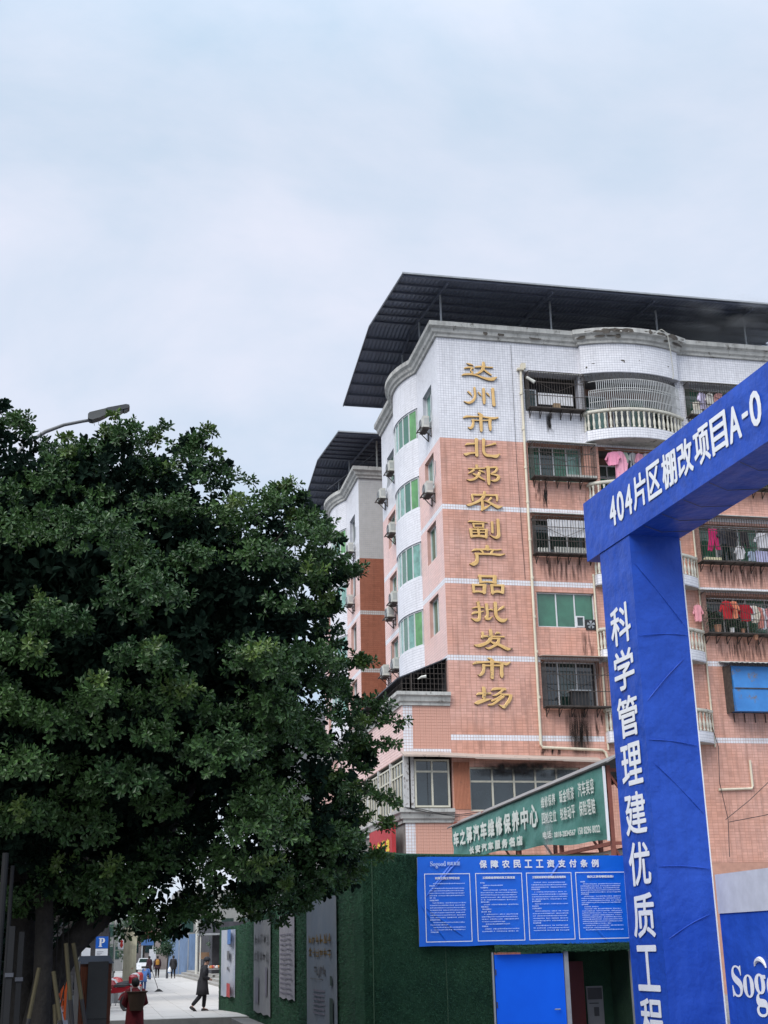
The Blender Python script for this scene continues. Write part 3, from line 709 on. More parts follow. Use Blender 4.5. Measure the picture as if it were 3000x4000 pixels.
# rounded balconies --------------------------------------------------------
bal_src = {}
def balcony(z_bot, x0, x1, first):
    hgt = .46 if first else .44
    plan = [(x0, YF), (x0, YF - .28)] + arc((x0, YF - .28), (x1, YF - .28), .78, 21, (0, -1))[1:-1] + [(x1, YF - .28), (x1, YF)]
    c = Curve(plan)
    if c.at([c.L / 2], [0.], [.5])[0][1] > YF - 1.1: c.vn = -c.vn
    mb = MB(); curve_band(mb, c, z_bot, z_bot + hgt)
    P = [tuple(p) for p in c.p]; n = len(P)
    mb.cur = 1; mb.add([(x, y, z_bot) for x, y in P] + [(x, y, z_bot + hgt) for x, y in P], [tuple(range(n)), tuple(range(n, 2 * n))[::-1]])
    b = mb.build('balcony', [M['white_grout'], M['concrete']], main_b)
    V, F = tiles_to_mesh(tile_boxes(0, c.L, z_bot + .02, z_bot + hgt - .01, TH, TH, []), c.at); np_mesh('tiling', V, F, M['white_tile'], b, world_offset(b), 'stuff')
    zt = z_bot + hgt
    mb = MB(); sweep(mb, [p for p in P], [(-.12, zt + .76), (.03, zt + .76), (.05, zt + .80), (.05, zt + .87), (-.14, zt + .87), (-.14, zt + .80)])
    mb.build('handrail', M['baluster'], b)
    if 'b' not in bal_src:
        q = MB(); q.lathe([(.055, 0), (.055, .08), (.035, .11), (.045, .16), (.062, .26), (.058, .33), (.034, .48), (.030, .56), (.045, .60), (.030, .63), (.055, .68), (.055, .76)], n=8)
        bal_src['b'] = q.mesh('baluster', M['baluster'], smooth=True)
    nb = 22
    for i in range(nb):
        a = .14 + (c.L - .28) * i / (nb - 1); p = c.at([a], [zt], [-.06])[0]
        o = bpy.data.objects.new('baluster', bal_src['b']); col.objects.link(o); o.parent = b
        o.location = Vector(tuple(p)) - world_offset(b); o.rotation_euler = (0, 0, rnd.uniform(0, 1))
    return c, b
bal8, bal8o = balcony(21.98, 19.05, 23.45, True)
for zb in (18.84, 15.80, 12.72, 9.50): balcony(zb, 19.03, 23.42, False)
# curved stainless cage above the top balcony
mb = MB(); zt = 23.36; c = bal8
for i in range(52):
    a = .5 + (c.L - .9) * i / 51; p = c.at([a], [0.], [-.02])[0]
    top = 24.62 if i > 3 else 24.2
    mb.bar((p[0], p[1], zt), (p[0], p[1], top), .022)
for z in (zt + .32, 24.12, 24.22, 24.62):
    q = c.at(np.linspace(.5, c.L - .4, 24), np.full(24, z), np.full(24, -.02)); mb.tube([tuple(v) for v in q], .018, 5)
mb.build('balcony_cage', M['stainless'], bal8o)
mb = MB()
for i in range(30):
    a = .3 + (c.L - .5) * i / 29; p = c.at([a], [0.], [-.05])[0]; mb.bar((p[0], p[1] + .1, 24.6), (p[0], p[1] + .35, 25.1), .012)
mb.build('cage_wires', M['rust_black'], bal8o)
# doors and windows at the back of the loggias
for i, h in enumerate(snap_holes(FH_B, XS)):
    gm = M['green_glass']; a0, a1, b, t = h
    window(main_b, 'y', YF, a0 + .15, a0 + 1.5, b + .02, t - .35, M['alu'], [(1, gm), (1, M['mint_glass'] if i == 0 else gm)], 1.24, tr=.55)
    window(main_b, 'y', YF, a0 + 1.75, a1 - .15, b + .02, t - .35, M['alu'], [(1, M['dark_glass']), (1, gm), (1, M['dark_glass'])], 1.24)

# downpipes ----------------------------------------------------------------
mb = MB(); mb.tube([(16.40, YF - .09, 25.1), (16.38, YF - .09, 21), (16.36, YF - .09, 16), (16.33, YF - .09, 9.42), (16.40, YF - .09, 9.32), (18.8, YF - .09, 9.24), (18.93, YF - .09, 9.15), (19.05, YF - .09, 8.75)], .055, 8)
for z in (24.0, 22.4, 20.7, 19.2, 17.6, 16, 14.4, 13.0, 11.2): mb.tube([(16.37, YF - .09, z), (16.37, YF - .09, z + .10)], .072, 8)
mb.box(16.24, 16.52, YF - .2, YF - .02, 25.1, 25.18); mb.box(16.42, 16.60, YF - .18, YF - .02, 25.18, 25.42)
mb.build('downpipe', M['pipe'], main_b)
for xx, z1, z0 in ((18.97, 16.3, 12.9), (19.06, 12.5, 9.25), (23.52, 19.3, 9.4)):
    mb = MB(); mb.tube([(xx, YF - .07, z1), (xx, YF - .07, z0)], .04, 8)
    for z in np.arange(z0 + .3, z1, 1.5): mb.tube([(xx, YF - .07, z), (xx, YF - .07, z + .08)], .052, 8)
    mb.build('downpipe', M['pipe'], main_b)
mb = MB(); mb.tube([(24.95, YF - .07, 8.9), (24.95, YF - .07, 7.9), (24.9, YF - .07, 7.8), (23.5, YF - .07, 7.75)], .05, 8); mb.build('downpipe', M['pipe'], main_b)
# thin cables on the text wall
mb = MB(); mb.tube([(16.05, YF - .02, 26.3), (16.02, YF - .02, 21), (16.10, YF - .02, 16)], .008, 4)
for k in range(12): pass
mb.build('cable', M['black'], main_b)
for pts in ([(10.9, YF - .28, 7.05), (11.5, YF - .3, 6.98), (12.3, YF - .3, 6.80), (12.9, YF - .3, 6.78), (14.2, YF - .2, 6.95)], [(10.8, YF - .27, 7.07), (11.8, YF - .3, 6.85), (12.8, YF - .3, 6.72), (14.0, YF - .2, 6.83)],
              [(23.2, YF - .3, 10.9), (23.6, YF - .2, 9.4), (23.5, YF - .2, 8.0), (23.7, YF - .2, 6.6), (23.6, YF - .2, 5.2)], [(23.6, YF - .2, 6.6), (24.6, YF - .3, 7.3), (26, YF - .3, 8.4)], [(23.7, YF - .25, 6.5), (25.2, YF - .4, 6.75), (27.0, YF - .4, 7.2)]):
    mb = MB(); mb.tube(pts, .014, 5); mb.build('cable', M['black'], main_b)
# a loose hose hanging over the front bay, with the camera lamp under it
mb = MB(); mb.tube([(22.3, YF - .75, 27.02), (22.55, YF - .98, 27.08), (22.78, YF - 1.0, 26.9), (22.9, YF - .86, 26.4), (22.98, YF - .75, 25.8), (23.02, YF - .7, 25.1), (22.96, YF - .7, 24.9)], .022, 6)
mb.build('hose', simple('hose_grey', (.42, .42, .38)), main_b)
mb = MB(); mb.tube([(16.5, YF - .5, 24.62), (16.62, YF - .55, 24.52)], .06, 8); mb.tube([(16.62, YF - .55, 24.52), (16.80, YF - .62, 24.36)], [.06, .08], 8)
mb.build('round_lamp', M['ac_white'], main_b)
mb = MB(); mb.tube([(11.6, YF + .1, 11.9), (11.75, YF + .05, 11.98), (11.92, YF, 12.0)], [.02, .05, .06], 6); mb.build('spotlight', M['ac_white'], main_b)

# stains on the wall ---------------------------------------------------------
def stain(x0, x1, z0, z1, m, y=None, n=None):
    mb = MB(); yy = (y or YF) - .013; mb.box(x0, x1, yy - .001, yy, z0, z1); mb.build('stain', m, main_b)
stain(17.35, 18.55, 9.2, 11.0, M['stain_heavy']); stain(17.55, 18.4, 8.95, 10.5, M['stain_heavy']); stain(16.7, 17.0, 19.3, 20.3, M['stain']); stain(17.0, 17.35, 18.95, 20.3, M['stain']); stain(18.6, 19.0, 19.2, 20.25, M['stain_soft'])
stain(17.4, 17.75, 22.3, 23.3, M['stain']); stain(18.2, 18.9, 12.8, 14.0, M['stain_soft']); stain(16.6, 18.9, 15.9, 17.0, M['stain_soft']); stain(23.7, 27, 15.9, 17.0, M['stain_soft'])
stain(23.7, 27, 12.8, 13.9, M['stain_soft']); stain(16.2, 17.3, 9.0, 9.4, M['stain']); stain(18.6, 19.05, 9.6, 11.0, M['stain'])
mb = MB(); mb.box(13.6, 17.8, YF - .035, YF - .02, 8.2, 8.8); mb.build('stain', M['patch_dark'], main_b)  # wide blotchy dark patch below the awning, fading at its edges

# gilded writing -------------------------------------------------------------
STROKES = [[[56,2527,3,68,2524,9,84,2520,3],[46,2504,6,60,2508,8,76,2509,9,85,2505,4],[79,2508,8,72,2495,5,79,2488,9,76,2480,5],[34,2471,5,44,2475,9,69,2478,9,96,2475,8,123,2466,10,150,2461,14,168,2463,16,184,2473,4],[92,2512,6,107,2515,9,125,2516,7,152,2516,6,168,2516,6],[129,2537,10,129,2524,15,125,2505,14,109,2488,10,91,2480,3],[130,2503,7,142,2493,9,161,2480,6]],[[56,2399,7,64,2392,9,73,2379,2],[85,2419,9,86,2401,10,86,2377,10,76,2358,11,58,2348,11,37,2353,3],[101,2399,6,107,2390,7,113,2382,2],[124,2416,12,124,2391,11,124,2366,13,124,2349,10],[137,2398,6,143,2391,8,149,2382,2],[164,2419,14,164,2394,12,165,2365,13,166,2343,14]],[[96,2304,8,104,2300,10,115,2295,7],[32,2280,7,48,2286,10,79,2287,6,107,2289,6,132,2287,8,161,2285,11,181,2290,6],[107,2296,14,106,2268,13,106,2244,13,106,2225,11],[71,2273,10,73,2259,10,68,2242,12,59,2235,11,50,2239,3],[74,2271,7,96,2271,5,117,2272,5,143,2275,7],[146,2278,13,144,2261,12,145,2243,13,145,2231,9]],[[34,2158,3,44,2164,10,60,2166,8,76,2168,8],[28,2120,6,36,2118,13,54,2124,9,76,2127,8],[83,2188,16,82,2162,13,82,2135,13,82,2114,13],[114,2189,14,112,2158,11,112,2133,12,121,2120,14,144,2117,11,164,2117,16,180,2128,4],[121,2159,4,143,2166,7,161,2173,10,165,2169,3]],[[79,2073,13,80,2058,10],[44,2057,6,62,2057,6,90,2060,7,113,2062,5],[67,2052,9,56,2044,9,42,2035,3],[88,2051,7,100,2047,8,112,2042,3],[90,2041,13,83,2028,12,69,2014,10,49,2007,9,34,2009,2],[63,2035,8,78,2029,9,95,2019,9,112,2009,3],[127,2068,16,127,2037,14,127,2010,14,127,1993,11],[115,2066,5,136,2066,7,161,2068,9,164,2061,10,155,2048,10,137,2039,5],[137,2036,3,158,2035,9,170,2027,13,162,2014,12,148,2009,9,136,2010,3]],[[107,1960,12,104,1943,13,91,1926,12,64,1910,10,39,1900,11,30,1901,3],[56,1919,7,55,1931,10,55,1944,9,74,1945,9,109,1946,8,145,1947,8,160,1948,9],[157,1948,10,159,1935,10,158,1923,7],[95,1926,10,96,1910,12,96,1890,14,92,1880,9],[94,1885,12,111,1893,10,130,1906,3],[102,1921,3,119,1918,9,139,1907,11,160,1897,15,179,1901,3],[134,1935,10,124,1924,7,117,1919,3]],[[33,1829,4,44,1832,9,71,1831,6,97,1830,4,115,1829,2],[54,1823,9,56,1807,7],[52,1821,6,97,1823,7],[95,1824,10,94,1806,8],[55,1806,5,96,1808,5],[42,1799,14,44,1765,10],[40,1797,7,112,1799,7],[108,1799,11,104,1765,12],[44,1768,10,74,1771,10,105,1768,10],[73,1799,12,75,1771,10],[45,1784,5,106,1787,5],[132,1832,11,132,1808,10,132,1787,10],[157,1844,12,157,1822,13,157,1794,13,156,1774,16,143,1766,10,119,1776,2]],[[107,1731,14,108,1716,19],[43,1707,4,56,1713,10,83,1715,8,118,1716,8,144,1715,5,165,1718,6],[76,1711,3,85,1707,9,90,1698,9],[133,1713,3,126,1707,9,122,1699,10],[56,1696,10,91,1696,8,126,1697,9,157,1695,10,180,1700,3],[62,1697,14,63,1678,13,60,1662,16,46,1653,17,31,1653,3]],[[70,1608,12,74,1579,12],[66,1604,10,138,1605,10],[133,1607,16,130,1579,17],[70,1579,9,101,1582,7,137,1579,10],[42,1569,12,44,1537,10],[39,1567,9,94,1568,9],[89,1569,16,85,1535,14],[41,1539,9,63,1541,8,91,1537,9],[118,1570,12,120,1534,12],[114,1568,9,168,1569,9],[164,1570,13,161,1538,13],[116,1538,10,141,1543,10,164,1538,9]],[[34,1472,3,54,1477,7,81,1477,6],[32,1449,6,43,1455,10,62,1457,8,81,1462,3],[59,1499,13,62,1476,12,63,1447,12,59,1428,14,45,1425,12,28,1432,2],[93,1491,13,94,1468,12,95,1448,10,89,1434,16],[87,1429,5,101,1431,10,116,1442,2],[99,1467,3,108,1470,7,117,1468,6],[129,1498,15,129,1469,14,131,1444,14,144,1429,16,160,1426,15,178,1435,3],[137,1465,3,148,1473,9,162,1482,10,164,1478,3]],[[72,1377,11,72,1365,10,69,1355,12],[65,1355,7,79,1361,9,111,1361,8,137,1361,6,159,1361,7],[104,1386,14,105,1368,15,102,1350,16,85,1334,12,59,1324,14,44,1323,10,36,1326,3],[122,1370,3,132,1377,10,144,1374,3],[109,1352,5,128,1353,7,141,1353,7],[137,1354,10,132,1337,14,115,1323,10,94,1313,9,80,1316,3],[100,1343,5,113,1335,9,135,1329,12,157,1318,13,173,1312,12,190,1316,3]],[[89,1275,6,99,1272,10,110,1265,9],[28,1250,6,41,1256,10,73,1258,7,106,1260,8,132,1259,9,162,1253,12,179,1262,4],[104,1264,16,104,1241,15,103,1216,14,102,1196,13],[70,1248,13,70,1233,12,66,1219,13,55,1207,10,45,1209,3],[67,1245,8,97,1245,6,123,1246,7,146,1247,8],[143,1248,15,141,1228,13,141,1212,16,141,1201,10]],[[66,1159,15,67,1136,15,65,1119,15],[36,1130,4,45,1135,10,67,1136,8,93,1137,8],[27,1098,4,39,1100,15,62,1108,14,78,1112,9,95,1115,2],[95,1148,3,107,1154,11,132,1156,9,153,1154,11],[144,1152,8,131,1141,9,114,1131,8,100,1128,3],[131,1135,5,146,1133,8,162,1133,8,178,1131,3],[173,1131,14,169,1116,14,157,1099,14,143,1085,13,123,1094,2],[135,1128,8,120,1118,9,95,1107,7],[145,1126,9,122,1110,9,99,1095,9,81,1092,6]]]
gw = thing('gilded_wall_lettering', 'thirteen gilded characters running down the corner wall of the tiled apartment block', 'lettering', (14.55, YF - .02, 10.8))
for ci, ch in enumerate(STROKES):
    mb = MB()
    for si, st in enumerate(ch):
        P = [np.array([13.5 + st[i] / 100, st[i + 1] / 100]) for i in range(0, len(st), 3)]; W = [st[i + 2] / 100 for i in range(0, len(st), 3)]
        # smooth the centre line
        T = np.arange(len(P)); tt = np.linspace(0, len(P) - 1, (len(P) - 1) * 4 + 1)
        def cr_(vals, t):
            i = min(int(t), len(vals) - 2); f = t - i; p1, p2 = vals[i], vals[i + 1]; p0 = vals[i - 1] if i > 0 else p1 * 2 - p2; p3 = vals[i + 2] if i + 2 < len(vals) else p2 * 2 - p1
            return .5 * ((2 * p1) + (-p0 + p2) * f + (2 * p0 - 5 * p1 + 4 * p2 - p3) * f * f + (-p0 + 3 * p1 - 3 * p2 + p3) * f ** 3)
        C = [cr_(P, t) for t in tt] if len(P) > 2 else [P[0] + (P[1] - P[0]) * t for t in tt]
        Ws = np.interp(tt, T, W) / 2
        m_ = len(C); Lp, Rp = [], []
        for i in range(m_):
            d = C[min(i + 1, m_ - 1)] - C[max(i - 1, 0)]; d = d / (np.linalg.norm(d) + 1e-9); nn = np.array([-d[1], d[0]])
            w_ = Ws[i]; Lp.append(C[i] + nn * w_); Rp.append(C[i] - nn * w_)
        def capp(c0, d, w_, s): return [c0 + d * s * w_ * .55]
        d0 = (C[0] - C[1]); d0 /= np.linalg.norm(d0) + 1e-9; d1 = (C[-1] - C[-2]); d1 /= np.linalg.norm(d1) + 1e-9
        y1 = YF - .085 - .0015 * si - .0002 * ci; y0 = YF - .02; be = .014
        vs, fs, fs2 = [], [], []
        def col_(l, r_, c_, w_):
            k = min(be, w_ * .5) / max(w_, 1e-6); li = l + (c_ - l) * k; ri = r_ + (c_ - r_) * k
            b_ = len(vs); vs.extend([(l[0], y0, l[1]), (l[0], y1 + .010, l[1]), (li[0], y1, li[1]), (ri[0], y1, ri[1]), (r_[0], y1 + .010, r_[1]), (r_[0], y0, r_[1])]); return b_
        e0 = C[0] + d0 * Ws[0] * .5; e1 = C[-1] + d1 * Ws[-1] * .5
        cols = [col_(e0 + (Lp[0] - C[0]) * .55, e0 + (Rp[0] - C[0]) * .55, e0, Ws[0] * .55)] + [col_(Lp[i], Rp[i], C[i], Ws[i]) for i in range(m_)] + [col_(e1 + (Lp[-1] - C[-1]) * .55, e1 + (Rp[-1] - C[-1]) * .55, e1, Ws[-1] * .55)]
        for i in range(len(cols) - 1):
            a, b = cols[i], cols[i + 1]
            for j in (1, 2, 3): fs.append((a + j, b + j, b + j + 1, a + j + 1))
            for j in (0, 4): fs2.append((a + j, b + j, b + j + 1, a + j + 1))
        fs.append(tuple(cols[0] + j for j in range(6))); fs.append(tuple(cols[-1] + j for j in range(6))[::-1])
        mb.cur = 0; mb.add(vs, fs); n0 = len(mb.v) - len(vs)
        for f_ in fs2: mb.f.append(tuple(i + n0 for i in f_)); mb.mi.append(1)
    mb.build('character', [M['gold_worn'] if ci >= 9 else M['gold'], M['gold_shadow']], gw)

# canopy roof ------------------------------------------------------------------
def canopy(parent, x0, x1, ye, yr, yb, ze, zr_, n_p=7):
    mb = MB(); pitch = .19; n = int((x1 - x0) / pitch) * 2
    def edge(i): return x0 + i * pitch / 2, (.032 if i % 2 else 0.)
    rows = [(ye, ze), (yr, zr_), (yb, ze)]
    vs = []; 
    for i in range(n + 1):
        x, dz = edge(i)
        vs += [(x, y, z + dz) for y, z in rows]
    fs = [(i * 3 + j, i * 3 + 3 + j, i * 3 + 4 + j, i * 3 + 1 + j) for i in range(n) for j in range(2)]
    mb.add(vs, fs)
    r = mb.build('roof', M['roof_under'], parent)
    for s in (0, 1):
        ya, za, yb_, zb = (ye, ze, yr, zr_) if s == 0 else (yb, ze, yr, zr_)
        for k in range(n_p):
            t = (k + .12) / n_p; y = ya + (yb_ - ya) * t; z = za + (zb - za) * t - .06
            q = MB(); q.box(x0 + .05, x1, y - .035, y + .035, z - .05, z + .045); q.build('purlin', M['purlin_navy'], r)
    for x in np.arange(x0 + 2.0, x1, 4.6):
        q = MB(); q.bar((x, ye + .3, ze - .14), (x, yr, zr_ - .16), .07, .10); q.bar((x, yb - .3, ze - .14), (x, yr, zr_ - .16), .07, .10); q.build('rafter', M['purlin_navy'], r)
    q = MB(); q.box(x0, x1, ye - .03, ye, ze - .02, ze + .05); q.build('eave_trim', M['steel_grey'], r)
    q = MB(); q.bar((x0 + .02, ye, ze - .05), (x0 + .02, yr, zr_ - .05), .04, .09); q.bar((x0 + .02, yb, ze - .05), (x0 + .02, yr, zr_ - .05), .04, .09); q.build('verge_trim', M['steel_dark'], r)
    return r
rf = canopy(main_b, 11.08, 30.2, 46.6, 53.6, 60.5, 28.5, 29.55)
def post(parent, x, y, z0, z1, m=None): q = MB(); q.tube([(x, y, z0), (x, y, z1)], .045, 8); q.build('post', m or M['steel_grey'], parent)
for x in (13.1, 18.0, 22.9, 27.1): post(main_b, x, 48.2, 26.6, 28.62)
for y in (51.6, 55.1, 58.3): post(main_b, 13.0, y, 26.6, 28.9)
# ------------------------------------------------------------------ second wing behind
DY = 17.5
rear_b = thing('apartment_building', 'rear wing of the tiled apartment block, half hidden behind the tree', 'building', (17, 71.2, G))
SH2 = [(h[0] + DY, h[1] + DY, h[2], h[3]) for h in SH]
yf2 = YF + DY
mb = MB()
mb.cur = 0; mb.quad((XS, yf2, ZW), (22, yf2, ZW), (22, yf2, ZC + .3), (XS, yf2, ZC + .3))
for a, b in ((yf2, YB0 + DY), (YB1 + DY, Y_END + DY)): wall_with_holes(mb, 'x', XS, a, b, ZW, ZC + .3, [h for h in SH2 if h[2] > ZW and h[0] > a - .1 and h[1] < b + .1], .4)
mb.cur = 1; mb.quad((XS, yf2, G), (22, yf2, G), (22, yf2, ZW), (XS, yf2, ZW))
mb.cur = 2
for a, b in ((yf2, YB0 + DY), (YB1 + DY, Y_END + DY)): wall_with_holes(mb, 'x', XS, a, b, G, ZW, [h for h in SH2 if h[2] < ZW and h[0] > a - .1 and h[1] < b + .1], .4)
mb.cur = 1; mb.quad((XS, Y_END + DY, G), (22, Y_END + DY, G), (22, Y_END + DY, ZC + .3), (XS, Y_END + DY, ZC + .3)); mb.quad((22, yf2, G), (22, Y_END + DY, G), (22, Y_END + DY, ZC + .3), (22, yf2, ZC + .3))
mb.build('wall', [M['white_grout'], M['shade_red_tile'], M['pink_grout']], rear_b)
mb = MB(); mb.quad((XS + .6, yf2 + .1, G), (XS + .6, Y_END + DY - .1, G), (XS + .6, Y_END + DY - .1, ZC), (XS + .6, yf2 + .1, ZC)); mb.build('interior_wall', M['interior'], rear_b)
bc2 = Curve([(x, y + DY) for x, y in bc.p])
if bc2.at([bc2.L / 2], [0.], [.5])[0][0] > XS - .6: bc2.vn = -bc2.vn
bay_wall(rear_b, bc2, BAY_W, M['white_grout']); bay_windows(rear_b, bc2, BAY_W, 9)
mb = MB(); sweep(mb, [(XS, Y_END + DY)] + [tuple(p) for p in bc2.p] + [(XS, yf2), (22, yf2)], CORN); mb.build('cornice', M['concrete'], rear_b)
W2 = tile_boxes(XS, 18.5, ZW, ZC, TH, TH, [], base=XS); B2 = np.vstack([tile_boxes(XS, 18.5, b, b + .22, TH, TH, [], base=XS) for b in BANDS])
put_tiles(rear_b, np.vstack([W2, B2]), front_surf(yf2), mat('shade_grey_tile', (.46, .46, .45), .5, var=.06))  # white tile greyed to carry the gap's shade on this front
put_tiles(rear_b, tile_boxes(XS, 18.5, 8, ZW, .22, TH, [(0, 40, b, b + .22) for b in BANDS], base=XS), front_surf(yf2), M['shade_red_tile'])
for a, b in ((yf2, YB0 + DY), (YB1 + DY, Y_END + DY)):
    hh = [h for h in SH2 if h[0] > a - .1 and h[1] < b + .1]
    W_ = tile_boxes(a, b, ZW, ZC, TH, TH, [h for h in hh if h[2] > ZW], base=yf2); Bd = np.vstack([tile_boxes(a, b, z, z + .22, TH, TH, hh, base=yf2) for z in BANDS])
    put_tiles(rear_b, np.vstack([W_, Bd]), side_surf(XS), M['white_tile'])
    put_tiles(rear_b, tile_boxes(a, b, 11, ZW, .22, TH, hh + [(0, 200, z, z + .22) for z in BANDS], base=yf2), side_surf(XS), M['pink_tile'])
put_tiles(rear_b, tile_boxes(0, bc2.L, 12.85, ZC, TH, TH, [(0, 99, a, b) for a, b in BAY_W]), bc2.at, M['white_tile'])
for h in SH2: window(rear_b, 'x', XS, h[0], h[1], h[2], h[3], M['alu'], [(1, M['green_glass']), (1, M['dark_glass'])], .17)
canopy(rear_b, 11.45, 23, 46.6 + DY, 53.6 + DY, 60.2 + DY, 28.5, 29.5)
for x, y in ((13.9, yf2 + .2), (13.0, yf2 + 3.6), (13.0, yf2 + 7.1)): post(rear_b, x, y, 26.6, 28.75, M['ac_white'] if y < yf2 + 1 else None)
q = MB(); q.bar((12.2, yf2 + 6.5, 28.0), (14.6, yf2 - 1.0, 28.35), .05); q.build('strut', M['steel_dark'], rear_b)
# a low dark roof beyond, seen between tree and wing
far_roof = MB(); far_roof.box(12.0, 19, 92, 104, G, 17.5); far_roof.box(11.6, 19.4, 91.6, 104.4, 17.5, 18.2)
solo('apartment_building', simple('far_dark_block', (.16, .17, .18)), far_roof, 'dark grey flat-roofed block behind the rear wing, left of its bay windows', 'building', (15.5, 98, G))

# ------------------------------------------------------------------ air conditioners
def ac_unit(y, z, label, x=XS, w=.74, h=.50, d=.26, out=.12, grp='air conditioners on the side walls'):
    t = thing('air_conditioner', label, 'air conditioner', (x, y, z), 0, grp)
    X0, X1 = x - out - d, x - out
    b = MB(); b.box(X0, X1, y - w / 2, y + w / 2, z, z + h); b.box(X0 - .012, X0, y - w / 2 + .02, y + w / 2 - .02, z + .02, z + h - .02)
    bo = b.build('casing', M['ac_white'], t)
    g = MB(); cy, cz = y + .10, z + h / 2
    g.add([(X0 - .016, cy + .23 * math.cos(a), cz + .23 * math.sin(a)) for a in np.linspace(0, 2 * math.pi, 20, endpoint=False)], [tuple(range(20))])
    g.build('fan_opening', M['black'], t)
    g = MB()
    for rr in (.06, .12, .18, .235): g.tube([(X0 - .024, cy + rr * math.cos(a), cz + rr * math.sin(a)) for a in np.linspace(0, 2 * math.pi, 17)], .006, 4)
    for a in np.linspace(0, math.pi, 4, endpoint=False): g.bar((X0 - .024, cy - .23 * math.cos(a), cz - .23 * math.sin(a)), (X0 - .024, cy + .23 * math.cos(a), cz + .23 * math.sin(a)), .008)
    g.build('fan_grille', M['steel_grey'], t)
    g = MB()
    for i in range(5): g.box(X0 + .04 + i * .05, X0 + .06 + i * .05, y - w / 2 - .006, y - w / 2, z + .1, z + h - .1)
    g.build('side_vent', M['steel_grey'], t)
    k = MB()
    for yy in (y - w / 2 + .1, y + w / 2 - .1):
        k.bar((x, yy, z - .02), (X0 - .12, yy, z - .02), .04); k.bar((x - .02, yy, z - .42), (x - .02, yy, z), .04); k.bar((x - .02, yy, z - .40), (X0, yy, z - .03), .03)
    k.bar((X0 - .12, y - w / 2, z - .02), (X0 - .12, y + w / 2, z - .02), .04); k.box(X0, X1, y - w / 2, y + w / 2, z - .07, z - .045)
    k.build('bracket', M['rust_black'], t)
    p = MB(); p.tube([(X1 + .02, y - w / 2 - .02, z + .3), (x - .1, y - w / 2 - .12, z + .35), (x - .04, y - w / 2 - .16, z + .8), (x - .04, y - w / 2 - .16, z + 1.35)], .018, 5)
    p.build('pipe', M['steel_grey'], t)
    return t
ACS = [(49.55, 22.82, 'white air conditioner under the topmost near window of the side wall'),
       (49.3, 19.83, 'white air conditioner just below the second near window, close to the building corner'),
       (56.3, 23.35, 'white air conditioner in front of the topmost window beyond the rounded bay'),
       (58.4, 22.71, 'white air conditioner at the far edge of the main wing, highest at that edge'),
       (56.4, 20.35, 'white air conditioner at the second window down beyond the rounded bay'),
       (56.3, 17.02, 'tilted white air conditioner right beside the bay, upper one of a stacked pair'),
       (57.2, 16.55, 'white air conditioner, lower one of a stacked pair beyond the bay'),
       (56.2, 13.94, 'white air conditioner under the lowest window beyond the bay, above the terrace cage'),
       (58.5, 14.09, 'round-fronted white air conditioner jutting out at the far edge above the terrace roof'),
       (66.85, 22.55, 'white air conditioner under the top window of the rear wing'),
       (67.2, 19.73, 'white air conditioner on the rear wing, next to the tree twigs')]
for y, z, l in ACS: ac_unit(y, z, l)
# fan outdoor unit at the front window
t = thing('exhaust_fan', 'black square exhaust fan in the lower right corner of the green front window', 'fan', (18.72, YF, 14.0))
b = MB(); b.box(18.52, 18.92, YF - .05, YF + .1, 14.0, 14.42); b.build('casing', M['black'], t)
b = MB()
for k in range(5):
    a = k * 2 * math.pi / 5; b.add([(18.72, YF - .07, 14.21), (18.72 + .17 * math.cos(a), YF - .075, 14.21 + .17 * math.sin(a)), (18.72 + .17 * math.cos(a + .7), YF - .06, 14.21 + .17 * math.sin(a + .7))], [(0, 1, 2)])
b.build('blade', M['steel_grey'], t)
# range hood box in the sooty cage
t = thing('range_hood', 'soot-black range hood box in the lowest caged kitchen window', 'range hood', (17.95, YF - .3, 10.9))
b = MB(); b.box(17.6, 18.3, YF - .45, YF - .1, 10.9, 11.45); b.build('body', M['black'], t)
b = MB(); b.box(17.52, 18.36, YF - .5, YF - .06, 11.45, 11.5); b.build('lid', M['steel_grey'], t)
# clutter on the window shelves
def clutter(name, mbx, m, label, cat, base): return solo(name, m, mbx, label, cat, base)
b = MB(); b.box(17.7, 18.0, YF - .3, YF - .1, 23.34, 23.62); clutter('cardboard_box', b, simple('cardboard', (.36, .25, .15)), 'small brown box on the shelf of the top left window cage', 'box', (17.85, YF - .2, 23.34))
b = MB()
for i in range(14):
    x = 18.0 + i * .095; b.box(x, x + .08, YF - .42, YF - .3, 20.30, 20.42)
clutter('tray', b, M['ac_white'], 'long white slatted tray on the shelf of the seventh-floor window cage', 'tray', (18.6, YF - .36, 20.3))
b = MB()
for i in range(20):
    if i == 4 or i == 5: continue
    x = 16.62 + i * .115; b.tube([(x, YF - .42, 17.03), (x, YF - .42, 17.28 if i > 5 else 17.22)], .045, 6)
clutter('bottle_row', b, M['ac_white'], 'row of white bottles standing behind the bars of the sixth-floor window cage', 'bottles', (17.8, YF - .42, 17.03)); 
b = MB(); n = 22
for i in range(n):
    x0 = 17.05 + i * 1.9 / n; x1 = x0 + 1.9 / n; d0 = .03 * (i % 2); d1 = .03 * ((i + 1) % 2)
    b.quad((x0, YF - .4 - d0, 17.72), (x1, YF - .4 - d1, 17.72), (x1, YF - .4 - d1, 18.44), (x0, YF - .4 - d0, 18.44))
clutter('awning_curtain', b, simple('white_sheet', (.70, .70, .72)), 'white pleated sheet hung across the sixth-floor window cage', 'sheet', (18, YF - .4, 17.7))
b = MB(); b.box(23.75, 24.45, YF - .5, YF - .28, 16.99, 17.10); clutter('planter_box', b, simple('pale_yellow_box', (.62, .58, .38)), 'pale yellow trough on the shelf of the cage right of the blue pillar', 'planter', (24.1, YF - .4, 16.99))
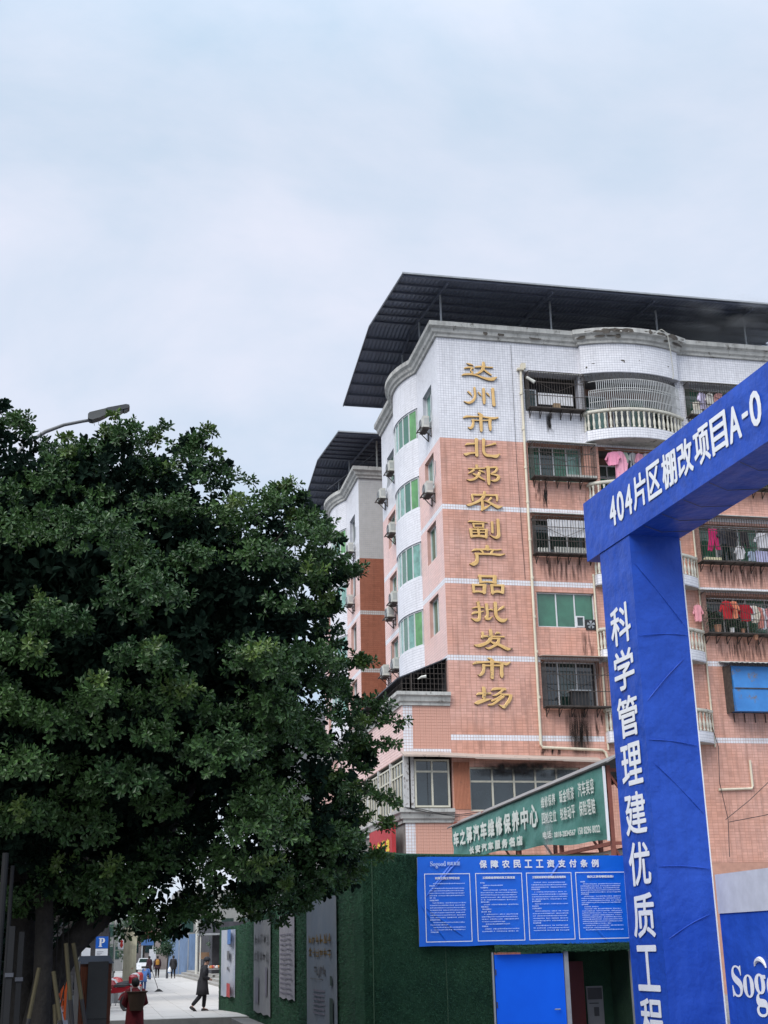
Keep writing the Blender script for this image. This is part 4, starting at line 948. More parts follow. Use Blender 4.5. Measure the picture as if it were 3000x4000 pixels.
b = MB(); b.box(23.9, 24.3, YF - .45, YF - .2, 23.47, 23.68); clutter('storage_box', b, M['ac_white'], 'white box on the shelf below the hanging shirts at the top right cage', 'box', (24.1, YF - .3, 23.47))

# blue sheet-metal window box
t = thing('window_enclosure', 'rusty blue sheet-metal box built over a fourth-floor window', 'window box', (25.7, YF, 10.75))
blue_sheet = simple('faded_blue_sheet', (.03, .16, .45), .5, c2=(.05, .24, .60), dirt=((.15, .13, .12), 1.3, .545), scale=1.)
mb = MB(); mb.frame((24.25, 0, 0), (0, 1, 0), (0, 0, 1), (1, 0, 0), [(YF - .01, 10.80), (YF - .80, 10.72), (YF - .74, 11.62), (YF - .01, 11.62)], 0, 3.15); mb.frame((24.28, 0, 0), (0, 1, 0), (0, 0, 1), (1, 0, 0), [(YF - .01, 11.64), (YF - .75, 11.64), (YF - .62, 12.55), (YF - .01, 12.55)], 0, 3.12); mb.build('panel', blue_sheet, t)
mb = MB(); mb.box(24.21, 24.26, YF - .62, YF, 10.74, 12.6); mb.box(24.3, 27.4, YF - .77, YF - .74, 11.62, 11.66); mb.build('frame', M['rust_black'], t)
mb = MB(); n = 30
for i in range(n):
    x0 = 24.05 + i * 3.4 / n; x1 = x0 + 3.4 / n; a, b_ = .03 * (i % 2), .03 * ((i + 1) % 2)
    mb.quad((x0, YF, 12.85 + a), (x1, YF, 12.85 + b_), (x1, YF - .95, 12.62 + b_), (x0, YF - .95, 12.62 + a))
mb.build('corrugated_roof', M['concrete'], t)
for i in range(6): mb = MB(); x = 24.5 + i * .45; mb.bar((x, YF - .03, 10.4), (x, YF - .03, 10.75), .03); mb.build('bracket', M['rust_black'], t)

# ------------------------------------------------------------------ laundry
def garment(kind, cname, rgb, x, z, w, h, label, y=None, group='laundry hanging in the window cages', rz=0., spots=None):
    y = y or YF - .38; w = w * 1.25
    t = thing(kind, label, 'laundry', (x, y, z), rz, group)
    r = random.Random(int(x * 100 + z * 10))
    if kind in ('shirt', 'dress', 'hoodie'):
        s = .16 if kind != 'dress' else .12
        pts = [(-.10 * w, 0), (.10 * w, 0), (.34 * w, -.05 * h), (.62 * w, -(.34 + s) * h), (.46 * w, -(.42 + s) * h), (.32 * w, -.28 * h), (.36 * w, -.95 * h), (.12 * w, -h), (-.14 * w, -.96 * h), (-.36 * w, -h), (-.32 * w, -.28 * h), (-.46 * w, -(.42 + s) * h), (-.62 * w, -(.34 + s) * h), (-.34 * w, -.05 * h)]
    elif kind == 'trousers': pts = [(-.3 * w, 0), (.3 * w, 0), (.5 * w, -.9 * h), (.25 * w, -.92 * h), (.02 * w, -.35 * h), (-.2 * w, -h), (-.5 * w, -.98 * h)]
    else: pts = [(-.5 * w, 0), (.5 * w, .0), (.5 * w, -.97 * h), (.1 * w, -h), (-.5 * w, -.95 * h)]
    me = bmesh.new(); n = len(pts)
    vf = [me.verts.new((p[0], -.05 + r.uniform(-.03, .03), p[1])) for p in pts]; vb = [me.verts.new((p[0] * .97, .05 + r.uniform(-.02, .02), p[1] * .98)) for p in pts]
    me.faces.new(vf); me.faces.new(vb[::-1])
    for i in range(n): me.faces.new((vf[i], vb[i], vb[(i + 1) % n], vf[(i + 1) % n]))
    bmesh.ops.triangulate(me, faces=me.faces[:]); bmesh.ops.subdivide_edges(me, edges=me.edges[:], cuts=1)
    for v in me.verts: v.co.y += math.sin(v.co.x * 38 + r.random() * .5) * .018
    d = bpy.data.meshes.new('cloth'); me.to_mesh(d); me.free(); d.materials.append(simple('cloth_' + cname, rgb, .9, bump=.01, bscale=30, **({'dirt': spots} if spots else {})))
    o = bpy.data.objects.new('cloth', d); col.objects.link(o); o.parent = t
    hb = MB(); hb.bar((-.2 * w, 0, -.01), (.2 * w, 0, -.01), .015); hb.tube([(0, 0, 0), (0, 0, .06), (.03, 0, .09), (0, 0, .11)], .006, 4)
    hb.build('hanger', M['ac_white'], t, ws=False)
    return t
def rail(x0, x1, z, y=YF - .38):
    b = MB(); b.tube([(x0, y, z), (x1, y, z)], .012, 5); b.build('clothes_rail', M['steel_grey'], main_b)
rail(24.0, 27.3, 24.62); rail(19.8, 22.8, 21.68, YF - .3); rail(23.8, 27.3, 18.48); rail(23.8, 27.3, 15.38)
LA = [('shirt', 'lavender', (.55, .50, .66), 24.40, 24.52, .42, .82, 'lavender white shirt hanging leftmost in the top right cage'),
      ('shirt', 'offwhite', (.62, .60, .56), 24.76, 24.50, .34, .70, 'off-white shirt next to the lavender one in the top right cage'),
      ('shirt', 'dusty_pink', (.50, .25, .24), 25.18, 24.52, .40, .72, 'dusty pink shirt in the top right cage beside the beam'),
      ('shirt', 'pale_grey', (.55, .55, .56), 25.60, 24.48, .34, .62, 'pale grey shirt hanging last before the blue beam covers the cage'),
      ('trousers', 'dark_slacks', (.03, .035, .05), 25.38, 24.48, .26, .8, 'dark slacks between the dusty pink and the pale grey shirts'),
      ('towel', 'cream_towel', (.60, .56, .48), 24.08, 24.05, .22, .4, 'small cream towel under the lavender shirt beside the green curtain'),
      ('shirt', 'sky_top', (.40, .48, .60), 25.85, 17.45, .30, .42, 'small sky blue top between the white top and the striped towel'),
      ('trousers', 'black_leggings', (.02, .02, .025), 25.60, 18.30, .34, .8, 'black leggings between the black knit top and the white hooded top'),
      ('trousers', 'magenta', (.62, .02, .16), 24.22, 18.36, .45, .98, 'bright magenta leggings hanging in the sixth-floor cage right of the pillar'),
      ('shirt', 'charcoal', (.04, .045, .06), 24.62, 18.36, .36, .66, 'charcoal top hanging next to the magenta leggings'),
      ('shirt', 'black_knit', (.015, .016, .022), 24.98, 18.36, .42, .72, 'black knit top in the sixth-floor cage right of the pillar'),
      ('shirt', 'white_black', (.66, .66, .68), 25.34, 17.66, .32, .58, 'small white top hanging low beside the green window'),
      ('hoodie', 'white_hoodie', (.66, .66, .70), 26.50, 18.30, .60, .72, 'white hooded top hanging high near the right edge'),
      ('towel', 'striped', (.50, .50, .72), 26.38, 17.48, .55, .50, 'lilac and white striped towel over the rail near the right edge'),
      ('shirt', 'red', (.50, .02, .03), 24.48, 15.28, .40, .78, 'red shirt hanging left of the peach one above the plants'),
      ('shirt', 'peach', (.75, .25, .14), 24.80, 15.28, .34, .74, 'peach orange shirt hanging beside the left red one'),
      ('hoodie', 'crimson', (.42, .01, .025), 25.28, 15.18, .46, .74, 'crimson jacket hanging in the middle of the fifth-floor cage'),
      ('shirt', 'white_top', (.70, .70, .72), 25.50, 15.12, .26, .64, 'white shirt hanging against the crimson jacket'),
      ('shirt', 'cream', (.68, .62, .52), 25.70, 15.12, .30, .72, 'cream cardigan hanging right of the crimson jacket'),
      ('shirt', 'salmon', (.60, .24, .20), 25.92, 15.06, .24, .90, 'long salmon shirt between the cream and the white garments'),
      ('shirt', 'white_long', (.72, .72, .78), 26.04, 15.04, .24, .92, 'long white coat hanging right of the salmon shirt'),
      ('shirt', 'rose', (.55, .25, .25), 26.35, 15.04, .36, .80, 'rose-coloured top at the right edge of the fifth-floor cage')]
for k, c, rgb, x, z, w, h, l in LA: garment(k, c, rgb, x, z, w, h, l, rz=rnd.uniform(-.5, .5) if k == 'shirt' else rnd.uniform(-.3, .3))
LB = [('shirt', 'pink_print', (.72, .28, .42), 20.12, 21.56, .44, .60, 'pink long-sleeved top hanging leftmost on the seventh-floor balcony', None),
      ('dress', 'pink_dress', (.75, .36, .48), 20.40, 21.60, .46, 1.22, 'long pink pyjama dress with red spots on the seventh-floor balcony', ((.6, .06, .12), 9, .60)),
      ('shirt', 'sage', (.25, .32, .27), 20.66, 21.56, .26, .5, 'sage green shirt behind the pink dress', None),
      ('hoodie', 'ash', (.36, .36, .37), 21.02, 21.56, .40, .68, 'ash grey top on the seventh-floor balcony', None),
      ('shirt', 'pink_spot', (.74, .34, .44), 21.30, 21.56, .32, .78, 'second pink spotted top, right of the ash grey one', ((.6, .06, .12), 9, .60)),
      ('shirt', 'lilac', (.52, .48, .56), 21.60, 21.56, .32, .60, 'lilac grey top, last one before the blue beam', None),
      ('trousers', 'navy', (.02, .025, .05), 20.84, 21.56, .24, .9, 'navy trousers hanging between the sage and the ash grey tops', None),
      ('shirt', 'hidden_pink', (.70, .30, .34), 23.25, 15.1, .3, .7, 'pale pink top peeping out from behind the blue pillar', None)]
for k, c, rgb, x, z, w, h, l, sp in LB: garment(k, c, rgb, x, z, w, h, l, y=YF - .3, rz=rnd.uniform(-.6, .6), spots=sp, group='laundry hanging on the balconies')

# foliage helper -------------------------------------------------------------
def leaves_np(P, D, Nn, Ls, rng, wid=.46):
    """leaf quads: base P, direction D, normal Nn, length Ls -> V, F (two quads folded at the midrib)"""
    n = len(P); S = np.cross(D, Nn); S /= np.linalg.norm(S, axis=1)[:, None] + 1e-9
    Nn = np.cross(S, D); Ls = Ls[:, None]; w = Ls * wid * .5; fold = w * .35; dr = Ls * .10
    V = np.empty((n, 6, 3))
    V[:, 0] = P; V[:, 1] = P + D * Ls * .38 + S * w * .78 + Nn * fold; V[:, 2] = P + D * Ls * .76 + S * w * .92 + Nn * (fold * .7) - Nn * dr * .4
    V[:, 3] = P + D * Ls - Nn * dr; V[:, 4] = P + D * Ls * .76 - S * w * .92 + Nn * (fold * .7) - Nn * dr * .4; V[:, 5] = P + D * Ls * .38 - S * w * .78 + Nn * fold
    F = np.array([[0, 1, 2, 3], [0, 3, 4, 5]])[None] + (np.arange(n) * 6)[:, None, None]
    return V.reshape(-1, 3), F.reshape(-1, 4)
def unit(a): return a / (np.linalg.norm(a, axis=-1, keepdims=True) + 1e-9)
def bush(parent, name, c, r, n, m, L_=.12, seed=1):
    rg = np.random.default_rng(seed); d = unit(rg.normal(size=(n, 3))); P = np.array(c) + d * np.array(r) * rg.uniform(.55, 1.05, (n, 1))
    D = unit(d + rg.normal(size=(n, 3)) * .6 + [0, 0, .2]); V, F = leaves_np(P, D, unit(rg.normal(size=(n, 3)) * .5 + [0, 0, 1]), rg.uniform(.7, 1.2, n) * L_, rg)
    return np_mesh(name, V, F, m, parent, world_offset(parent) if parent else (0, 0, 0), 'stuff' if parent else None)
def potted(x, z, s, label, seed, pm):
    t = thing('potted_plant', label, 'plant', (x, YF - .42, z), 0, 'potted plants in the fifth-floor cage')
    b = MB(); b.lathe([(.07 * s, 0), (.10 * s, .18 * s), (.11 * s, .18 * s), (.11 * s, .2 * s)], (x, YF - .42, z), 10); b.build('pot', pm, t)
    bush(t, 'foliage', (x, YF - .42, z + .36 * s), (.2 * s, .16 * s, .22 * s), 160, M['leaf_far'], .07, seed)
white_pot = simple('white_pot', (.7, .7, .7)); clay = simple('clay_pot', (.40, .20, .12))
potted(24.62, 13.95, 1.0, 'small green plant in a white pot in the middle of the cage shelf', 11, white_pot)
potted(24.0, 13.95, 1.5, 'tall bushy plant at the left end of the fifth-floor cage', 12, clay)
potted(25.1, 13.95, .9, 'low green plant in a clay pot right of the white pot', 13, clay)
potted(25.62, 13.7, 1.1, 'trailing plant spilling over the edge of the fifth-floor cage', 14, clay)
t = thing('climbing_plant', 'thin climber growing up the left bars of the fifth-floor cage', 'plant', (23.6, YF - .5, 13.95))
bush(t, 'foliage', (23.62, YF - .5, 14.55), (.15, .14, .62), 170, M['leaf_far'], .07, 5)

# ------------------------------------------------------------------ blue gateway
PA = math.atan(.068)
gate = thing('site_gateway', 'tall gateway wrapped in blue cloth with white slogans at the site entrance', 'gateway', (9.48, 22.0, G), PA)
def wob(p, k=.02): return p
def cloth_box(mb, x0, x1, y0, y1, z0, z1, nx=4, ny=6, nzz=10, amp=.012, seed=0):
    """box with subdivided, slightly billowing faces"""
    r = random.Random(seed)
    def face(o, u, v, n, nu, nv):
        o, u, v, n = map(Vector, (o, u, v, n)); base = []
        ph = r.uniform(0, 6)
        for j in range(nv + 1):
            for i in range(nu + 1):
                a, b = i / nu, j / nv; e = math.sin(math.pi * a) * math.sin(math.pi * b) ** .5 if 0 < a < 1 and 0 < b < 1 else 0
                base.append(o + u * a + v * b + n * (e * amp * (math.sin(a * 7 + b * 19 + ph) + r.uniform(-.5, .5))))
        mb.add(base, [(j * (nu + 1) + i, j * (nu + 1) + i + 1, (j + 1) * (nu + 1) + i + 1, (j + 1) * (nu + 1) + i) for j in range(nv) for i in range(nu)])
    X, Y, Z = x1 - x0, y1 - y0, z1 - z0
    face((x0, y0, z0), (X, 0, 0), (0, 0, Z), (0, -1, 0), nx, nzz); face((x1, y1, z0), (-X, 0, 0), (0, 0, Z), (0, 1, 0), nx, nzz)
    face((x0, y1, z0), (0, -Y, 0), (0, 0, Z), (-1, 0, 0), ny, nzz); face((x1, y0, z0), (0, Y, 0), (0, 0, Z), (1, 0, 0), ny, nzz)
    face((x0, y1, z0), (X, 0, 0), (0, -Y, 0), (0, 0, -1), nx, ny); face((x0, y0, z1), (X, 0, 0), (0, Y, 0), (0, 0, 1), nx, ny)
mb = MB(); cloth_box(mb, 0, 1.05, 0, 1.30, 0, 9.46 - G, 5, 5, 34, .012, 1)
mb.build('pillar', M['blue_cloth'], gate, ws=False, smooth=False)
mb = MB(); cloth_box(mb, 0, 1.05, -16.3, -15.0, 0, 9.46 - G, 5, 5, 34, .012, 4); mb.build('pillar', M['blue_cloth'], gate, ws=False)
mb = MB(); cloth_box(mb, -.02, 1.07, -16.4, 1.86, 9.45 - G, 10.68 - G, 5, 40, 5, .014, 2)
mb.build('beam', M['blue_cloth'], gate, ws=False)
mb = MB()      # white edging of the cloth and the steel showing at the rim
mb.bar((1.055, -.004, .2), (1.055, -.004, 9.4 - G), .018); mb.build('cloth_edge', M['print_white'], gate, ws=False)
slog = '科学管理建优质工程'
zc = [7.84, 6.98, 6.10, 5.23, 4.35, 3.47, 2.59, 1.71, .84]
for chx, z in zip(slog, zc):
    mb = MB(); text(mb, chx, (-.016, 1.04, z - .36 - G), (0, -1, 0), (0, 0, 1), .84, .76, .016, n=(-1, 0, 0)); mb.build('slogan_character', M['print_white'], gate, ws=False)
x = .66
for chx, w in (('4', .36), ('0', .38), ('4', .38), ('片', .64), ('区', .64), ('棚', .64), ('改', .64), ('项', .64), ('目', .62), ('A', .46), ('-', .26), ('0', .42)):
    w *= .915; mb = MB(); hh = .66 if not chx == '-' else .09; zz = 9.78 - G + (.27 if chx == '-' else 0)
    if chx in '40A': hh = .60
    text(mb, chx, (-.036, x, zz), (0, -1, 0), (0, 0, 1), w - .05, hh, .017, n=(-1, 0, 0)); mb.build('slogan_character', M['print_white'], gate, ws=False)
    x -= w
mb = MB()
for (xa, za, xb, zb) in ((.05, 8.9, 1.0, 7.7), (.02, 7.5, 1.03, 7.55), (.08, 6.3, .9, 7.1), (.03, 5.6, 1.02, 5.5), (.1, 5.2, 1.0, 4.3), (.02, 3.4, 1.03, 3.35), (.1, 2.2, .95, 2.6)):
    pts = [(xa + (xb - xa) * t_, -.012 - .004 * math.sin(t_ * 9), za - G + (zb - za) * t_ + .03 * math.sin(t_ * 3)) for t_ in np.linspace(0, 1, 9)]
    mb = MB(); mb.tube(pts, [.002] + [.009] * 7 + [.002], 5); mb.build('cloth_fold', M['blue_cloth'], gate, ws=False)
# wrinkle shade under the beam, drawn as thin dark tubes
mb = MB()
for i, yy in enumerate((-.6, -1.3, -2.1, -3.0, -4.0)):
    mb.tube([(.02, yy, 9.435 - G), (.5, yy + .25, 9.425 - G), (1.04, yy + .1, 9.435 - G)], .006, 4)
mb.build('wrinkle_line', M['steel_dark'], gate, ws=False)

# ------------------------------------------------------------------ site fence to the right of the gateway
fence = thing('site_fence', 'blue site fence with a white top strip and big white serif lettering', 'fence', (10.56, 16, G), 0)
mb = MB(); mb.box(10.52, 10.60, 8, 21.9, G, 2.60); mb.build('blue_panel', M['blue_cloth'], fence)
mb = MB(); mb.box(10.50, 10.62, 8, 21.9, 2.60, 3.25); mb.build('top_strip', simple('pale_strip', (.50, .52, .60)), fence)
SB = '\U0001D412'; sb = {'S': '\U0001D412', 'o': '\U0001D428', 'g': '\U0001D420', 'd': '\U0001D41D'}
mb = MB(); y = 21.66
for chx, w, h, dz in (('S', .40, .50, 0), ('o', .40, .36, 0), ('g', .42, .66, -.28), ('o', .40, .36, 0), ('o', .40, .36, 0), ('d', .42, .52, 0)):
    text(mb, sb[chx], (10.512, y, 1.26 + dz), (0, -1, 0), (0, 0, 1), w - .02, h, .004, n=(-1, 0, 0)); y -= w
# the accent mark riding on the g
arcp = [(10.511, 20.80 - .2 + .2 * math.cos(a), 1.70 + .16 * math.sin(a)) for a in np.linspace(R(170), R(20), 12)]
mb.tube(arcp, [.012 + .03 * math.sin(i / 11 * math.pi) for i in range(12)], 6)
mb.build('lettering', M['print_white'], fence)

# ------------------------------------------------------------------ turf covered hoarding
hoard = thing('site_hoarding', 'tall hoarding covered in dark green artificial turf along the pavement', 'hoarding', (5.0, 24.2, G))
plan = [(4.16, 47.3), (4.34, 46.2), (4.55, 44.6), (4.59, 43), (4.59, 34), (4.59, 24.55), (4.72, 24.30), (4.98, 24.05), (5.4, 24.0), (7.02, 24.0)]
ztop = [2.95, 2.95, 2.97, 3.0, 3.3, 3.74, 3.79, 3.81, 3.76, 3.73]
def turf_panel(pts, zt, z0=G):
    mb = MB(); n = len(pts)
    vs = [(p[0], p[1], z0 if not isinstance(z0, list) else z0[i]) for i, p in enumerate(pts)] + [(p[0], p[1], zt[i]) for i, p in enumerate(pts)]
    return mb.add(vs, [(i, i + 1, n + i + 1, n + i) for i in range(n - 1)])
def turf_blades(pts, zt, dens, seed, z0=G, L_=.03, parent=None):
    rg = np.random.default_rng(seed); P = []; Nl = []
    for i in range(len(pts) - 1):
        a = np.array(pts[i]); b = np.array(pts[i + 1]); l = np.linalg.norm(b - a); h0, h1 = zt[i] - z0, zt[i + 1] - z0
        n = int(l * (h0 + h1) / 2 * dens); u = rg.random(n); v = rg.random(n); q = a + (b - a) * u[:, None]; z = z0 + v * (h0 + (h1 - h0) * u)
        t = (b - a) / l; nn = np.array([t[1], -t[0], 0])
        if nn.dot(np.array([0 - a[0], 0 - a[1], 0])) < 0: nn = -nn
        P.append(np.column_stack([q, z])); Nl.append(np.tile(nn, (n, 1)))
    P = np.vstack(P); Nl = np.vstack(Nl); n = len(P)
    D = unit(Nl + rg.normal(size=(n, 3)) * .45 + [0, 0, -.35]); S = unit(np.cross(D, rg.normal(size=(n, 3)))) * .005 
    L2 = (L_ * rg.uniform(.6, 1.4, n))[:, None]
    V = np.stack([P - S, P + S, P + D * L2 + S * .4], 1).reshape(-1, 3); F = np.arange(n * 3).reshape(-1, 3)
    return np_mesh('turf_pile', V, F, M['turf_blade'], parent, world_offset(parent), 'stuff')
turf_panel(plan, ztop).build('turf_wall', M['turf'], hoard)
turf_panel([(p[0] + .06, p[1] + .08) for p in plan], ztop).build('turf_backing', M['steel_dark'], hoard)
turf_blades(plan[6:], ztop[6:], 9000, 1, parent=hoard); turf_blades(plan[:7], ztop[:7], 800, 2, L_=.04, parent=hoard)
# header above the doorway, right end post, rim turned over the top
mb = MB(); mb.box(7.02, 9.47, 24.0, 24.05, 2.04, 3.72); mb.build('turf_header', M['turf'], hoard)
turf_blades([(7.02, 23.998), (9.47, 23.998)], [3.72, 3.72], 5000, 5, z0=2.08, parent=hoard)
mb = MB(); rr = random.Random(2); n = 26
vs = []
for i in range(n + 1):
    x = 7.04 + i * 2.70 / n; sag = .02 * math.sin(i * .8) + rr.uniform(-.008, .008)
    vs += [(x, 23.90, 2.16 + sag), (x, 23.86, 2.03 + sag * .5 + .03 * (i / n))]
mb.add(vs, [(2 * i, 2 * i + 2, 2 * i + 3, 2 * i + 1) for i in range(n)]); mb.build('turf_flap', M['turf'], hoard)
turf_blades([(7.04, 23.86), (9.74, 23.86)], [2.17, 2.19], 9000, 6, z0=2.03, parent=hoard)
mb = MB(); mb.tube([(p[0], p[1] + .03, z) for p, z in zip(plan[5:], ztop[5:])] + [(9.4, 24.03, 3.71)], .035, 6); mb.build('top_roll', M['turf'], hoard)
mb = MB(); mb.box(4.9, 4.92, 24.06, 24.08, G, 3.7) if False else mb.tube([(4.85, 24.12, G), (4.86, 24.13, 3.75)], .008, 4); mb.build('seam', simple('turf_seam', (.06, .12, .07)), hoard)
for xs in (6.15,):
    mb = MB(); mb.tube([(xs, 23.985, G), (xs + .01, 23.98, 1.3), (xs, 23.985, 2.14)], .006, 4); mb.build('seam', M['turf_seam'], hoard)
# entrance: posts, passage walls
for a_ in ((8.36, 8.44, 23.93, 24.03), (9.66, 9.74, 23.97, 24.06), (7.0, 7.03, 23.95, 24.02)): mb = MB(); mb.box(*a_, G, 2.04); mb.build('door_post', M['steel_grey'], hoard)
mb = MB(); mb.quad((8.42, 25.4, G), (9.9, 25.4, G), (9.9, 25.4, 2.4), (8.42, 25.4, 2.4)); mb.quad((8.0, 24.06, 2.05), (9.9, 24.06, 2.05), (9.9, 25.4, 2.4), (8.0, 25.4, 2.4)); mb.quad((9.8, 24.05, G), (9.8, 25.4, G), (9.8, 25.4, 2.4), (9.8, 24.05, 2.4)); mb.quad((8.0, 24.1, G), (8.0, 25.4, G), (8.0, 25.4, 2.4), (8.0, 24.1, 2.4))
mb.build('passage_wall', M['turf'], hoard)
dr = thing('metal_door', 'plain bright blue metal door in the turf hoarding', 'door', (7.7, 24.0, G))
mb = MB(); mb.box(7.05, 8.35, 23.955, 24.0, G + .05, 2.0); mb.build('leaf', M['blue_door'], dr)
for z in (.55, 1.1, 1.65): mb = MB(); mb.tube([(7.06, 23.945, z), (7.06, 23.945, z + .1)], .012, 6); mb.build('hinge', M['steel_dark'], dr)
mb = MB(); mb.box(7.07, 8.33, 23.951, 23.954, .62, .66); mb.build('door_rib', M['blue_door'], dr)
mb = MB(); mb.tube([(8.22, 23.95, 1.05), (8.22, 23.90, 1.05), (8.12, 23.90, 1.05)], .012, 6); mb.build('handle', M['steel_grey'], dr)
t = thing('inner_door', 'dark red door standing open inside the site entrance', 'door', (8.8, 25.1, G))
mb = MB(); mb.box(8.50, 9.12, 25.05, 25.09, G, 1.84); mb.build('leaf', simple('dark_red_panel', (.12, .015, .012), .5), t); mb = MB(); mb.box(8.46, 8.56, 24.99, 25.05, G, 1.84); mb.build('edge', simple('orange_red', (.30, .05, .02), .5), t)
# posters in the passage
t = thing('notice_sheet', 'grey notice sheet taped to the dark wall inside the entrance', 'notice', (9.42, 25.38, .7))
mb = MB(); mb.box(9.27, 9.60, 25.36, 25.39, .60, 1.38); mb.build('sheet', simple('grey_paper', (.30, .30, .32)), t)
mb = MB(); mb.box(9.29, 9.58, 25.355, 25.359, 1.14, 1.35); mb.box(9.40, 9.50, 25.353, 25.358, .84, 1.0); mb.box(9.31, 9.5, 25.353, 25.358, 1.06, 1.08); mb.build('print', simple('grey_print', (.09, .09, .10)), t)

# big blue notice board ---------------------------------------------------------
bd = thing('notice_board', 'wide blue notice board with four framed columns of white text above the site door', 'notice board', (7.6, 23.9, 2.15))
def bpt(u, v):      # board coordinates: u 0..1 to the right, v 0..1 up
    return (5.64 + 3.80 * u * 1.0 + .03 * (1 - v) * 0, 23.93, 2.16 + (3.72 - 2.16 - .035 * u) * v)
BW = 9.44 - 5.64 + .36; 
def B3(u, v): return (5.645 + 4.13 * u, 23.90, 2.165 + 1.55 * v)
mb = MB(); nx, nz_ = 40, 14; rr = random.Random(4)
vs = []
for j in range(nz_ + 1):
    for i in range(nx + 1):
        u, v = i / nx, j / nz_; p = B3(u, v); e = .012 * math.sin(u * 9 + v * 5) * math.sin(math.pi * v) + .006 * math.sin((u * 4.13 + v * 1.5) * 9)
        edge = .006 * math.sin(u * 23) * (1 if j == 0 else .5 if j == nz_ else 0)
        vs.append((p[0] + (.01 * math.sin(v * 8) if i in (0, nx) else 0), p[1] - .012 - abs(e) * .4, p[2] + edge))
mb.add(vs, [(j * (nx + 1) + i, j * (nx + 1) + i + 1, (j + 1) * (nx + 1) + i + 1, (j + 1) * (nx + 1) + i) for j in range(nz_) for i in range(nx)])
mb.build('printed_sheet', M['blue_board'], bd)
mb = MB(); mb.box(5.66, 9.76, 23.905, 23.955, 2.19, 3.70); mb.build('backing', M['steel_grey'], bd)
YB = 23.868
for (u0, v0, u1, v1) in ((.17, .96, .03, .53), (.20, .99, .06, .60), (.01, .47, .12, .06), (.02, .46, .20, .10), (.68, .98, .60, .72), (.80, .2, .86, .02), (.99, .99, .97, .72)):
    a_, b_ = Vector(B3(u0, v0)), Vector(B3(u1, v1)); d_ = (b_ - a_).normalized(); s_ = Vector((0, 1, 0)).cross(d_) * .028
    mb = MB(); n_ = 8; vs = []
    for i in range(n_ + 1):
        t_ = i / n_; p_ = a_.lerp(b_, t_); w_ = math.sin(math.pi * t_) ** .6
        vs += [tuple(p_ - s_ * w_ + Vector((0, -.024, 0))), tuple(p_ + Vector((0, -.024 - .016 * w_, 0))), tuple(p_ + s_ * w_ + Vector((0, -.024, 0)))]
    mb.add(vs, [(3 * i + j, 3 * i + 3 + j, 3 * i + 4 + j, 3 * i + 1 + j) for i in range(n_) for j in range(2)]); mb.build('crease', M['blue_board'], bd)
YB = 23.862
fr = MB(); col_u = [(.030, .238), (.262, .478), (.497, .710), (.728, .965)]
for (a, b) in col_u:
    x0, x1 = 5.645 + 4.13 * a, 5.645 + 4.13 * b; z0, z1 = 2.165 + 1.55 * .045, 2.165 + 1.55 * .81; w = .014
    fr.box(x0, x1, YB - .001, YB, z0, z0 + w); fr.box(x0, x1, YB - .001, YB, z1 - w, z1); fr.box(x0, x0 + w, YB - .0012, YB - .0002, z0 + w, z1 - w); fr.box(x1 - w, x1, YB - .0012, YB - .0002, z0 + w, z1 - w)
fr.build('column_frame', M['print_white'], bd)
mb = MB()
for i, chx in enumerate('保障农民工工资支付条例'):
    mb = MB(); text(mb, chx, (5.645 + 4.13 * (.283 + i * .0525), YB, 2.165 + 1.55 * .865), (1, 0, 0), (0, 0, 1), .145, .145, .006, n=(0, -1, 0)); mb.build('title_character', M['print_white'], bd)
mb = MB(); x = 5.645 + 4.13 * .058
for chx, w, h, dz in (('S', .055, .085, 0), ('o', .05, .055, 0), ('g', .05, .095, -.04), ('o', .05, .055, 0), ('o', .05, .055, 0), ('d', .055, .09, 0)):
    text(mb, sb[chx], (x, YB, 2.165 + 1.55 * .893 + dz), (1, 0, 0), (0, 0, 1), w - .004, h, .0015, n=(0, -1, 0)); x += w * .96
for i, chx in enumerate('和尚集团' if False else '朔高集团'): text(mb, chx, (x + .02 + i * .062, YB, 2.165 + 1.55 * .90), (1, 0, 0), (0, 0, 1), .055, .066, .002, n=(0, -1, 0))
mb.build('logo', M['print_pale'], bd)
mb = MB()
for (a, b), s_ in zip(col_u, ('农民工找工作时注意', '工程建设领域农民工需注意', '工程建设领域欠薪预防及处理须知', '拖欠工资有哪些途径?')):
    W_ = 4.13 * (b - a); tw = min(W_ * .74, len(s_) * .052); text(mb, s_, (5.645 + 4.13 * (a + b) / 2 - tw / 2, YB, 2.165 + 1.55 * .742), (1, 0, 0), (0, 0, 1), tw, .046, .003, n=(0, -1, 0))
mb.build('column_heading', M['print_white'], bd)
mb = MB(); rr = random.Random(12)
for ci, (a, b) in enumerate(col_u):
    x0, x1 = 5.645 + 4.13 * (a + .022), 5.645 + 4.13 * (b - .024); rows = 21 if ci != 3 else 24; k = 0
    for r_ in range(rows):
        z = 2.165 + 1.55 * (.69 - r_ * .57 / rows)
        head = rr.random() < .24; short = head or rr.random() < .2; L_ = (x1 - x0) * (rr.uniform(.1, .28) if head else rr.uniform(.4, .8) if short else rr.uniform(.95, 1.0)); x = x0 + (0 if head or k else .05); k = 0 if short else 1
        xe = x0 + L_
        while x < xe:
            w = rr.uniform(.012, .030); 
            if rr.random() < .06: x += .02
            mb.box(x, min(x + w, xe + .004), YB - .0008, YB, z + rr.uniform(0, .005), z + (.024 if head else .017) + rr.uniform(-.003, .003)); x += w + rr.uniform(.004, .009)
mb.build('small_print', M['print_pale'], bd, kind='stuff')

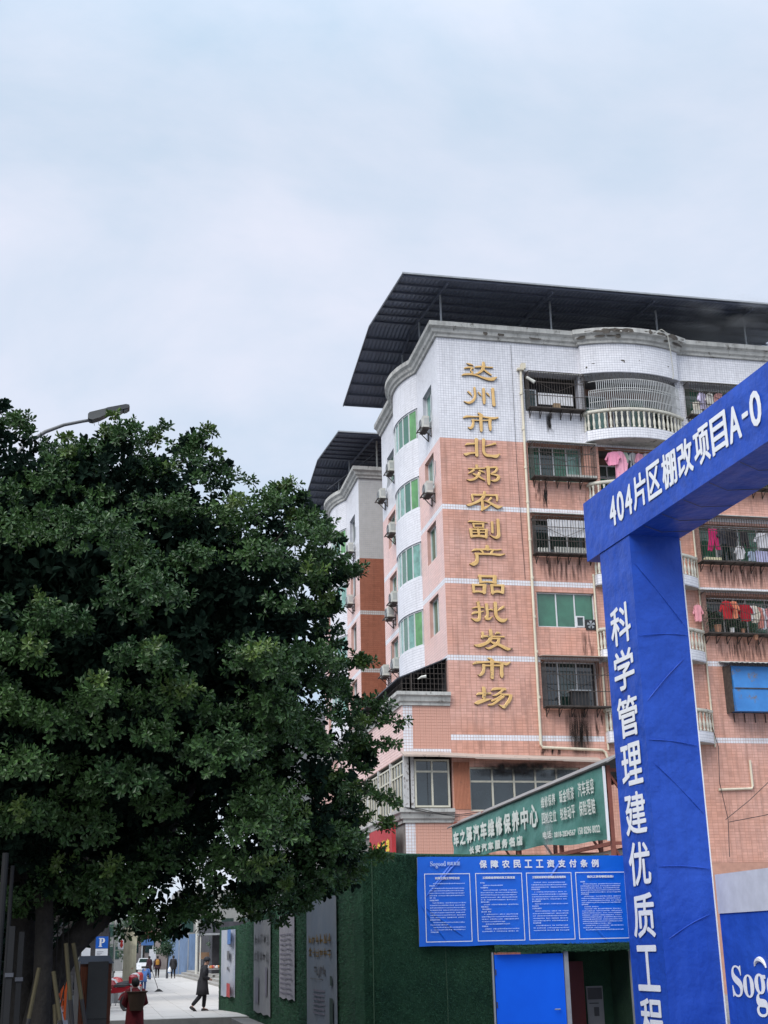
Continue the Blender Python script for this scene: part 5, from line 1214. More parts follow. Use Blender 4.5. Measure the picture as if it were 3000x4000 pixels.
# banners on the shaded side of the hoarding, tree shade mixed into their greys --------------------------------------
def hang(label, y0, y1, z0, z1, m, prints, name='hanging_banner', x=4.55, x2=None):
    t = thing(name, label, 'banner', (x, (y0 + y1) / 2, z0), 0, 'banners on the turf hoarding')
    mb = MB(); nx, nz_ = 14, 10; vs = []
    x2 = x if x2 is None else x2
    for j in range(nz_ + 1):
        for i in range(nx + 1):
            u, v = i / nx, j / nz_; vs.append((x + (x2 - x) * u - .012 - .012 * math.sin(u * 12 + v), y0 + (y1 - y0) * u, z0 + (z1 - z0) * v + (.02 * math.sin(u * 17) if j == 0 else 0)))
    mb.add(vs, [(j * (nx + 1) + i, j * (nx + 1) + i + 1, (j + 1) * (nx + 1) + i + 1, (j + 1) * (nx + 1) + i) for j in range(nz_) for i in range(nx)])
    mb.build('cloth', m, t)
    for pm, rects in prints:
        q = MB()
        for (ua, ub, va, vb) in rects:
            xx = x + (x2 - x) * (ua + ub) / 2 - .032; q.box(xx - .001, xx, y0 + (y1 - y0) * ua, y0 + (y1 - y0) * ub, z0 + (z1 - z0) * va, z0 + (z1 - z0) * vb)
        q.build('print', pm, t)
    return t
gcl = simple('grey_banner', (.26, .265, .28), .85, bump=.02, bscale=3); gpr = simple('dark_print', (.15, .15, .16)); opr = simple('ochre_print', (.22, .14, .04)); lpr = simple('lilac_grey_print', (.20, .19, .24))
rr = random.Random(3)
def strokesrow(u0, u1, v0, v1, n):
    o = []
    for i in range(n):
        a = u0 + (u1 - u0) * i / n; w = (u1 - u0) / n * .8
        for k in range(4):
            if rr.random() < .5: b = v0 + (v1 - v0) * rr.random() * .8; o.append((a, a + w, b, b + (v1 - v0) * .12))
            else: c = a + w * rr.random() * .8; o.append((c, c + w * .16, v0 + (v1 - v0) * rr.uniform(0, .3), v0 + (v1 - v0) * rr.uniform(.6, 1)))
    return o
hang('far one of the grey banners on the turf, with two rows of dark writing', 40.2, 36.35, .52, 2.96, gcl, [(gpr, strokesrow(.1, .95, .74, .86, 5) + strokesrow(.08, .95, .55, .68, 5)), (lpr, [(.15, .35, .1, .38), (.75, .85, .2, .5)])])
hang('shorter pale banner of fine print in the middle of the turf hoarding', 34.5, 31.85, 1.05, 2.98, simple('pale_banner', (.32, .31, .35), .85, bump=.02, bscale=3), [(lpr, [(.08 + (i % 2) * .02, .9 - .06 * (i % 3), .06 + i * .058, .075 + i * .058) for i in range(13)])])
hang('largest banner, blue-grey with ochre writing, nearest on the turf hoarding', 29.9, 26.1, .27, 3.16, simple('bluegrey_banner', (.17, .215, .28), .85, c2=(.24, .26, .29), scale=.6, bump=.02, bscale=2),
     [(opr, strokesrow(.1, .88, .69, .76, 6) + strokesrow(.1, .88, .60, .67, 6)), (gpr, strokesrow(.3, .7, .47, .55, 4) + [(.15, .6, .45, .455)]), (lpr, [(.25, .65, .22 + i * .03, .232 + i * .03) for i in range(6)]), (simple('dark_green_print', (.03, .06, .05)), [(.80, .9, .12, .34), (.82, .88, .42, .48)])])
hang('narrow poster in blue, white and red at the far end of the hoarding', 46.9, 45.0, .75, 2.85, simple('poster_white', (.55, .56, .60), c2=(.35, .40, .50), scale=1.5), [(simple('poster_blue', (.10, .22, .50)), [(.0, 1, .78, 1.)]), (simple('poster_red', (.48, .07, .07)), [(0, 1, .0, .2)]), (gpr, [(.2, .8, .55, .68), (.3, .7, .40, .44)])], x=4.20, x2=4.48)

# ------------------------------------------------------------------ car repair banner on its steel truss
rp = thing('roofed_billboard', 'long green car-repair banner under a little grey roof on a red steel truss', 'billboard', (11.4, 34, G))
def BN(s, v):           # s 0 far..1 near, v 0 bottom..1 top
    y = 41.4 + (28.0 - 41.4) * s; zt = 5.80 + .15 * s; zb = 4.30 + .25 * math.sin(math.pi * s) * .3 + (.45 * (1 - s)); return (11.0, y, zb + (zt - zb) * v)
mb = MB(); nx, nz_ = 60, 10; vs = []
for j in range(nz_ + 1):
    for i in range(nx + 1):
        u, v = i / nx, j / nz_; p = BN(u, v)
        w = .04 * math.sin(u * 14 + v * 5) * (1 - v) + .02 * math.sin(u * 40 - v * 14) * (1 - v * .6)
        vs.append((p[0] - .03 + w * .8, p[1], p[2] + (.03 * math.sin(u * 21) if j == 0 else 0)))
mb.add(vs, [(j * (nx + 1) + i, j * (nx + 1) + i + 1, (j + 1) * (nx + 1) + i + 1, (j + 1) * (nx + 1) + i) for j in range(nz_) for i in range(nx)])
mb.build('banner_cloth', M['banner_green'], rp, smooth=True)
pw = simple('banner_lettering', (.62, .66, .62))
def bt(s_, s0, s1, v0, v1, bold=.012, gap=0.):
    n = len(s_)
    for i, chx in enumerate(s_):
        if chx == ' ': continue
        a = s0 + (s1 - s0) * i / n; b = a + (s1 - s0) / n * (1 - gap); P0 = BN(a, v0); P1 = BN(b, v0); PT = BN(a, v1)
        mbt = MB(); u = (Vector(P1) - Vector(P0)); text(mbt, chx, (P0[0] - .085, P0[1], P0[2]), u.normalized(), (0, 0, 1), u.length, PT[2] - P0[2], bold, n=(-1, 0, 0)); 
        yield mbt
def letters(name, *a, **k):
    tot = MB()
    for m_ in bt(*a, **k): tot.add(m_.v, m_.f)
    return tot.build(name, pw, rp)
letters('banner_title', '车之驿汽车维修保养中心', .025, .665, .36, .80, .026, gap=.16)
letters('banner_subtitle', '长安汽车服务名店', .16, .565, .06, .27, .02, gap=.2)
letters('banner_services', '维修保养', .68, .765, .66, .86, .006, gap=.1); letters('banner_services', '钣金喷漆', .785, .865, .66, .86, .006, gap=.1); letters('banner_services', '汽车美容', .885, .965, .66, .88, .006, gap=.1)
letters('banner_services', '四轮定位', .68, .765, .38, .58, .006, gap=.1); letters('banner_services', '轮胎动平', .785, .865, .38, .58, .006, gap=.1); letters('banner_services', '保险理赔', .885, .965, .38, .60, .006, gap=.1)
def phone(s_, s0, s1, v0, v1):
    P0 = BN(s0, v0); P1 = BN(s1, v0); PT = BN(s1, v1); u = Vector(P1) - Vector(P0); mbt = MB()
    text(mbt, s_, (P0[0] - .085, P0[1], P0[2]), u.normalized(), (0, 0, 1), u.length, PT[2] - P0[2], .008, n=(-1, 0, 0)); mbt.build('banner_phone_number', pw, rp)
phone('电话:', .68, .735, .12, .27); phone('0818-2834567', .745, .86, .12, .25); phone('158 8296 8022', .872, .978, .12, .26)
# little roof, truss and near end
mb = MB()
for (a, b, c_, d) in (((10.92, 5.96), (11.42, 6.22), (11.42, 6.26), (10.90, 5.99)), ((11.42, 6.22), (12.25, 5.95), (12.25, 5.98), (11.42, 6.26))):
    q = [a, b, c_, d]; f = lambda P_, y, dz=0: (P_[0], y, P_[1] + dz)
    mb.add([f(p, 27.6) for p in q] + [f(p, 41.8, -.2) for p in q], [(0, 1, 2, 3), (7, 6, 5, 4), (0, 4, 5, 1), (1, 5, 6, 2), (2, 6, 7, 3), (3, 7, 4, 0)])
mb.build('ridge_roof', M['sheet_grey'], rp)
mb = MB()
for x in (11.08, 12.1):
    for y in (28.0, 31.4, 34.8, 38.2, 41.4): mb.bar((x, y, G), (x, y, 5.95), .09)
    for z in (4.25, 5.85): mb.bar((x, 28.0, z), (x, 41.4, z), .08)
for y in (28.0, 31.4, 34.8, 38.2, 41.4):
    mb.bar((11.08, y, 4.25), (12.1, y, 4.25), .07); mb.bar((11.08, y, 5.85), (12.1, y, 5.85), .07); mb.bar((11.08, y, 5.8), (12.1, y, 4.3), .05); mb.bar((11.08, y + .02, 4.2), (12.1, y + .02, 2.6), .05)
mb.build('truss', M['red_steel'], rp)
mb = MB(); mb.bar((10.97, 27.96, 4.3), (10.97, 27.96, 5.93), .05); mb.build('banner_edge', M['print_white'], rp)
mb = MB(); mb.tube([(11.9, 28.6, 5.3), (11.9, 28.6, 4.5)], .09, 8); mb.build('lantern', simple('pale_dusty', (.4, .4, .38)), rp)
# workshop roof under the billboard
ws_ = thing('workshop', 'low red-fronted workshop under the green car-repair banner', 'workshop', (13, 35, G))
mb = MB(); mb.box(11.25, 13.2, 28.3, 46, G, 4.0); mb.build('body', M['red_steel'], ws_)
mb = MB(); mb.box(11.15, 13.3, 28.1, 46.2, 4.0, 4.12); mb.build('roof', M['sheet_grey'], ws_)
mb = MB(); mb.box(11.1, 11.22, 28.5, 33.5, 3.7, 4.05); mb.build('fascia', simple('red_fascia', (.42, .05, .04)), ws_)
mb = MB(); mb.box(11.1, 11.2, 33.6, 36, 3.7, 4.02); mb.build('pale_fascia', M['sheet_grey'], ws_)
# red shop sign on the podium side
t = thing('shop_sign', 'red shop sign with yellow characters on the podium side, behind the twigs', 'sign', (10.55, 49.8, 5.3))
mb = MB(); mb.box(10.45, 10.60, 48.1, 52.3, 5.30, 6.50); mb.build('board', simple('sign_red', (.42, .025, .03), .6), t)
mb = MB()
for i, (yy, w) in enumerate(((51.6, .55), (50.75, .55), (49.9, .6), (49.1, .62))): mb = MB(); text(mb, '汽车美容'[i], (10.44, yy, 5.40), (0, -1, 0), (0, 0, 1), w, .62, .03, n=(-1, 0, 0)); mb.build('sign_character', simple('sign_yellow', (.80, .55, .02), .5), t)
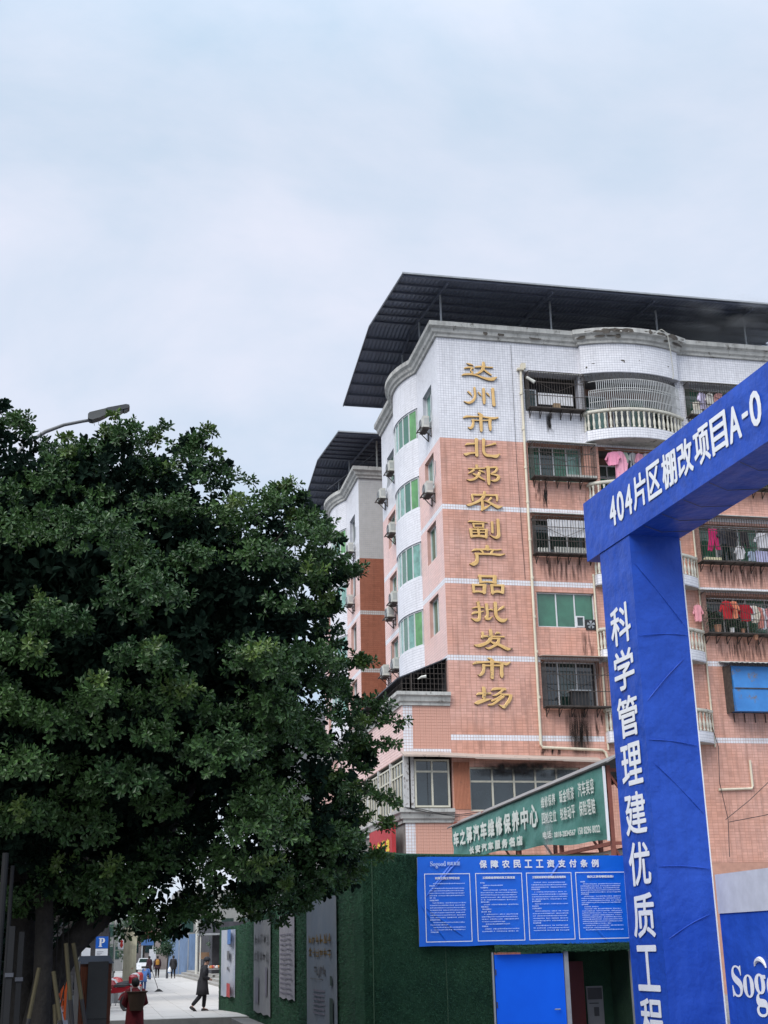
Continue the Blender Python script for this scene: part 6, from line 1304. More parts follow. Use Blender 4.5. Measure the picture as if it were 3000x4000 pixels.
# ------------------------------------------------------------------ the big tree
tree = thing('street_tree', 'huge dense dark green ficus tree filling the left half of the view', 'tree', (-.62, 17.3, G))
LOBES = np.array([[1.8,15.41,3.44,0.47],[-4.23,16.58,6.27,0.22],[0.54,16.59,7.51,0.49],[2.71,16.53,3.29,0.48],[-0.25,15.07,6.74,0.54],[0.89,16.32,3.13,0.43],[-0.58,14.81,5.6,0.39],[1.85,15.99,6.79,0.41],[-0.88,15.46,3.51,0.41],[1.74,15.4,5.33,0.47],[-3.9,17.77,3.42,0.18],[-1.26,16.57,2.75,0.31],[1.27,15.15,4.22,0.5],[-2.59,15.48,4.44,0.39],[0.39,14.89,6.03,0.51],[-1.97,14.97,5.81,0.35],[-2.81,15.99,3.41,0.41],[-3.3,15.74,5.17,0.43],[-0.37,16.84,8.53,0.22],[-1.31,16.74,8.82,0.22],[-1.29,14.97,4.65,0.5],[-3.01,15.92,7.35,0.39],[1.85,17.22,2.71,0.27],[-1.72,16.2,3.42,0.43],[-4.39,17.35,5.44,0.28],[0.2,15.32,3.9,0.47],[-0.62,15.07,4.55,0.41],[-1.11,14.98,6.74,0.36],[-0.61,17.08,2.85,0.35],[-1.76,15.22,7.36,0.36],[-2.85,15.9,5.91,0.51],[2.85,17.67,7.91,0.2],[-0.81,17.66,8.83,0.16],[2.59,16.27,5.58,0.39],[3.41,17.5,4.53,0.15],[-0.04,15.21,4.85,0.42],[-2.02,15.1,5.14,0.37],[-2.38,15.85,6.99,0.41],[-2.43,16.2,2.91,0.42],[-3.59,16.04,6.34,0.45],[-2.07,15.15,3.83,0.43],[-3.45,15.76,4.23,0.56],[0.8,15.31,4.85,0.41],[-3.9,17.07,7.32,0.35],[0.17,16.3,2.77,0.48],[-2.25,17.04,9.11,0.1],[-3.16,17.15,3.02,0.19],[2.85,17.18,6.51,0.24],[3.1,17.25,3.99,0.23],[-3.96,16.72,3.92,0.17],[-1.34,14.9,5.37,0.38],[-4.43,17.18,4.78,0.19],[2.1,16.29,4.73,0.44],[-3.47,17.65,8.67,0.14],[3.27,16.9,4.82,0.12],[2.76,17.04,7.13,0.38],[2.32,17.57,8.35,0.12],[0.37,14.71,5.23,0.37],[0.75,16.99,2.5,0.27],[-1.67,14.78,6.29,0.35],[0.06,16.82,8.68,0.27],[2.33,16.9,2.81,0.36],[-0.93,16.42,7.8,0.41],[-2.47,17.02,8.93,0.13],[1.49,16.35,7.53,0.39],[1.08,17.02,8.55,0.19],[-2.98,17.43,8.61,0.33],[-1.81,16.37,8.65,0.34],[-3.66,17.76,3.19,0.14],[-0.19,15.75,3.44,0.37],[-1.96,17.84,2.65,0.11],[0.39,16.85,8.27,0.27],[3.13,17.38,5.55,0.1],[1.28,17.03,2.6,0.34],[-4.47,17.45,6.03,0.21],[-3.85,17.66,8.18,0.12],[-4.05,17.84,3.66,0.17],[3.23,17.22,3.1,0.1],[-4.55,17.43,6.88,0.11],[-1.85,14.82,4.36,0.38],[-1.74,17.67,2.64,0.12],[3.13,17.88,7.8,0.11],[0.85,17.53,8.97,0.14],[2.59,17.71,8.34,0.1],[-0.92,14.79,4.02,0.37],[-1.48,14.92,3.59,0.24],[-0.18,16.35,7.74,0.2],[-4.37,17.34,6.82,0.29],[2.53,16.54,6.74,0.29],[-0.83,14.82,5.22,0.3],[2.01,15.63,6.18,0.21],[-1.43,16.4,2.96,0.24],[1.41,16.14,3.06,0.34],[-2.01,15.65,4.3,0.19],[1.49,17.52,8.46,0.21],[0.71,16.12,7.61,0.23],[-3.32,16.04,7.17,0.29],[1.95,15.33,4.8,0.29],[-0.53,15.33,4.61,0.29],[-3.79,16.5,4.5,0.21],[0.5,15.28,5.47,0.21],[-4.55,17.78,4.57,0.1],[-1.87,15.78,6.71,0.33],[0.52,15.02,4.4,0.32],[-2.32,15.64,4.56,0.25],[-1.52,14.78,4.56,0.19],[2.78,16.98,4.11,0.23],[-4.4,17.35,5.15,0.27],[0.98,15.92,6.79,0.34],[0.64,15.68,3.68,0.3],[0.17,16.23,2.95,0.34],[-2.67,17.22,2.92,0.26],[-3.02,16.96,8.27,0.2],[-0.68,17.13,8.39,0.34],[-2.43,15.47,3.68,0.24],[-1.26,14.85,5.82,0.23],[2.49,16.79,2.86,0.35],[-0.48,16.68,3.03,0.33],[-0.79,15.27,5.87,0.21],[-2.78,16.16,3.33,0.32],[-0.35,15.89,3.76,0.33],[-0.42,15.69,4.18,0.2],[0.27,14.8,5.81,0.2],[-2.87,16.06,3.96,0.24],[-3.84,15.94,5.45,0.25],[0.73,14.85,5.13,0.2],[-3.5,17.23,8.15,0.22],[0.13,16.81,8.84,0.19],[-1.27,15.47,5.01,0.32],[2.56,16.55,7.35,0.33],[-2.78,15.84,5.91,0.34],[-3.44,16.48,3.72,0.21],[-3.1,15.81,4.21,0.22],[0.82,17.16,2.38,0.13],[1.67,15.23,3.75,0.22],[2.3,15.99,5.61,0.24],[-2.24,16.44,8.16,0.3],[-1.81,14.91,5.76,0.19],[-0.12,14.67,4.81,0.19],[-2.15,16.28,3.15,0.29],[1.28,15.61,4.74,0.24],[-1.42,15.63,7.38,0.3],[-0.95,15.32,3.52,0.22],[1.45,15.69,4.37,0.21],[-2.88,15.57,4.65,0.24],[2.1,16.82,7.93,0.23],[-2.24,15.89,7.29,0.26],[-3.51,15.89,4.03,0.26],[-2.57,16.81,8.69,0.2],[1.64,16.37,7.28,0.23],[1.16,17.3,2.58,0.27],[-0.86,16.02,7.27,0.31],[-0.01,15.09,4.48,0.21],[-4.02,17.01,7.16,0.24],[0.3,15.81,6.74,0.29],[-1.48,16.59,2.72,0.16],[-4.36,17.24,4.78,0.18],[-0.12,17.73,9.22,0.1],[0.56,16.89,2.55,0.15],[-2.43,16.59,8.6,0.17],[-3.91,17.08,3.82,0.17],[2.46,17.43,2.61,0.11],[-0.2,17.27,8.73,0.18],[-4.04,16.24,5.89,0.13],[2.69,16.59,6.93,0.18],[-4.35,17.6,4.45,0.16],[1.34,17.23,8.29,0.13],[-0.67,16.68,2.83,0.18],[-0.68,16.74,8.46,0.1],[-2.13,17.52,2.69,0.16],[3.03,16.92,4.98,0.19],[-2.93,16.82,8.57,0.13],[2.6,16.55,6.43,0.12],[-1.05,16.4,2.78,0.12],[-2.69,16.84,2.75,0.14],[-3.05,17.37,3.08,0.14],[3.03,16.86,5.38,0.12],[2.82,16.71,2.94,0.18],[-4.22,16.66,6.33,0.15],[-4.12,16.87,7.22,0.12],[2.84,16.88,7.48,0.16],[-4.27,16.61,5.02,0.15],[-1.96,16.35,8.64,0.17],[3.19,17.35,3.16,0.12],[2.9,17.3,5.27,0.12],[-4.15,16.46,5.45,0.18],[-3.37,16.57,3.3,0.11],[-0.99,16.6,8.47,0.13],[1.61,16.74,2.69,0.13],[3.38,17.16,4.72,0.1],[0.99,16.81,2.53,0.14],[1.44,17.41,2.45,0.14],[3.12,17.26,4.22,0.1],[2.22,17.08,8.13,0.14],[-4.49,17.33,6.91,0.12],[2.17,16.35,2.77,0.14],[-1.33,17.88,2.63,0.13],[-3.48,16.94,8.05,0.19],[-1.64,16.85,9.13,0.11],[3.07,17.4,5.76,0.12],[1.92,16.53,2.67,0.15],[-3.89,17.26,7.71,0.18],[-0.25,16.63,2.78,0.17],[-1.42,17.43,9.2,0.1],[-3.75,17.34,3.4,0.13],[2.77,16.24,3.3,0.12],[2.94,17.0,6.52,0.09],[0.05,16.51,2.67,0.16],[-4.24,17.34,4.16,0.13],[3.37,17.19,4.35,0.09],[1.99,17.2,8.21,0.1],[2.7,16.69,5.74,0.14],[2.56,16.94,7.79,0.15],[0.77,17.1,8.55,0.13],[3.22,17.29,3.72,0.09],[-1.87,17.77,2.7,0.1],[-3.02,16.43,8.14,0.18],[-4.41,17.34,5.91,0.11],[-2.32,17.2,9.09,0.12],[0.2,17.56,8.94,0.17],[3.32,17.57,4.6,0.11],[0.31,17.5,2.38,0.09],[2.65,16.71,6.15,0.12],[-3.31,17.35,3.12,0.18],[0.4,17.36,8.44,0.16],[-3.66,16.81,7.81,0.1],[-2.99,17.25,2.83,0.09],[2.96,17.15,3.85,0.13],[0.99,17.06,8.69,0.11],[-1.22,16.66,8.7,0.13],[-0.93,17.11,2.63,0.1],[3.05,17.38,3.63,0.1],[2.62,17.01,2.74,0.1],[-0.4,16.98,8.38,0.11],[-4.4,17.68,7.23,0.11],[-2.65,17.84,2.68,0.11],[3.11,17.68,6.17,0.1],[1.88,17.84,8.57,0.11],[-2.7,16.78,8.55,0.1],[3.24,17.48,3.53,0.09],[1.56,17.08,8.38,0.13],[0.88,17.17,2.37,0.11],[-2.36,16.27,2.83,0.12],[-0.1,17.7,2.54,0.09],[1.33,17.31,8.58,0.11],[2.55,17.29,8.18,0.09],[3.14,17.84,7.11,0.1],[3.35,17.45,4.15,0.09],[0.84,17.89,9.13,0.11],[0.66,17.08,8.18,0.14],[-3.59,16.42,3.57,0.1],[-3.97,17.19,3.62,0.09],[2.31,17.61,2.51,0.09],[2.01,16.89,7.87,0.1],[-3.54,17.35,3.11,0.1],[3.11,17.78,6.42,0.1],[-4.16,16.83,6.76,0.12],[1.85,17.23,2.54,0.09],[1.69,16.59,7.86,0.1],[-2.33,17.09,2.66,0.12],[1.0,16.25,8.02,0.11],[-3.49,17.31,8.51,0.11],[-4.47,17.33,4.57,0.09],[0.7,17.27,2.35,0.09],[0.13,17.65,2.46,0.1],[-3.75,16.33,7.11,0.15],[-3.81,17.9,3.22,0.1],[-1.9,17.13,9.2,0.12],[-4.56,17.5,6.26,0.12],[-1.52,16.38,8.65,0.1],[3.42,17.61,4.98,0.09],[-4.64,17.7,5.51,0.09],[-0.84,16.45,8.21,0.09],[-0.51,17.13,8.73,0.09],[0.12,17.16,9.13,0.09],[-4.27,17.21,5.28,0.1],[-0.49,17.55,2.63,0.09],[3.13,17.51,7.34,0.11],[-1.93,17.07,2.83,0.1],[-0.64,16.55,8.16,0.09],[-4.06,17.33,4.18,0.1],[3.24,17.51,3.97,0.1],[0.41,17.22,8.66,0.09],[2.62,16.56,3.07,0.36],[3.03,17.12,4.54,0.26],[2.29,16.42,3.59,0.34],[3.35,17.49,4.86,0.17],[2.75,16.85,4.08,0.35],[3.09,16.9,5.09,0.17],[2.07,15.92,5.37,0.23],[2.59,16.37,4.87,0.3],[2.12,16.07,4.26,0.24],[2.97,16.6,3.41,0.2],[2.28,16.59,2.93,0.29],[1.85,15.61,4.88,0.35],[2.65,16.38,5.27,0.3],[2.04,15.73,3.83,0.3],[3.23,17.61,4.19,0.25],[1.78,15.61,4.41,0.23],[3.28,17.71,3.17,0.17],[1.86,15.7,3.0,0.28],[3.08,17.65,5.79,0.16],[3.18,17.34,3.9,0.16],[1.95,17.01,2.69,0.27],[3.18,17.24,3.0,0.09],[2.47,17.3,2.67,0.17],[3.12,17.09,5.32,0.11],[1.85,15.68,3.55,0.25],[3.46,17.63,4.49,0.12],[3.37,17.74,5.12,0.11],[2.57,16.11,4.49,0.26],[2.08,15.7,4.54,0.3],[3.13,17.48,5.55,0.13],[3.49,17.57,4.69,0.09],[1.73,15.39,5.34,0.26],[1.85,15.94,4.05,0.23],[2.77,17.69,2.72,0.12],[1.68,16.96,2.96,0.55],[1.0,16.26,5.66,0.61],[-0.01,16.28,6.38,0.4],[-3.05,16.4,5.57,0.59],[1.17,16.51,7.01,0.55],[-3.77,17.09,7.39,0.43],[0.4,16.3,6.4,0.5],[-4.03,16.95,6.33,0.57],[-1.81,16.5,7.67,0.56],[-3.83,16.79,5.13,0.59],[-0.98,16.24,6.33,0.44],[-0.26,16.15,4.89,0.47],[-0.14,16.43,3.77,0.66],[-1.37,16.13,5.49,0.44],[-3.62,16.81,4.23,0.56],[-2.43,16.21,5.25,0.53],[-2.62,16.69,7.76,0.63],[-0.28,16.87,8.06,0.54],[-4.42,17.31,5.45,0.24],[-3.3,16.52,4.6,0.4],[0.35,16.22,4.29,0.52],[1.03,16.24,4.93,0.42],[-2.34,16.28,6.39,0.38],[-3.8,16.77,4.71,0.38],[-4.32,17.26,6.93,0.27],[-1.41,16.34,3.98,0.42],[0.49,16.8,2.92,0.59],[-1.89,16.28,4.19,0.52],[1.92,16.51,4.89,0.44],[-1.77,16.52,3.58,0.61],[-1.77,16.13,5.36,0.39],[1.41,17.49,8.62,0.13],[-1.41,16.82,3.12,0.37],[0.48,16.17,5.52,0.45],[-3.05,16.39,4.88,0.6],[-0.95,16.25,4.34,0.6],[1.7,16.59,3.45,0.59],[2.91,17.32,7.58,0.23],[-1.25,16.36,6.88,0.59],[1.57,16.44,5.74,0.55],[-2.45,16.24,4.53,0.62],[-4.59,17.56,6.26,0.1],[2.38,16.87,6.02,0.51],[-3.47,16.74,6.88,0.52],[-2.27,16.49,3.66,0.66],[2.48,17.31,8.04,0.24],[2.92,17.14,3.65,0.37],[-2.72,16.42,4.01,0.64],[0.98,16.52,3.37,0.46],[-1.67,16.32,6.95,0.41],[-3.1,16.43,6.19,0.41],[-0.54,17.21,8.48,0.32],[-0.96,16.42,3.84,0.64],[2.44,16.7,4.63,0.57],[0.49,17.44,8.59,0.16],[-0.52,16.21,4.5,0.55],[-0.66,16.73,7.72,0.53],[0.97,17.36,8.89,0.2],[2.32,16.71,3.5,0.68],[-3.81,17.56,3.24,0.1],[-1.55,16.15,4.82,0.63],[2.82,17.25,6.58,0.28],[-3.92,16.87,5.86,0.52],[1.0,16.23,4.27,0.49],[-2.03,16.19,6.08,0.44],[0.3,17.07,8.19,0.44],[-1.49,16.75,8.13,0.61],[1.98,16.64,6.81,0.49],[-0.31,16.98,2.97,0.53],[0.25,17.27,2.56,0.27],[-2.99,17.09,3.14,0.42],[-2.58,17.34,2.76,0.22],[-1.23,16.56,7.47,0.55],[-0.57,16.15,5.63,0.63],[-0.13,17.12,8.58,0.4],[-2.99,16.62,7.17,0.54],[-2.07,16.16,5.67,0.49],[-3.63,16.68,6.44,0.37],[2.43,16.74,4.1,0.62],[1.04,16.92,7.95,0.54],[2.64,17.07,6.89,0.43],[-2.04,17.46,9.29,0.14],[-0.87,16.14,5.12,0.4],[-1.91,16.14,5.08,0.38],[0.52,16.89,7.83,0.38],[-0.24,17.45,2.64,0.15],[1.55,16.34,4.48,0.62],[0.56,16.16,4.7,0.55],[0.74,16.56,7.18,0.45],[-1.84,17.09,2.88,0.42],[3.42,17.48,4.54,0.14],[2.2,16.72,5.52,0.62],[0.71,17.29,2.48,0.25],[1.5,16.43,6.45,0.47],[-0.56,16.76,3.25,0.43],[-0.92,17.29,2.77,0.25],[-4.11,17.53,3.8,0.11],[-1.05,16.15,5.68,0.46],[2.14,16.95,2.94,0.58],[-2.38,16.84,3.14,0.37],[-3.35,17.06,7.96,0.4],[-0.07,16.54,7.3,0.38],[-3.74,17.36,7.99,0.21],[2.76,16.99,3.18,0.49],[-0.73,16.34,6.7,0.36],[-2.39,16.99,8.5,0.49],[1.68,16.4,3.92,0.41],[-0.06,16.14,5.38,0.43],[-2.38,17.18,2.85,0.34],[-0.98,16.71,3.32,0.64],[1.12,19.94,5.8,0.64],[-0.19,20.61,6.37,0.32],[3.12,19.29,5.82,0.49],[-3.47,18.51,8.79,0.39],[-2.67,19.19,6.86,0.4],[-2.98,19.04,6.63,0.32],[-4.7,19.07,5.92,0.46],[1.0,19.12,8.95,0.45],[-1.52,19.04,4.57,0.7],[-0.79,20.32,5.82,0.71],[3.08,18.6,2.89,0.16],[-2.78,19.6,8.06,0.63],[1.68,19.6,8.29,0.33],[-1.44,20.37,7.81,0.58],[3.05,18.8,8.19,0.25],[-4.55,18.52,5.06,0.41],[-2.93,21.04,5.04,0.77],[2.55,19.34,8.08,0.39],[-1.01,19.95,7.03,0.6],[-3.34,20.61,4.21,0.72],[-1.41,18.6,9.29,0.43],[-1.91,20.78,8.59,0.49],[-0.66,18.67,8.9,0.45],[2.52,19.32,8.64,0.42],[-4.07,19.39,6.95,0.67],[3.15,19.3,3.16,0.41],[1.59,19.29,4.48,0.38],[-3.99,18.79,3.6,0.4],[-3.13,19.24,8.8,0.57],[2.92,18.82,6.8,0.46],[0.19,19.06,7.74,0.57],[-4.19,18.42,7.96,0.25],[-0.19,18.54,2.96,0.5],[0.03,18.8,8.07,0.39],[-2.19,20.33,7.6,0.62],[2.67,19.44,7.39,0.66],[2.77,19.51,5.55,0.32],[1.67,19.1,5.06,0.4],[-3.28,21.07,5.71,0.8],[-4.61,19.52,7.41,0.54],[0.16,20.61,5.81,0.43],[1.85,19.11,4.53,0.32],[2.68,19.11,4.41,0.71],[1.07,18.7,2.39,0.12],[1.2,21.09,5.19,0.74],[-3.47,19.28,3.8,0.47],[-1.44,19.39,3.0,0.38],[0.66,20.93,6.02,0.53],[0.57,18.64,8.53,0.52],[1.2,20.66,7.22,0.78],[-4.73,18.43,7.12,0.21],[-4.12,18.54,8.29,0.17],[3.66,19.1,4.78,0.24],[-3.47,18.93,6.99,0.31],[-3.76,19.22,3.34,0.31],[-0.28,20.05,5.38,0.35],[-1.76,18.9,3.38,0.73],[-3.97,20.54,6.37,0.49],[0.86,19.13,2.88,0.58],[3.14,19.21,6.37,0.36],[3.0,18.84,3.53,0.62],[0.63,20.72,4.58,0.51],[0.95,19.4,4.03,0.33],[-0.61,20.37,4.8,0.42],[2.11,19.15,7.85,0.49],[1.45,18.53,8.96,0.18],[-0.42,18.72,2.78,0.26],[-1.16,19.6,3.89,0.63],[3.45,18.57,4.02,0.13],[-3.2,18.82,2.9,0.14],[-1.36,19.48,8.95,0.5],[0.29,19.67,2.8,0.52],[0.69,18.76,9.08,0.13],[-4.77,18.4,6.37,0.16],[-2.43,19.41,6.22,0.55],[-2.25,18.55,9.65,0.22],[2.21,19.12,6.81,0.72],[-1.73,19.15,8.68,0.45],[0.6,19.29,6.9,0.46],[-0.98,19.95,3.35,0.63],[-3.45,20.06,5.89,0.37],[2.24,19.33,6.02,0.64],[-3.99,19.1,4.29,0.32],[-3.43,19.38,6.81,0.34],[-2.4,19.28,3.23,0.43],[-3.62,18.43,9.01,0.09],[-2.05,18.84,9.91,0.14],[3.2,19.34,7.75,0.35],[-2.77,19.62,8.65,0.46],[1.6,19.05,7.65,0.31],[-2.09,20.62,6.27,0.35],[-0.71,20.54,8.39,0.78],[-0.34,19.35,8.9,0.56],[-4.62,19.12,4.76,0.42],[2.21,19.87,3.39,0.33],[-2.67,18.92,3.59,0.34],[-0.76,18.87,2.93,0.38],[3.57,18.79,5.28,0.13],[-2.85,19.09,3.11,0.33],[-4.07,20.25,7.74,0.48],[-4.51,18.79,4.11,0.1],[-4.32,20.42,5.97,0.35],[-1.74,18.56,2.65,0.11],[-1.74,20.68,5.77,0.5],[-2.27,21.01,6.75,0.49],[2.79,18.57,8.43,0.21],[-4.76,18.33,5.55,0.15],[0.72,19.93,3.36,0.62],[2.8,19.1,4.98,0.38],[-4.35,19.79,4.74,0.66],[-0.65,20.75,7.76,0.77],[-2.32,19.4,3.55,0.51],[-4.73,18.38,5.42,0.21],[-4.06,20.59,6.8,0.51],[2.36,18.58,2.63,0.23],[1.1,18.49,9.32,0.17],[-1.81,21.14,6.59,0.52],[3.41,19.06,3.11,0.2],[-3.74,18.99,8.44,0.59],[-2.27,18.73,9.08,0.44],[-2.89,20.09,7.64,0.47],[0.56,19.02,7.34,0.56],[-4.34,18.87,3.78,0.13],[-3.84,19.38,4.98,0.62],[-1.71,18.7,9.89,0.12],[1.6,19.92,7.23,0.34],[-0.24,18.63,9.34,0.22],[-2.48,19.06,2.84,0.29],[-4.68,19.23,4.54,0.25],[2.01,18.65,2.71,0.26],[-2.05,19.01,4.22,0.43],[0.95,19.19,9.39,0.24],[0.17,20.01,3.99,0.71],[-2.05,19.24,5.28,0.62],[-0.21,18.3,2.62,0.11],[2.19,19.37,8.33,0.45],[2.23,20.24,5.14,0.58],[1.58,18.75,3.42,0.45],[-2.2,20.58,9.12,0.34],[-2.14,20.12,8.19,0.38],[1.29,19.65,6.43,0.33],[-4.65,19.57,6.66,0.43],[-4.35,19.28,5.46,0.56],[2.31,19.07,3.86,0.73],[-2.5,18.68,9.75,0.12],[-4.77,18.39,5.72,0.16],[-0.36,19.39,4.02,0.37],[-3.16,19.36,8.39,0.37],[-2.83,18.98,2.87,0.3],[-2.57,20.45,6.97,0.37]]); NF = 317
M['leaf_shade'] = leaf_mat('ficus_leaf_shade', (.006, .016, .011), (.010, .024, .014), .85, .1)  # near-black green puts the shade of crown gaps into the leaf colour
def crown_mesh(lobes, seed, dens, leaf_len, name, m, up=.25, keep=None, par=None):
    rg = np.random.default_rng(seed); P = []; A = []; S_ = []
    for i, (x, y, z, r) in enumerate(lobes):
        n = max(6, int(dens * r * r)); d = unit(rg.normal(size=(n * 2, 3))); w = d[:, 2] * 1.0 - d[:, 1] * .45
        k = np.argsort(-(w + rg.normal(size=len(w)) * .30))[:n]; d = d[k]
        p = np.array([x, y, z]) + d * r * rg.uniform(.55, 1.08, (n, 1)) * np.array([1, 1, .72]); P.append(p); A.append(unit(d + np.array([0, -.05, up]) + rg.normal(size=d.shape) * .25))
    P = np.vstack(P); A = np.vstack(A)
    if keep is not None: k = keep(P); P, A = P[k], A[k]
    n = len(P); nl = 11
    B = np.repeat(P, nl, 0); AX = np.repeat(A, nl, 0); N_ = len(B)
    ph = rg.uniform(0, 2 * np.pi, n).repeat(nl) + np.tile(np.arange(nl) * 2.4, n); al = np.radians(np.tile(np.linspace(18, 98, nl), n) + rg.normal(size=N_) * 9)
    rf_ = unit(np.cross(AX, np.array([.3, .2, 1.]) + 0 * AX)); rf2 = np.cross(AX, rf_)
    rad = rf_ * np.cos(ph)[:, None] + rf2 * np.sin(ph)[:, None]
    D = unit(AX * np.cos(al)[:, None] + rad * np.sin(al)[:, None] + np.array([0, 0, -.12])); Nn = unit(AX * np.sin(al)[:, None] - rad * np.cos(al)[:, None] + rg.normal(size=D.shape) * .28)
    base = B + AX * (np.tile(np.linspace(.055, -.035, nl), n)[:, None]) + rad * .006
    Ls = leaf_len * rg.uniform(.72, 1.18, N_)
    V, F = leaves_np(base, D, Nn, Ls, rg, .52)
    return np_mesh(name, V, F, m, par or tree, world_offset(par or tree), 'stuff')
crown_mesh(LOBES[:NF], 1, 400, .072, 'crown', M['leaf']); crown_mesh(LOBES[NF:], 4, 110, .12, 'inner_crown', M['leaf_shade'])
rg = np.random.default_rng(8)
sel = LOBES[rg.choice(NF, 46, replace=False)].copy(); sel[:, 3] *= rg.uniform(.35, .6, len(sel)); sel[:, 1] -= .35; sel[:, 2] += .12
crown_mesh(sel, 2, 300, .074, 'young_leaves', M['leaf_young'])
# deeper, larger leaves fill the inside of the crown
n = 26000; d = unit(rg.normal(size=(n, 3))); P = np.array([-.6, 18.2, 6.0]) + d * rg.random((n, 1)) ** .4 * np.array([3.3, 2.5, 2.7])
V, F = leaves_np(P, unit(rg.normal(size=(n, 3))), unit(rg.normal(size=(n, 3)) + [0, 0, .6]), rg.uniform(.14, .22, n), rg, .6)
np_mesh('inner_leaves', V, F, M['leaf_shade'], tree, world_offset(tree), 'stuff')
# twigs reaching out of the crown
TWL = []
def twig(a, b, k=6, sag=.1, r=.012):
    a = Vector(a); b = Vector(b); pts = [a.lerp(b, t) + Vector((0, 0, sag * math.sin(math.pi * t))) for t in np.linspace(0, 1, 7)]
    tw = MB(); tw.tube(pts, [r * (1 - .7 * i / 6) for i in range(7)], 5); tw.build('twig', M['bark'], tree)
    for i in range(2, 7):
        for _ in range(1): TWL.append((*(pts[i] + Vector((rnd.uniform(-.05, .05), rnd.uniform(-.05, .05), rnd.uniform(-.04, .05)))), .10 if i < 6 else .12))
for a, b in (((-.3, 17.4, 8.4), (.05, 17.1, 8.95)), ((.1, 17.4, 8.4), (.62, 17.1, 9.08)), ((.8, 17.2, 8.5), (1.22, 17.1, 8.98)), ((2.3, 17.5, 7.4), (2.95, 17.3, 7.75)),
             ((2.9, 17.4, 6.8), (3.35, 17.2, 7.15)), ((2.9, 17.4, 5.7), (3.50, 17.2, 5.85)), ((3.0, 17.4, 5.2), (3.72, 17.2, 5.25)), ((3.1, 17.4, 4.6), (3.72, 17.2, 4.7)),
             ((2.6, 17.3, 3.4), (3.35, 17.1, 3.2)), ((1.9, 17.3, 7.9), (2.4, 17.2, 8.3)), ((2.5, 17.3, 7.2), (3.25, 17.1, 7.0)), ((2.2, 17.5, 7.6), (2.72, 17.25, 7.95)), ((2.9, 17.3, 3.7), (3.72, 17.2, 3.62)), ((3.0, 17.3, 4.1), (3.85, 17.2, 3.9)), ((2.9, 17.3, 3.4), (3.62, 17.2, 3.3)), ((3.0, 17.3, 5.0), (3.95, 17.2, 5.0))):
    twig(a, b)
crown_mesh(np.array(TWL), 5, 300, .072, 'twig_leaves', M['leaf'])
crown_mesh(np.array(TWL[::7]), 6, 400, .074, 'young_leaves', M['leaf_young'])
# trunk and limbs
def limb(pts, rs, name='limb'): mb = MB(); mb.tube(pts, rs, 10); mb.build(name, M['bark'], tree, smooth=True)
limb([(-.64, 17.1, G), (-.62, 17.0, 1.2), (-.60, 17.0, 1.9), (-.62, 17.0, 2.6), (-.75, 17.2, 3.8), (-.6, 17.8, 5.5)], [.19, .135, .115, .11, .12, .06], 'trunk')
limb([(-.70, 17.5, G), (-.67, 17.5, 1.2), (-.58, 17.5, 1.75), (-.30, 17.5, 2.27), (-.04, 17.5, 2.53), (.35, 17.6, 2.95), (.9, 17.8, 3.8), (1.6, 18, 5.2)], [.25, .20, .18, .165, .16, .15, .12, .05])
limb([(-.85, 17.7, G), (-.86, 17.7, 1.5), (-.92, 17.7, 2.6), (-1.3, 17.8, 4.2), (-1.6, 18, 6)], [.24, .19, .17, .14, .06])
for e in ((-2, 18, 7), (.4, 18.2, 8), (2.3, 17.8, 5), (2.4, 18.6, 6.5), (-3, 18.5, 5.5), (.8, 17.2, 6.2)):
    limb([(-.6 + (e[0] + .6) * t, 17.7 + (e[1] - 17.7) * t, 3.3 + (e[2] - 3.3) * t ** .8) for t in (0, .3, .6, 1)], [.10, .08, .05, .02])
mb = MB()
for k in range(5): mb.tube([(-.58 + .06 * k, 17.1 + .08 * k, 2.6), (-.6 + .07 * k, 17.05, 1.9), (-.63 + .05 * k, 17.0, 1.3)], .008, 4)
mb.build('aerial_root', M['bark'], tree)
# timber props
prop_y = simple('prop_yellow', (.06, .05, .022)); prop_b = simple('prop_dark', (.014, .013, .015))
def prop(a, b, lab):
    t = thing('tree_prop', lab, 'prop', (b[0], b[1], G), 0, 'yellow and black props leaning on the tree'); a = Vector(a); b = Vector((b[0], b[1], G)); m_ = a.lerp(b, .30)
    q = MB(); q.tube([a, m_], .024, 8); q.build('yellow_end', prop_y, t); q = MB(); q.tube([m_, b], .025, 8); q.build('dark_end', prop_b, t)
prop((-.33, 16, 2.28), (-.06, 15.8, G), 'prop leaning from the fork, left one of the crossing pair by the grey cabinet')
prop((-.25, 16.1, 2.28), (.16, 15.9, G), 'prop leaning furthest right, right one of the crossing pair by the grey cabinet')
prop((-.45, 16, 1.98), (-.1, 15.6, G), 'short prop between the trunk and the crossing pair')
prop((-.61, 16, 2.02), (-.85, 15.5, G), 'prop leaning on the left side of the pale trunk')
prop((-.42, 16.1, 1.62), (-.25, 15.2, G), 'lowest dark prop just right of the pale trunk')

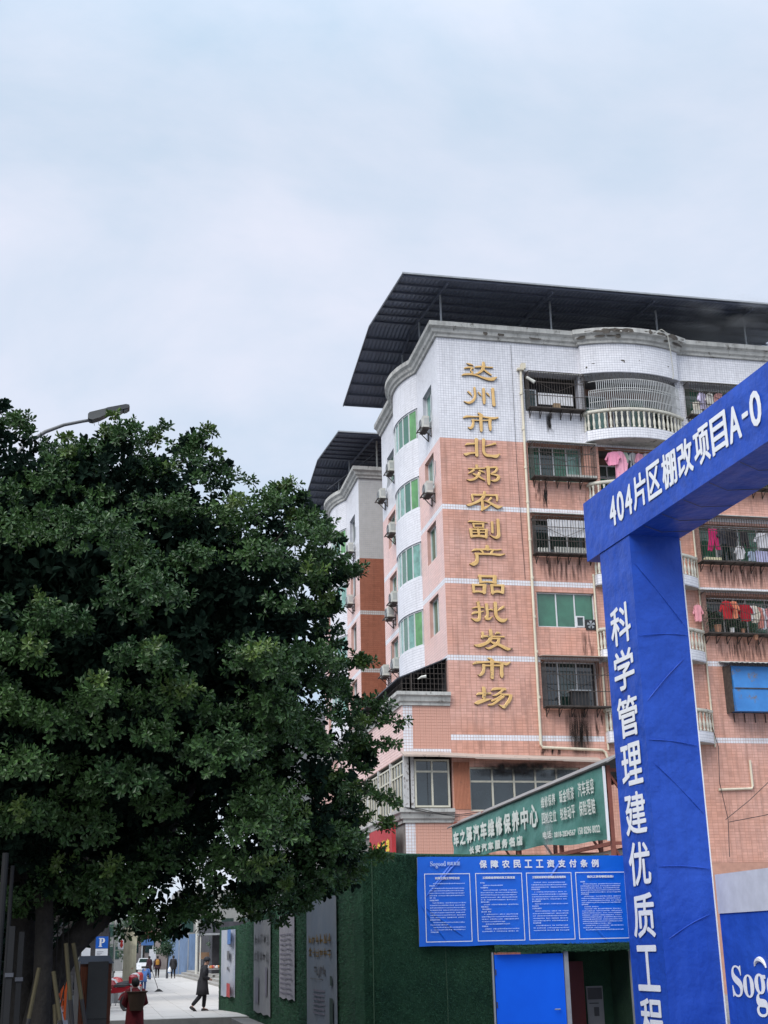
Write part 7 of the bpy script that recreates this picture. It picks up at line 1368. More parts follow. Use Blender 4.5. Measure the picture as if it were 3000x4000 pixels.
# ------------------------------------------------------------------ street lamp
lamp = thing('street_lamp', 'grey street lamp arching over the top of the tree', 'street lamp', (-2.3, 25, G))
mb = MB(); mb.tube([(-2.3, 25, G), (-2.3, 25, 10.4)], [.10, .055], 10); mb.build('pole', M['steel_grey'], lamp)
mb = MB(); mb.tube([(-2.3, 25, 10.3), (-2.15, 25, 11.2), (-1.85, 25, 11.72), (-1.45, 25, 12.05), (-1.1, 25, 12.22), (-.75, 25, 12.32), (-.58, 25, 12.36)], [.05, .045, .042, .04, .036, .034, .034], 8); mb.build('arm', simple('lamp_arm', (.13, .135, .14), .5), lamp, smooth=True)
u = Vector((.955, 0, .26)).normalized(); v_ = Vector((-u.z, 0, u.x)); w_ = Vector((0, 1, 0)); o_ = Vector((-.62, 25, 12.30))
mb = MB(); mb.frame(o_, u, v_, w_, [(0, .07), (.02, .15), (.06, .18), (.40, .20), (.42, .17), (.40, .08), (.24, .03), (.08, .01), (.03, .03)], -.11, .11)
mb.build('housing', simple('lamp_housing', (.075, .08, .08), .5), lamp)
mb = MB(); mb.frame(o_, u, v_, w_, [(.36, .09), (.38, .19), (.42, .205), (.80, .205), (.86, .18), (.86, .13), (.80, .11), (.42, .095)], -.12, .12); mb.build('lamp_head', simple('lamp_grey', (.04, .045, .05), .5), lamp)
mb = MB()
for k in range(4): mb.frame(o_, u, v_, w_, [(.43 + k * .10, .082), (.43 + k * .10, .10), (.51 + k * .10, .107), (.51 + k * .10, .092)], -.09, .09)
mb.build('led_module', simple('led_lens', (.16, .17, .17), .3), lamp)
mb = MB(); mb.tube([o_ + u * .10 + v_ * -.02, o_ + u * .10 + v_ * -.09], .006, 4); mb.tube([o_ + u * .19 + v_ * -.01, o_ + u * .19 + v_ * -.08], .006, 4); mb.build('wire_tail', M['ac_white'], lamp)

# posts at the left edge
for (x, y, r, hgt, lab) in ((-.985, 14.9, .035, 3.2, 'pale grey metal post at the very left edge'), (-.935, 15.4, .022, 3.1, 'thin dark post beside the pale one at the left edge'), (-.86, 14.8, .03, 2.45, 'grey square post, nearer of the two between the left edge and the trunk'), (-.78, 15.2, .028, 2.4, 'grey square post right in front of the left trunk')):
    t = thing('metal_post', lab, 'post', (x, y, G)); q = MB()
    if 'square' in lab: q.box(x - r, x + r, y - r, y + r, G, hgt)
    else: q.tube([(x, y, G), (x, y, hgt)], r, 10)
    q.build('shaft', simple('post_grey', (.018, .019, .021), .85, spec=.2), t)
    if 'square' in lab: q = MB(); q.box(x - r - .012, x + r + .012, y - r - .012, y + r + .012, hgt - .5, hgt - .46); q.build('clamp', M['steel_dark'], t)

# ------------------------------------------------------------------ pavement with slabs
pave = MB(); pave.box(-9, 6.85, 42.0, 112, .11, G + .004); pv = tag(pave.build('pavement', M['asphalt'] if False else simple('paving_joint', (.30, .29, .28), .95)), kind='structure')
cells = [(x, y) for y in np.arange(42.1, 111.9, 1.3) for x in np.arange(-.6, 6.2, .9)]
cells.sort(key=lambda c: c[1]); src = {}
sl = MB(); sl.box(.006, .894, .006, 1.294, .004, .03); slm = sl.mesh('paving_slab', M['paving'])
for i, (x, y) in enumerate(cells[:300]):
    o = bpy.data.objects.new('paving_slab', slm); col.objects.link(o); o.parent = pv; o.location = (x, y, G + rnd.uniform(-.0015, .0015))
T = np.array([(x + .006, x + .894, y + .006, y + 1.294) for x, y in cells[300:]])
q = MB()
for a, b, c, d in T: q.box(a, b, c, d, G + .004, G + .03)
for y in np.arange(42.1, 111.9, 1.3): q.box(-9, -.61, y, y + 1.29, G + .004, G + .03); q.box(6.61, 6.84, y, y + 1.29, G + .004, G + .03)
q.build('paving', M['paving'], pv, kind='stuff')
q = MB(); q.box(-9, 6.85, 41.7, 42.0, .11, G + .035)
tag(q.build('kerb', M['cement_step']), kind='structure')
q = MB(); q.box(-60, 60, 112.0, 400, .11, G + .008); tag(q.build('far_pavement', simple('worn_concrete', (.34, .33, .31), .95, var=.15, scale=.3)), kind='structure')
stp = thing('steps', 'three long stone steps along the right side of the plaza', 'steps', (10, 95, G)); stp['kind'] = 'structure'; del stp['category']
for k in range(3): q = MB(); q.box(6.85 + k * .45, 20 if k == 2 else 6.85 + (k + 1) * .45, 74, 120, G, G + .15 * (k + 1)); q.build('step', M['cement_step'], stp)

# ------------------------------------------------------------------ things along the street
fencem = simple('blue_corrugated', (.10, .16, .27), .6, var=.2, scale=1.5)
t = thing('corrugated_fence', 'grey-blue corrugated metal fence beside the far steps', 'fence', (8, 118, G))
panels = [((7.0, 138), (7.55, 128)), ((7.55, 128), (7.95, 121.5)), ((7.95, 121.5), (8.6, 119)), ((8.6, 119), (9.1, 112))]
for (a, b) in panels:
    q = MB(); n = 16; a = np.array(a); b = np.array(b); d = (b - a) / n; nn = np.array([-d[1], d[0]]); nn = nn / np.linalg.norm(nn) * .06
    pts = [a + d * i + nn * (i % 2) for i in range(n + 1)]
    for i in range(n): p0, p1 = pts[i], pts[i + 1]; q.quad((p0[0], p0[1], G), (p1[0], p1[1], G), (p1[0], p1[1], 3.7), (p0[0], p0[1], 3.7))
    q.build('corrugated_sheet', fencem, t)
    q = MB(); q.bar((*b, G), (*b, 3.85), .1); q.build('post', M['steel_grey'], t)
t = thing('utility_pole', 'pale concrete pole at the end of the blue corrugated fence', 'pole', (7.75, 108, G + .4)); q = MB(); q.tube([(7.75, 108, G), (7.7, 108, 9)], [.14, .11], 8); q.build('shaft', M['ac_white'], t)
t = thing('market_shop', 'dark open shopfront with a grey awning right of the steps', 'shop', (11, 100, G + .45))
q = MB(); q.box(8.1, 18, 98, 112, G, 4.2); q.build('body', simple('shop_dark', (.045, .045, .055), .8, var=.5, scale=.8), t); q = MB(); q.box(7.0, 18.2, 95.6, 98.2, 3.28, 3.40); q.build('awning', M['steel_grey'], t)
q = MB(); q.tube([(7.1, 95.8, G), (7.1, 95.8, 3.3)], .05, 6); q.tube([(9.2, 95.8, G), (9.2, 95.8, 3.3)], .05, 6); q.build('awning_post', M['ac_white'], t)
t = thing('market_stall', 'low stall with pink and red goods on the steps', 'stall', (8.2, 92, G + .45))
q = MB(); q.box(7.0, 9.2, 91.2, 92.6, 1.05, 1.12); q.box(7.0, 7.1, 91.3, 91.4, G, 1.05); q.box(9.1, 9.2, 91.3, 91.4, G, 1.05); q.build('table', M['sheet_grey'], t)
for k in range(16):
    q = MB(); x = 7.1 + k * .13; q.lathe([(.02, 0), (.10, .05), (.09, .16), (.02, .2)], (x, 91.6 + .3 * (k % 3), 1.12), 7); q.build('goods', [simple('goods_red', (.5, .06, .05)), simple('goods_pink', (.6, .35, .33)), simple('goods_white', (.6, .58, .55)), simple('goods_orange', (.55, .22, .06))][k % 4], t)
t = thing('signboard', 'small brown wooden board on a stick near the stall', 'sign', (7.6, 98, .7)); q = MB(); q.bar((7.45, 97, G), (7.45, 97, 2.1), .06); q.build('stick', M['bark'], t); q = MB(); q.box(7.1, 7.8, 96.93, 96.97, 1.7, 2.15); q.build('board', simple('brown_board', (.20, .12, .07)), t)
# small tree in front of the fence
def small_tree(x, y, h_, r, label, seed, trunk=.1, n=2600, m=None, ll=.28, name='street_tree', grp=None, z0=G):
    t = thing(name, label, 'tree', (x, y, z0), 0, grp); q = MB(); q.tube([(x, y, z0), (x + .1, y, z0 + h_ * .5), (x, y, z0 + h_ * .8)], [trunk, trunk * .8, trunk * .3], 7); q.build('trunk', M['bark'], t)
    rg = np.random.default_rng(seed); cs = [(x + rg.normal() * r[0] * .45, y + rg.normal() * r[0] * .4, z0 + h_ - r[1] + rg.normal() * r[1] * .45, r[0] * rg.uniform(.3, .55)) for _ in range(14)]
    P = []
    for cx, cy, cz, rr_ in cs: k = n // 14; d = unit(rg.normal(size=(k, 3))); P.append(np.array([cx, cy, cz]) + d * rr_ * rg.uniform(.6, 1.1, (k, 1)))
    P = np.vstack(P); V, F = leaves_np(P, unit(rg.normal(size=P.shape)), unit(rg.normal(size=P.shape) + [0, 0, 1.2]), rg.uniform(.6, 1.2, len(P)) * ll, rg, .6)
    np_mesh('crown', V, F, m or M['leaf_far'], t, world_offset(t), 'stuff')
small_tree(6.1, 121, 3.3, (.75, 1.1), 'small leafy tree hanging over the path by the corrugated fence', 1, .07, 1500, ll=.16)
small_tree(8.5, 100, 2.9, (.5, .8), 'slender sapling in front of the dark shop', 2, .04, 500, ll=.14)
# far end: buildings, signs, trees
def far_block(x0, x1, y0, y1, z1, rgb, label, nw=4, nf=3, name='building'):
    t = thing(name, label, 'building', ((x0 + x1) / 2, (y0 + y1) / 2, G)); q = MB(); q.box(x0, x1, y0, y1, G, z1); q.build('body', simple('far_' + str(int(x0 * 10)), rgb, .9), t)
    for i in range(nw):
        for j in range(nf):
            w = (x1 - x0) / nw; hh = (z1 - 1) / nf; q = MB(); q.box(x0 + w * (i + .2), x0 + w * (i + .8), y0 - .06, y0 - .02, 1 + hh * (j + .25), 1 + hh * (j + .8)); q.build('window', M['dark_glass'], t)
far_block(3.6, 9.5, 172, 182, 6.0, (.35, .30, .28), 'far pinkish shop house closing the end of the street', 3, 1)
far_block(-6, 3.2, 165, 180, 8.5, (.18, .18, .18), 'grey block at the far left end of the street', 4, 3)
far_block(9.7, 22, 170, 185, 9.5, (.22, .22, .21), 'grey block behind the corrugated fence', 5, 3)
for (x0, x1, z0, z1, y, rgb, lab) in ((5.1, 6.5, 3.05, 3.75, 160, (.04, .11, .28), 'blue shop sign at the end of the street'), (5.2, 6.6, 3.9, 4.6, 161, (.22, .06, .05), 'faded red sign above the blue one at the street end'), (5.85, 6.6, 1.4, 2.6, 155, (.6, .6, .62), 'white panel standing beside the far car')):
    t = thing('far_sign', lab, 'sign', ((x0 + x1) / 2, y, z0)); q = MB(); q.box(x0, x1, y - .05, y, z0, z1); q.build('board', simple('s' + str(int(z0 * 100)), rgb), t)
    q = MB(); 
    for xx in (x0 + .08, x1 - .08): q.bar((xx, y + .06, G), (xx, y + .06, z1), .08)
    q.build('support', M['steel_grey'], t)
    if z0 > 3: q = MB(); text(q, '五金店' if z0 < 3.5 else '便利店', (x0 + .12, y - .06, z0 + .14), (1, 0, 0), (0, 0, 1), x1 - x0 - .24, z1 - z0 - .28, .02, n=(0, -1, 0)); q.build('lettering', M['print_white'], t) if False else None
small_tree(3.4, 150, 7, (2.2, 2.6), 'dark round tree at the far left of the street', 3, .2, 2500, grp='trees at the far end of the street')
small_tree(5.6, 168, 5.5, (1.2, 1.4), 'reddish-leaved tree behind the far signs', 4, .15, 900, m=leaf_mat('reddish_leaf', (.12, .06, .05), (.16, .09, .07)))
# white far car
t = thing('parked_car', 'white car parked at the far end of the street', 'car', (5.15, 150, G + .9))
t.location.z = G
cw = simple('car_white', (.75, .77, .80), .3)
q = MB(); o_ = Vector((4.35, 148.5, G)); q.frame(o_, (1, 0, 0), (0, 0, 1), (0, 1, 0), [(0, .3), (0, .85), (.12, .95), (1.5, .95), (1.62, .85), (1.62, .3)], 0, 4.3); q.build('body', cw, t)
q = MB(); q.frame(o_, (1, 0, 0), (0, 0, 1), (0, 1, 0), [(.14, .95), (.30, 1.42), (1.32, 1.42), (1.48, .95)], .9, 3.4); q.build('cabin', cw, t)
q = MB(); q.frame(o_, (1, 0, 0), (0, 0, 1), (0, 1, 0), [(.22, 1.0), (.35, 1.36), (1.27, 1.36), (1.4, 1.0)], .87, .9); q.build('windscreen', M['dark_glass'], t)
for sx in (.08, 1.54):
    for sy in (.8, 3.5): q = MB(); q.tube([o_ + Vector((sx - .08, sy, .3)), o_ + Vector((sx + .08, sy, .3))], .3, 12); q.build('wheel', M['black'], t)
for sx in (.25, 1.37): q = MB(); q.lathe([(.01, 0), (.10, .02), (.01, .04)], o_ + Vector((sx, -.02, .68)), 8, sy=.3); q.build('headlight', M['ac_white'], t)
q = MB(); q.box(4.35 + .5, 4.35 + 1.1, 148.46, 148.5, G + .42, G + .62); q.build('grille', M['black'], t)
# bollards
for x, y, l in ((4.09, 105.4, 'left one of the two short bollards on the plaza'), (5.49, 108.0, 'right one of the two short bollards, nearer the steps')):
    q = MB(); q.lathe([(.09, 0), (.09, .42), (.07, .46), (.02, .48)], (x, y, G), 10); solo('bollard', M['steel_dark'], q, l, 'bollard', (x, y, G), 'bollards across the plaza')
# cream posts and lattice on the left of the plaza
cream = simple('cream_post', (.48, .46, .34), .8, streak=.25)
t = thing('cream_gate_fence', 'row of cream posts with lattice panels on the left of the plaza', 'fence', (2.2, 88, G))
pp = [(1.56, 71.5), (1.85, 79), (2.2, 88), (2.5, 95.5), (2.8, 103)]
for i, (x, y) in enumerate(pp): q = MB(); q.box(x - .16, x + .16, y - .16, y + .16, G, 3.3); q.box(x - .2, x + .2, y - .2, y + .2, 3.3, 3.42); q.build('post', cream, t)
for i in range(4):
    a, b = Vector((*pp[i], 0)), Vector((*pp[i + 1], 0)); q = MB()
    for k in range(9): p = a.lerp(b, (k + .5) / 9); q.bar((p.x, p.y, G + .3), (p.x, p.y, 3.0), .05)
    for z in (.6, 1.6, 2.8): q.bar((a.x, a.y, z), (b.x, b.y, z), .06)
    q.build('lattice', M['cream_frame'], t)
# banner pole
t = thing('banner_pole', 'white pole carrying a small white banner with a red figure', 'pole', (1.2, 93, G)); q = MB(); q.tube([(1.22, 93, G), (1.2, 93, 6.5)], .07, 8); q.build('shaft', M['ac_white'], t)
q = MB(); q.box(1.45, 1.92, 92.98, 93.0, 2.45, 3.25); q.build('banner', M['print_white'], t); q = MB(); q.lathe([(.02, 0), (.11, .15), (.06, .33), (.10, .42), (.01, .5)], (1.68, 92.96, 2.55), 8, sy=.1); q.build('red_print', simple('print_red', (.5, .04, .03)), t)
q = MB(); q.bar((1.2, 93, 3.3), (1.95, 93, 3.3), .04); q.bar((1.2, 93, 2.4), (1.95, 93, 2.4), .04); q.build('banner_arm', M['ac_white'], t)
# parking sign
t = thing('parking_sign', 'blue and white parking sign with a big P above a white plate', 'sign', (.22, 50, G)); q = MB(); q.tube([(.22, 50.03, G), (.22, 50.03, 2.75)], .028, 8); q.build('pole', M['steel_grey'], t)
q = MB(); q.box(.0, .43, 49.97, 50.0, 2.36, 2.76); q.build('blue_plate', simple('sign_blue', (.01, .12, .55), .4), t); q = MB(); q.box(.0, .43, 49.97, 50.0, 2.09, 2.345); q.build('white_plate', M['print_white'], t)
q = MB(); text(q, '\U0001D40F', (.10, 49.965, 2.41), (1, 0, 0), (0, 0, 1), .22, .30, .006, n=(0, -1, 0)); q.build('letter', M['print_white'], t)
q = MB(); q.box(.02, .41, 49.968, 49.969, 2.35, 2.358)
for k in range(3): q.box(.05, .18 + .05 * k, 49.965, 49.969, 2.14 + k * .05, 2.155 + k * .05)
q.build('small_print', simple('grey_print2', (.25, .25, .3)), t)
t = thing('plate_sign', 'small white plate sign half hidden by the leaning limb', 'sign', (-.3, 52, G)); q = MB(); q.box(-.50, -.18, 51.97, 52.0, 2.10, 2.40); q.build('plate', M['print_white'], t); q = MB(); q.tube([(-.42, 52.03, G), (-.42, 52.03, 2.4)], .035, 8); q.build('pole', M['ac_white'], t)
# grey cabinet with brown slatted sides
t = thing('street_cabinet', 'tall dark grey cabinet with reddish brown slatted sides', 'cabinet', (.05, 28, G))
q = MB(); q.box(-.34, .34, 28.0, 28.5, G, 1.98); q.build('body', simple('brown_slat', (.15, .045, .02), .6, var=.25, scale=4), t)
for k in range(7):
    x = -.335 + k * .035
    if k < 6: q = MB(); q.box(x, x + .026, 27.965, 28.0, G, 1.92); q.build('slat', simple('brown_slat_b', (.22, .06, .022), .6), t)
q = MB(); q.box(-.125, .27, 27.90, 28.0, G, 2.02); q.build('front_panel', simple('cabinet_grey', (.05, .053, .056), .6), t)
q = MB(); q.box(-.13, .275, 27.893, 27.9, .95, .97); q.build('panel_seam', M['black'], t)
q = MB(); q.add([(-.38, 27.95, 1.98), (.38, 27.95, 1.98), (.38, 28.55, 1.98), (-.38, 28.55, 1.98), (-.28, 28.1, 2.13), (.28, 28.1, 2.13), (.28, 28.4, 2.13), (-.28, 28.4, 2.13)], [(0, 3, 2, 1), (4, 5, 6, 7), (0, 1, 5, 4), (1, 2, 6, 5), (2, 3, 7, 6), (3, 0, 4, 7)]); q.build('lid', simple('lid_blue', (.04, .055, .085), .6), t)
# orange barrier and white sacks
t = thing('plastic_barrier', 'bright orange slatted barrier behind the tree props', 'barrier', (-.75, 24, G))
for k in range(6): q = MB(); x = -.72 + k * .06; q.box(x, x + .045, 24, 24.05, G, 1.76); q.build('slat', simple('barrier_orange', (.75, .11, .01), .5), t)
q = MB(); q.box(-.74, -.37, 24.05, 24.09, .6, .68); q.box(-.74, -.37, 24.05, 24.09, 1.35, 1.43); q.build('rail', simple('barrier_orange_dark', (.5, .07, .01), .5), t)
def sack(x, y, w, h_, label, seed):
    bm = bmesh.new(); bmesh.ops.create_icosphere(bm, subdivisions=3, radius=1); r_ = random.Random(seed)
    for v in bm.verts:
        k = 1 + .10 * math.sin(v.co.x * 9 + v.co.z * 7 + seed) + .06 * math.sin(v.co.y * 15 + seed) + r_.uniform(-.03, .03)
        v.co = Vector((v.co.x * w * k, v.co.y * w * .8 * k, (v.co.z * .5 + .5) * h_ * k))
    d = bpy.data.meshes.new('sack'); bm.to_mesh(d); bm.free(); d.materials.append(simple('sack_white', (.50, .51, .55), .5)); o = bpy.data.objects.new('plastic_sack', d); col.objects.link(o); o.location = (x, y, G)
    tag(o, label, 'sack', 'white plastic sacks behind the tree')
sack(-.48, 21, .16, 1.12, 'crumpled white plastic sack right of the trunk', 1); sack(-.60, 21.3, .13, .92, 'smaller white sack tucked behind the trunk', 2)
t = thing('concrete_post', 'pale concrete post between the tree props', 'post', (-.36, 22, G)); q = MB(); q.box(-.40, -.32, 22, 22.08, G, 1.85); q.build('shaft', simple('post_pale', (.26, .24, .22)), t)
t = thing('concrete_post', 'second pale post just left of the slatted cabinet', 'post', (-.27, 23, G)); q = MB(); q.box(-.31, -.23, 23, 23.08, G, 2.05); q.build('shaft', M['post_pale'], t)
t = thing('utility_post', 'thin white post seen above the dark awning left of the cabinet', 'post', (-.4, 36, G)); q = MB(); q.tube([(-.42, 36, G), (-.42, 36, 2.25)], .025, 8); q.build('shaft', M['ac_white'], t)

# dark shop row and hedge on the left of the street
t = thing('shop_row', 'long dark low shop row with blue-grey awning on the left side of the street', 'shop', (-6, 75, G))
q = MB(); q.box(-16, -1.6, 44, 64, G, 3.4); q.box(-16, .6, 66, 120, G, 4.4); q.build('body', simple('shop_row_dark', (.035, .035, .04), .9, var=.5), t)
q = MB(); q.box(-16, -1.4, 43.4, 64, 3.4, 3.55); q.box(-16, .9, 65.5, 120, 4.4, 4.6); q.build('awning', M['lid_blue'], t)
for k in range(6): q = MB(); y = 67 + k * 8.5; q.box(.6, .66, y, y + 6, G, 3.2); q.build('shutter', M['steel_dark'], t)
def added_shade_tree(x, y, cx, cz, rr_, seed, label):  # unseen trees added behind the big crown to shade the hoarding
    t = thing('street_tree', label, 'tree', (x, y, G), 0, 'unseen trees added behind the big one for shade')
    q = MB(); q.tube([(x, y, G), (x, y, 2.2), (x * .6 + cx * .4, y, 3.4), (cx, y, cz)], [.15, .13, .11, .05], 8); q.build('trunk', M['bark'], t)
    rg = np.random.default_rng(seed); L_ = []
    for _ in range(46):
        d = unit(rg.normal(size=3)); L_.append((cx + d[0] * rr_[0] * .72, y + d[1] * rr_[0] * .72, cz + d[2] * rr_[1] * .72, rg.uniform(.6, .95)))
    crown_mesh(np.array(L_), seed, 75, .15, 'crown', M['leaf'], par=t)
added_shade_tree(-1.35, 26.5, .7, 6.6, (3.4, 3.1), 51, 'added shade tree, directly behind the big ficus crown')
added_shade_tree(-1.6, 36.5, .6, 6.8, (3.3, 3.1), 52, 'second added shade tree, behind the first')
added_shade_tree(-1.8, 58, .2, 7.6, (3.6, 3.3), 54, 'third added shade tree, above the parked motorcycles')
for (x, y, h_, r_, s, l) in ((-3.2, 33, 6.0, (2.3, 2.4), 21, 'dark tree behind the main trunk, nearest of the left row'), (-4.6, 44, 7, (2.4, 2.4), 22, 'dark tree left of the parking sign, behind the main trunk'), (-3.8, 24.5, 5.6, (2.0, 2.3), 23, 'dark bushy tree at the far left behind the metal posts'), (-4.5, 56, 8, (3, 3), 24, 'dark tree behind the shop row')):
    small_tree(x, y, h_, r_, l, s, .16, 3600, m=M['leaf_shade'], ll=.22, grp='shaded trees along the left side of the street')
q = MB(); t = thing('hedge', 'dark hedge behind the trunk and the metal posts', 'hedge', (-3, 30, G)); bush(t, 'foliage', (-3.6, 27.0, 2.0), (2.9, 1.0, 2.6), 9000, M['leaf_shade'], .2, 31)
q.box(-7.5, -1.0, 27.6, 27.9, G, 4.2); q.build('added_backing', M['steel_dark'], t)  # dark wall added behind the hedge to stop light leaking through

t = thing('apartment_building', 'plain grey block added out of view on the left to shade the hoarding', 'building', (-16, 27, G))  # unseen block, added so the hoarding's left face falls in shade
q = MB(); q.box(-24, -9, 12, 42, .1, 15); q.build('wall', simple('shade_block_wall', (.26, .25, .24), streak=.3), t)
for j in range(4):
    for i in range(9): q = MB(); y = 13 + i * 3.2; z = 2.2 + j * 3.2; q.box(-9.0, -8.95, y, y + 1.8, z, z + 1.6); q.build('window', M['dark_glass'], t)
# ------------------------------------------------------------------ motorcycles
def motorcycle(x, y, rz, body_rgb, cname, label, seatc='black'):
    t = thing('motorcycle', label, 'motorcycle', (x, y, G), rz, 'motorcycles parked on the left of the plaza')
    bm_ = simple('moto_' + cname, body_rgb, .3, coat=.4); bl = M['black']
    def P(name, q, m, parent=None): return q.build(name, m, parent or t, ws=False)
    for yy in (-.62, .62):
        q = MB(); ring = [(0, yy + .25 * math.cos(a), .29 + .25 * math.sin(a)) for a in np.linspace(0, 2 * math.pi, 21)]; q.tube(ring, .055, 8, cap=False); w = P('wheel', q, bl)
        q = MB(); q.tube([(-.06, yy, .29), (.06, yy, .29)], .05, 8)
        for k in range(5): a = k * 2 * math.pi / 5; q.bar((0, yy, .29), (0, yy + .22 * math.cos(a), .29 + .22 * math.sin(a)), .03)
        P('rim', q, M['stainless'], w)
        q = MB(); q.tube([(0, yy + .33 * math.cos(a), .29 + .33 * math.sin(a)) for a in np.linspace(.3, 2.6, 8)], .05, 6); P('mudguard', q, bm_)
    q = MB(); q.lathe([(.02, 0), (.17, .06), (.20, .16), (.13, .30), (.02, .34)], (0, .12, .72), 12, sx=.8, sy=1.5); P('fuel_tank', q, bm_)
    q = MB(); q.lathe([(.02, 0), (.15, .03), (.15, .10), (.02, .14)], (0, -.36, .78), 12, sx=.85, sy=2.3); P('seat', q, simple('seat_' + seatc, (.03, .03, .035) if seatc == 'black' else (.55, .55, .55)))
    q = MB(); q.box(-.13, .13, -.15, .25, .28, .60); q.tube([(.14, .1, .4), (.17, -.2, .3), (.17, -.75, .38)], [.03, .04, .05], 8); P('engine', q, M['steel_grey'])
    q = MB(); q.frame(Vector((-.10, 0, 0)), (0, 1, 0), (0, 0, 1), (1, 0, 0), [(-.78, .72), (-.35, .62), (.0, .60), (-.05, .78), (-.5, .82), (-.8, .86)], 0, .2); P('side_panel', q, bm_)
    q = MB()
    for sx in (-.07, .07): q.tube([(sx, .62, .29), (sx, .45, .95)], .028, 6)
    q.tube([(-.34, .30, 1.03), (-.2, .42, 1.0), (.2, .42, 1.0), (.34, .30, 1.03)], .016, 6); P('fork', q, M['steel_grey'])
    q = MB(); q.lathe([(.02, 0), (.09, .03), (.09, .12), (.02, .15)], (0, .55, .84), 10); P('headlight', q, M['ac_white'])
    for sx in (-1, 1): q = MB(); q.tube([(sx * .22, .38, 1.0), (sx * .28, .36, 1.2)], .008, 5); q.lathe([(.01, 0), (.06, .03), (.06, .07), (.01, .09)], (sx * .29, .36, 1.18), 8, sy=.4); P('mirror', q, bl)
    q = MB(); q.lathe([(.02, 0), (.17, .02), (.18, .22), (.12, .30), (.02, .32)], (0, -.80, .90), 12, sx=1, sy=.9); P('top_box', q, bm_)
    q = MB(); q.box(-.05, .05, -.90, -.86, .7, .78); P('tail_light', q, simple('tail_red', (.5, .02, .01), .3))
    q = MB(); q.bar((-.1, .0, .3), (-.24, .02, .02), .025); P('kickstand', q, M['steel_dark'])
    return t
motorcycle(.62, 48.9, R(62), (.26, .012, .02), 'red', 'red motorcycle with a top box, nearest to the woman in the red coat')
motorcycle(.70, 51.4, R(70), (.50, .52, .55), 'silver', 'silver motorcycle parked right behind the red one')
motorcycle(-.42, 47.6, R(58), (.03, .03, .035), 'black', 'black motorcycle mostly hidden behind the cabinet')
motorcycle(.95, 54.0, R(65), (.40, .03, .03), 'dark_red', 'dark red motorcycle furthest back in the parked row')

# ------------------------------------------------------------------ people
def skin_mesh(name, J, E, m, parent, sub=1, root=0):
    """continuous surface grown over a joint skeleton; J: name -> (x,y,z,r[,r2])"""
    keys = list(J); idx = {k: i for i, k in enumerate(keys)}
    me = bpy.data.meshes.new(name); me.from_pydata([J[k][:3] for k in keys], [(idx[a], idx[b]) for a, b in E], [])
    o = bpy.data.objects.new(name, me); col.objects.link(o)
    sk = o.modifiers.new('s', 'SKIN'); sk.use_smooth_shade = True
    if not me.skin_vertices: 
        bpy.context.view_layer.objects.active = o
    lay = me.skin_vertices[0].data if me.skin_vertices else None
    for k in keys:
        v = lay[idx[k]]; q = J[k]; v.radius = (q[3], q[4] if len(q) > 4 else q[3]); v.use_root = (idx[k] == root)
    ss = o.modifiers.new('u', 'SUBSURF'); ss.levels = sub; ss.render_levels = sub
    dg = bpy.context.evaluated_depsgraph_get(); dg.update()
    m2 = bpy.data.meshes.new_from_object(o.evaluated_get(dg)); bpy.data.objects.remove(o); bpy.data.meshes.remove(me)
    m2.materials.clear(); m2.materials.append(m); m2.polygons.foreach_set('use_smooth', [True] * len(m2.polygons))
    o2 = bpy.data.objects.new(name, m2); col.objects.link(o2); o2.parent = parent; return o2
SK = mat('skin', (.42, .24, .17), .6, var=.05)
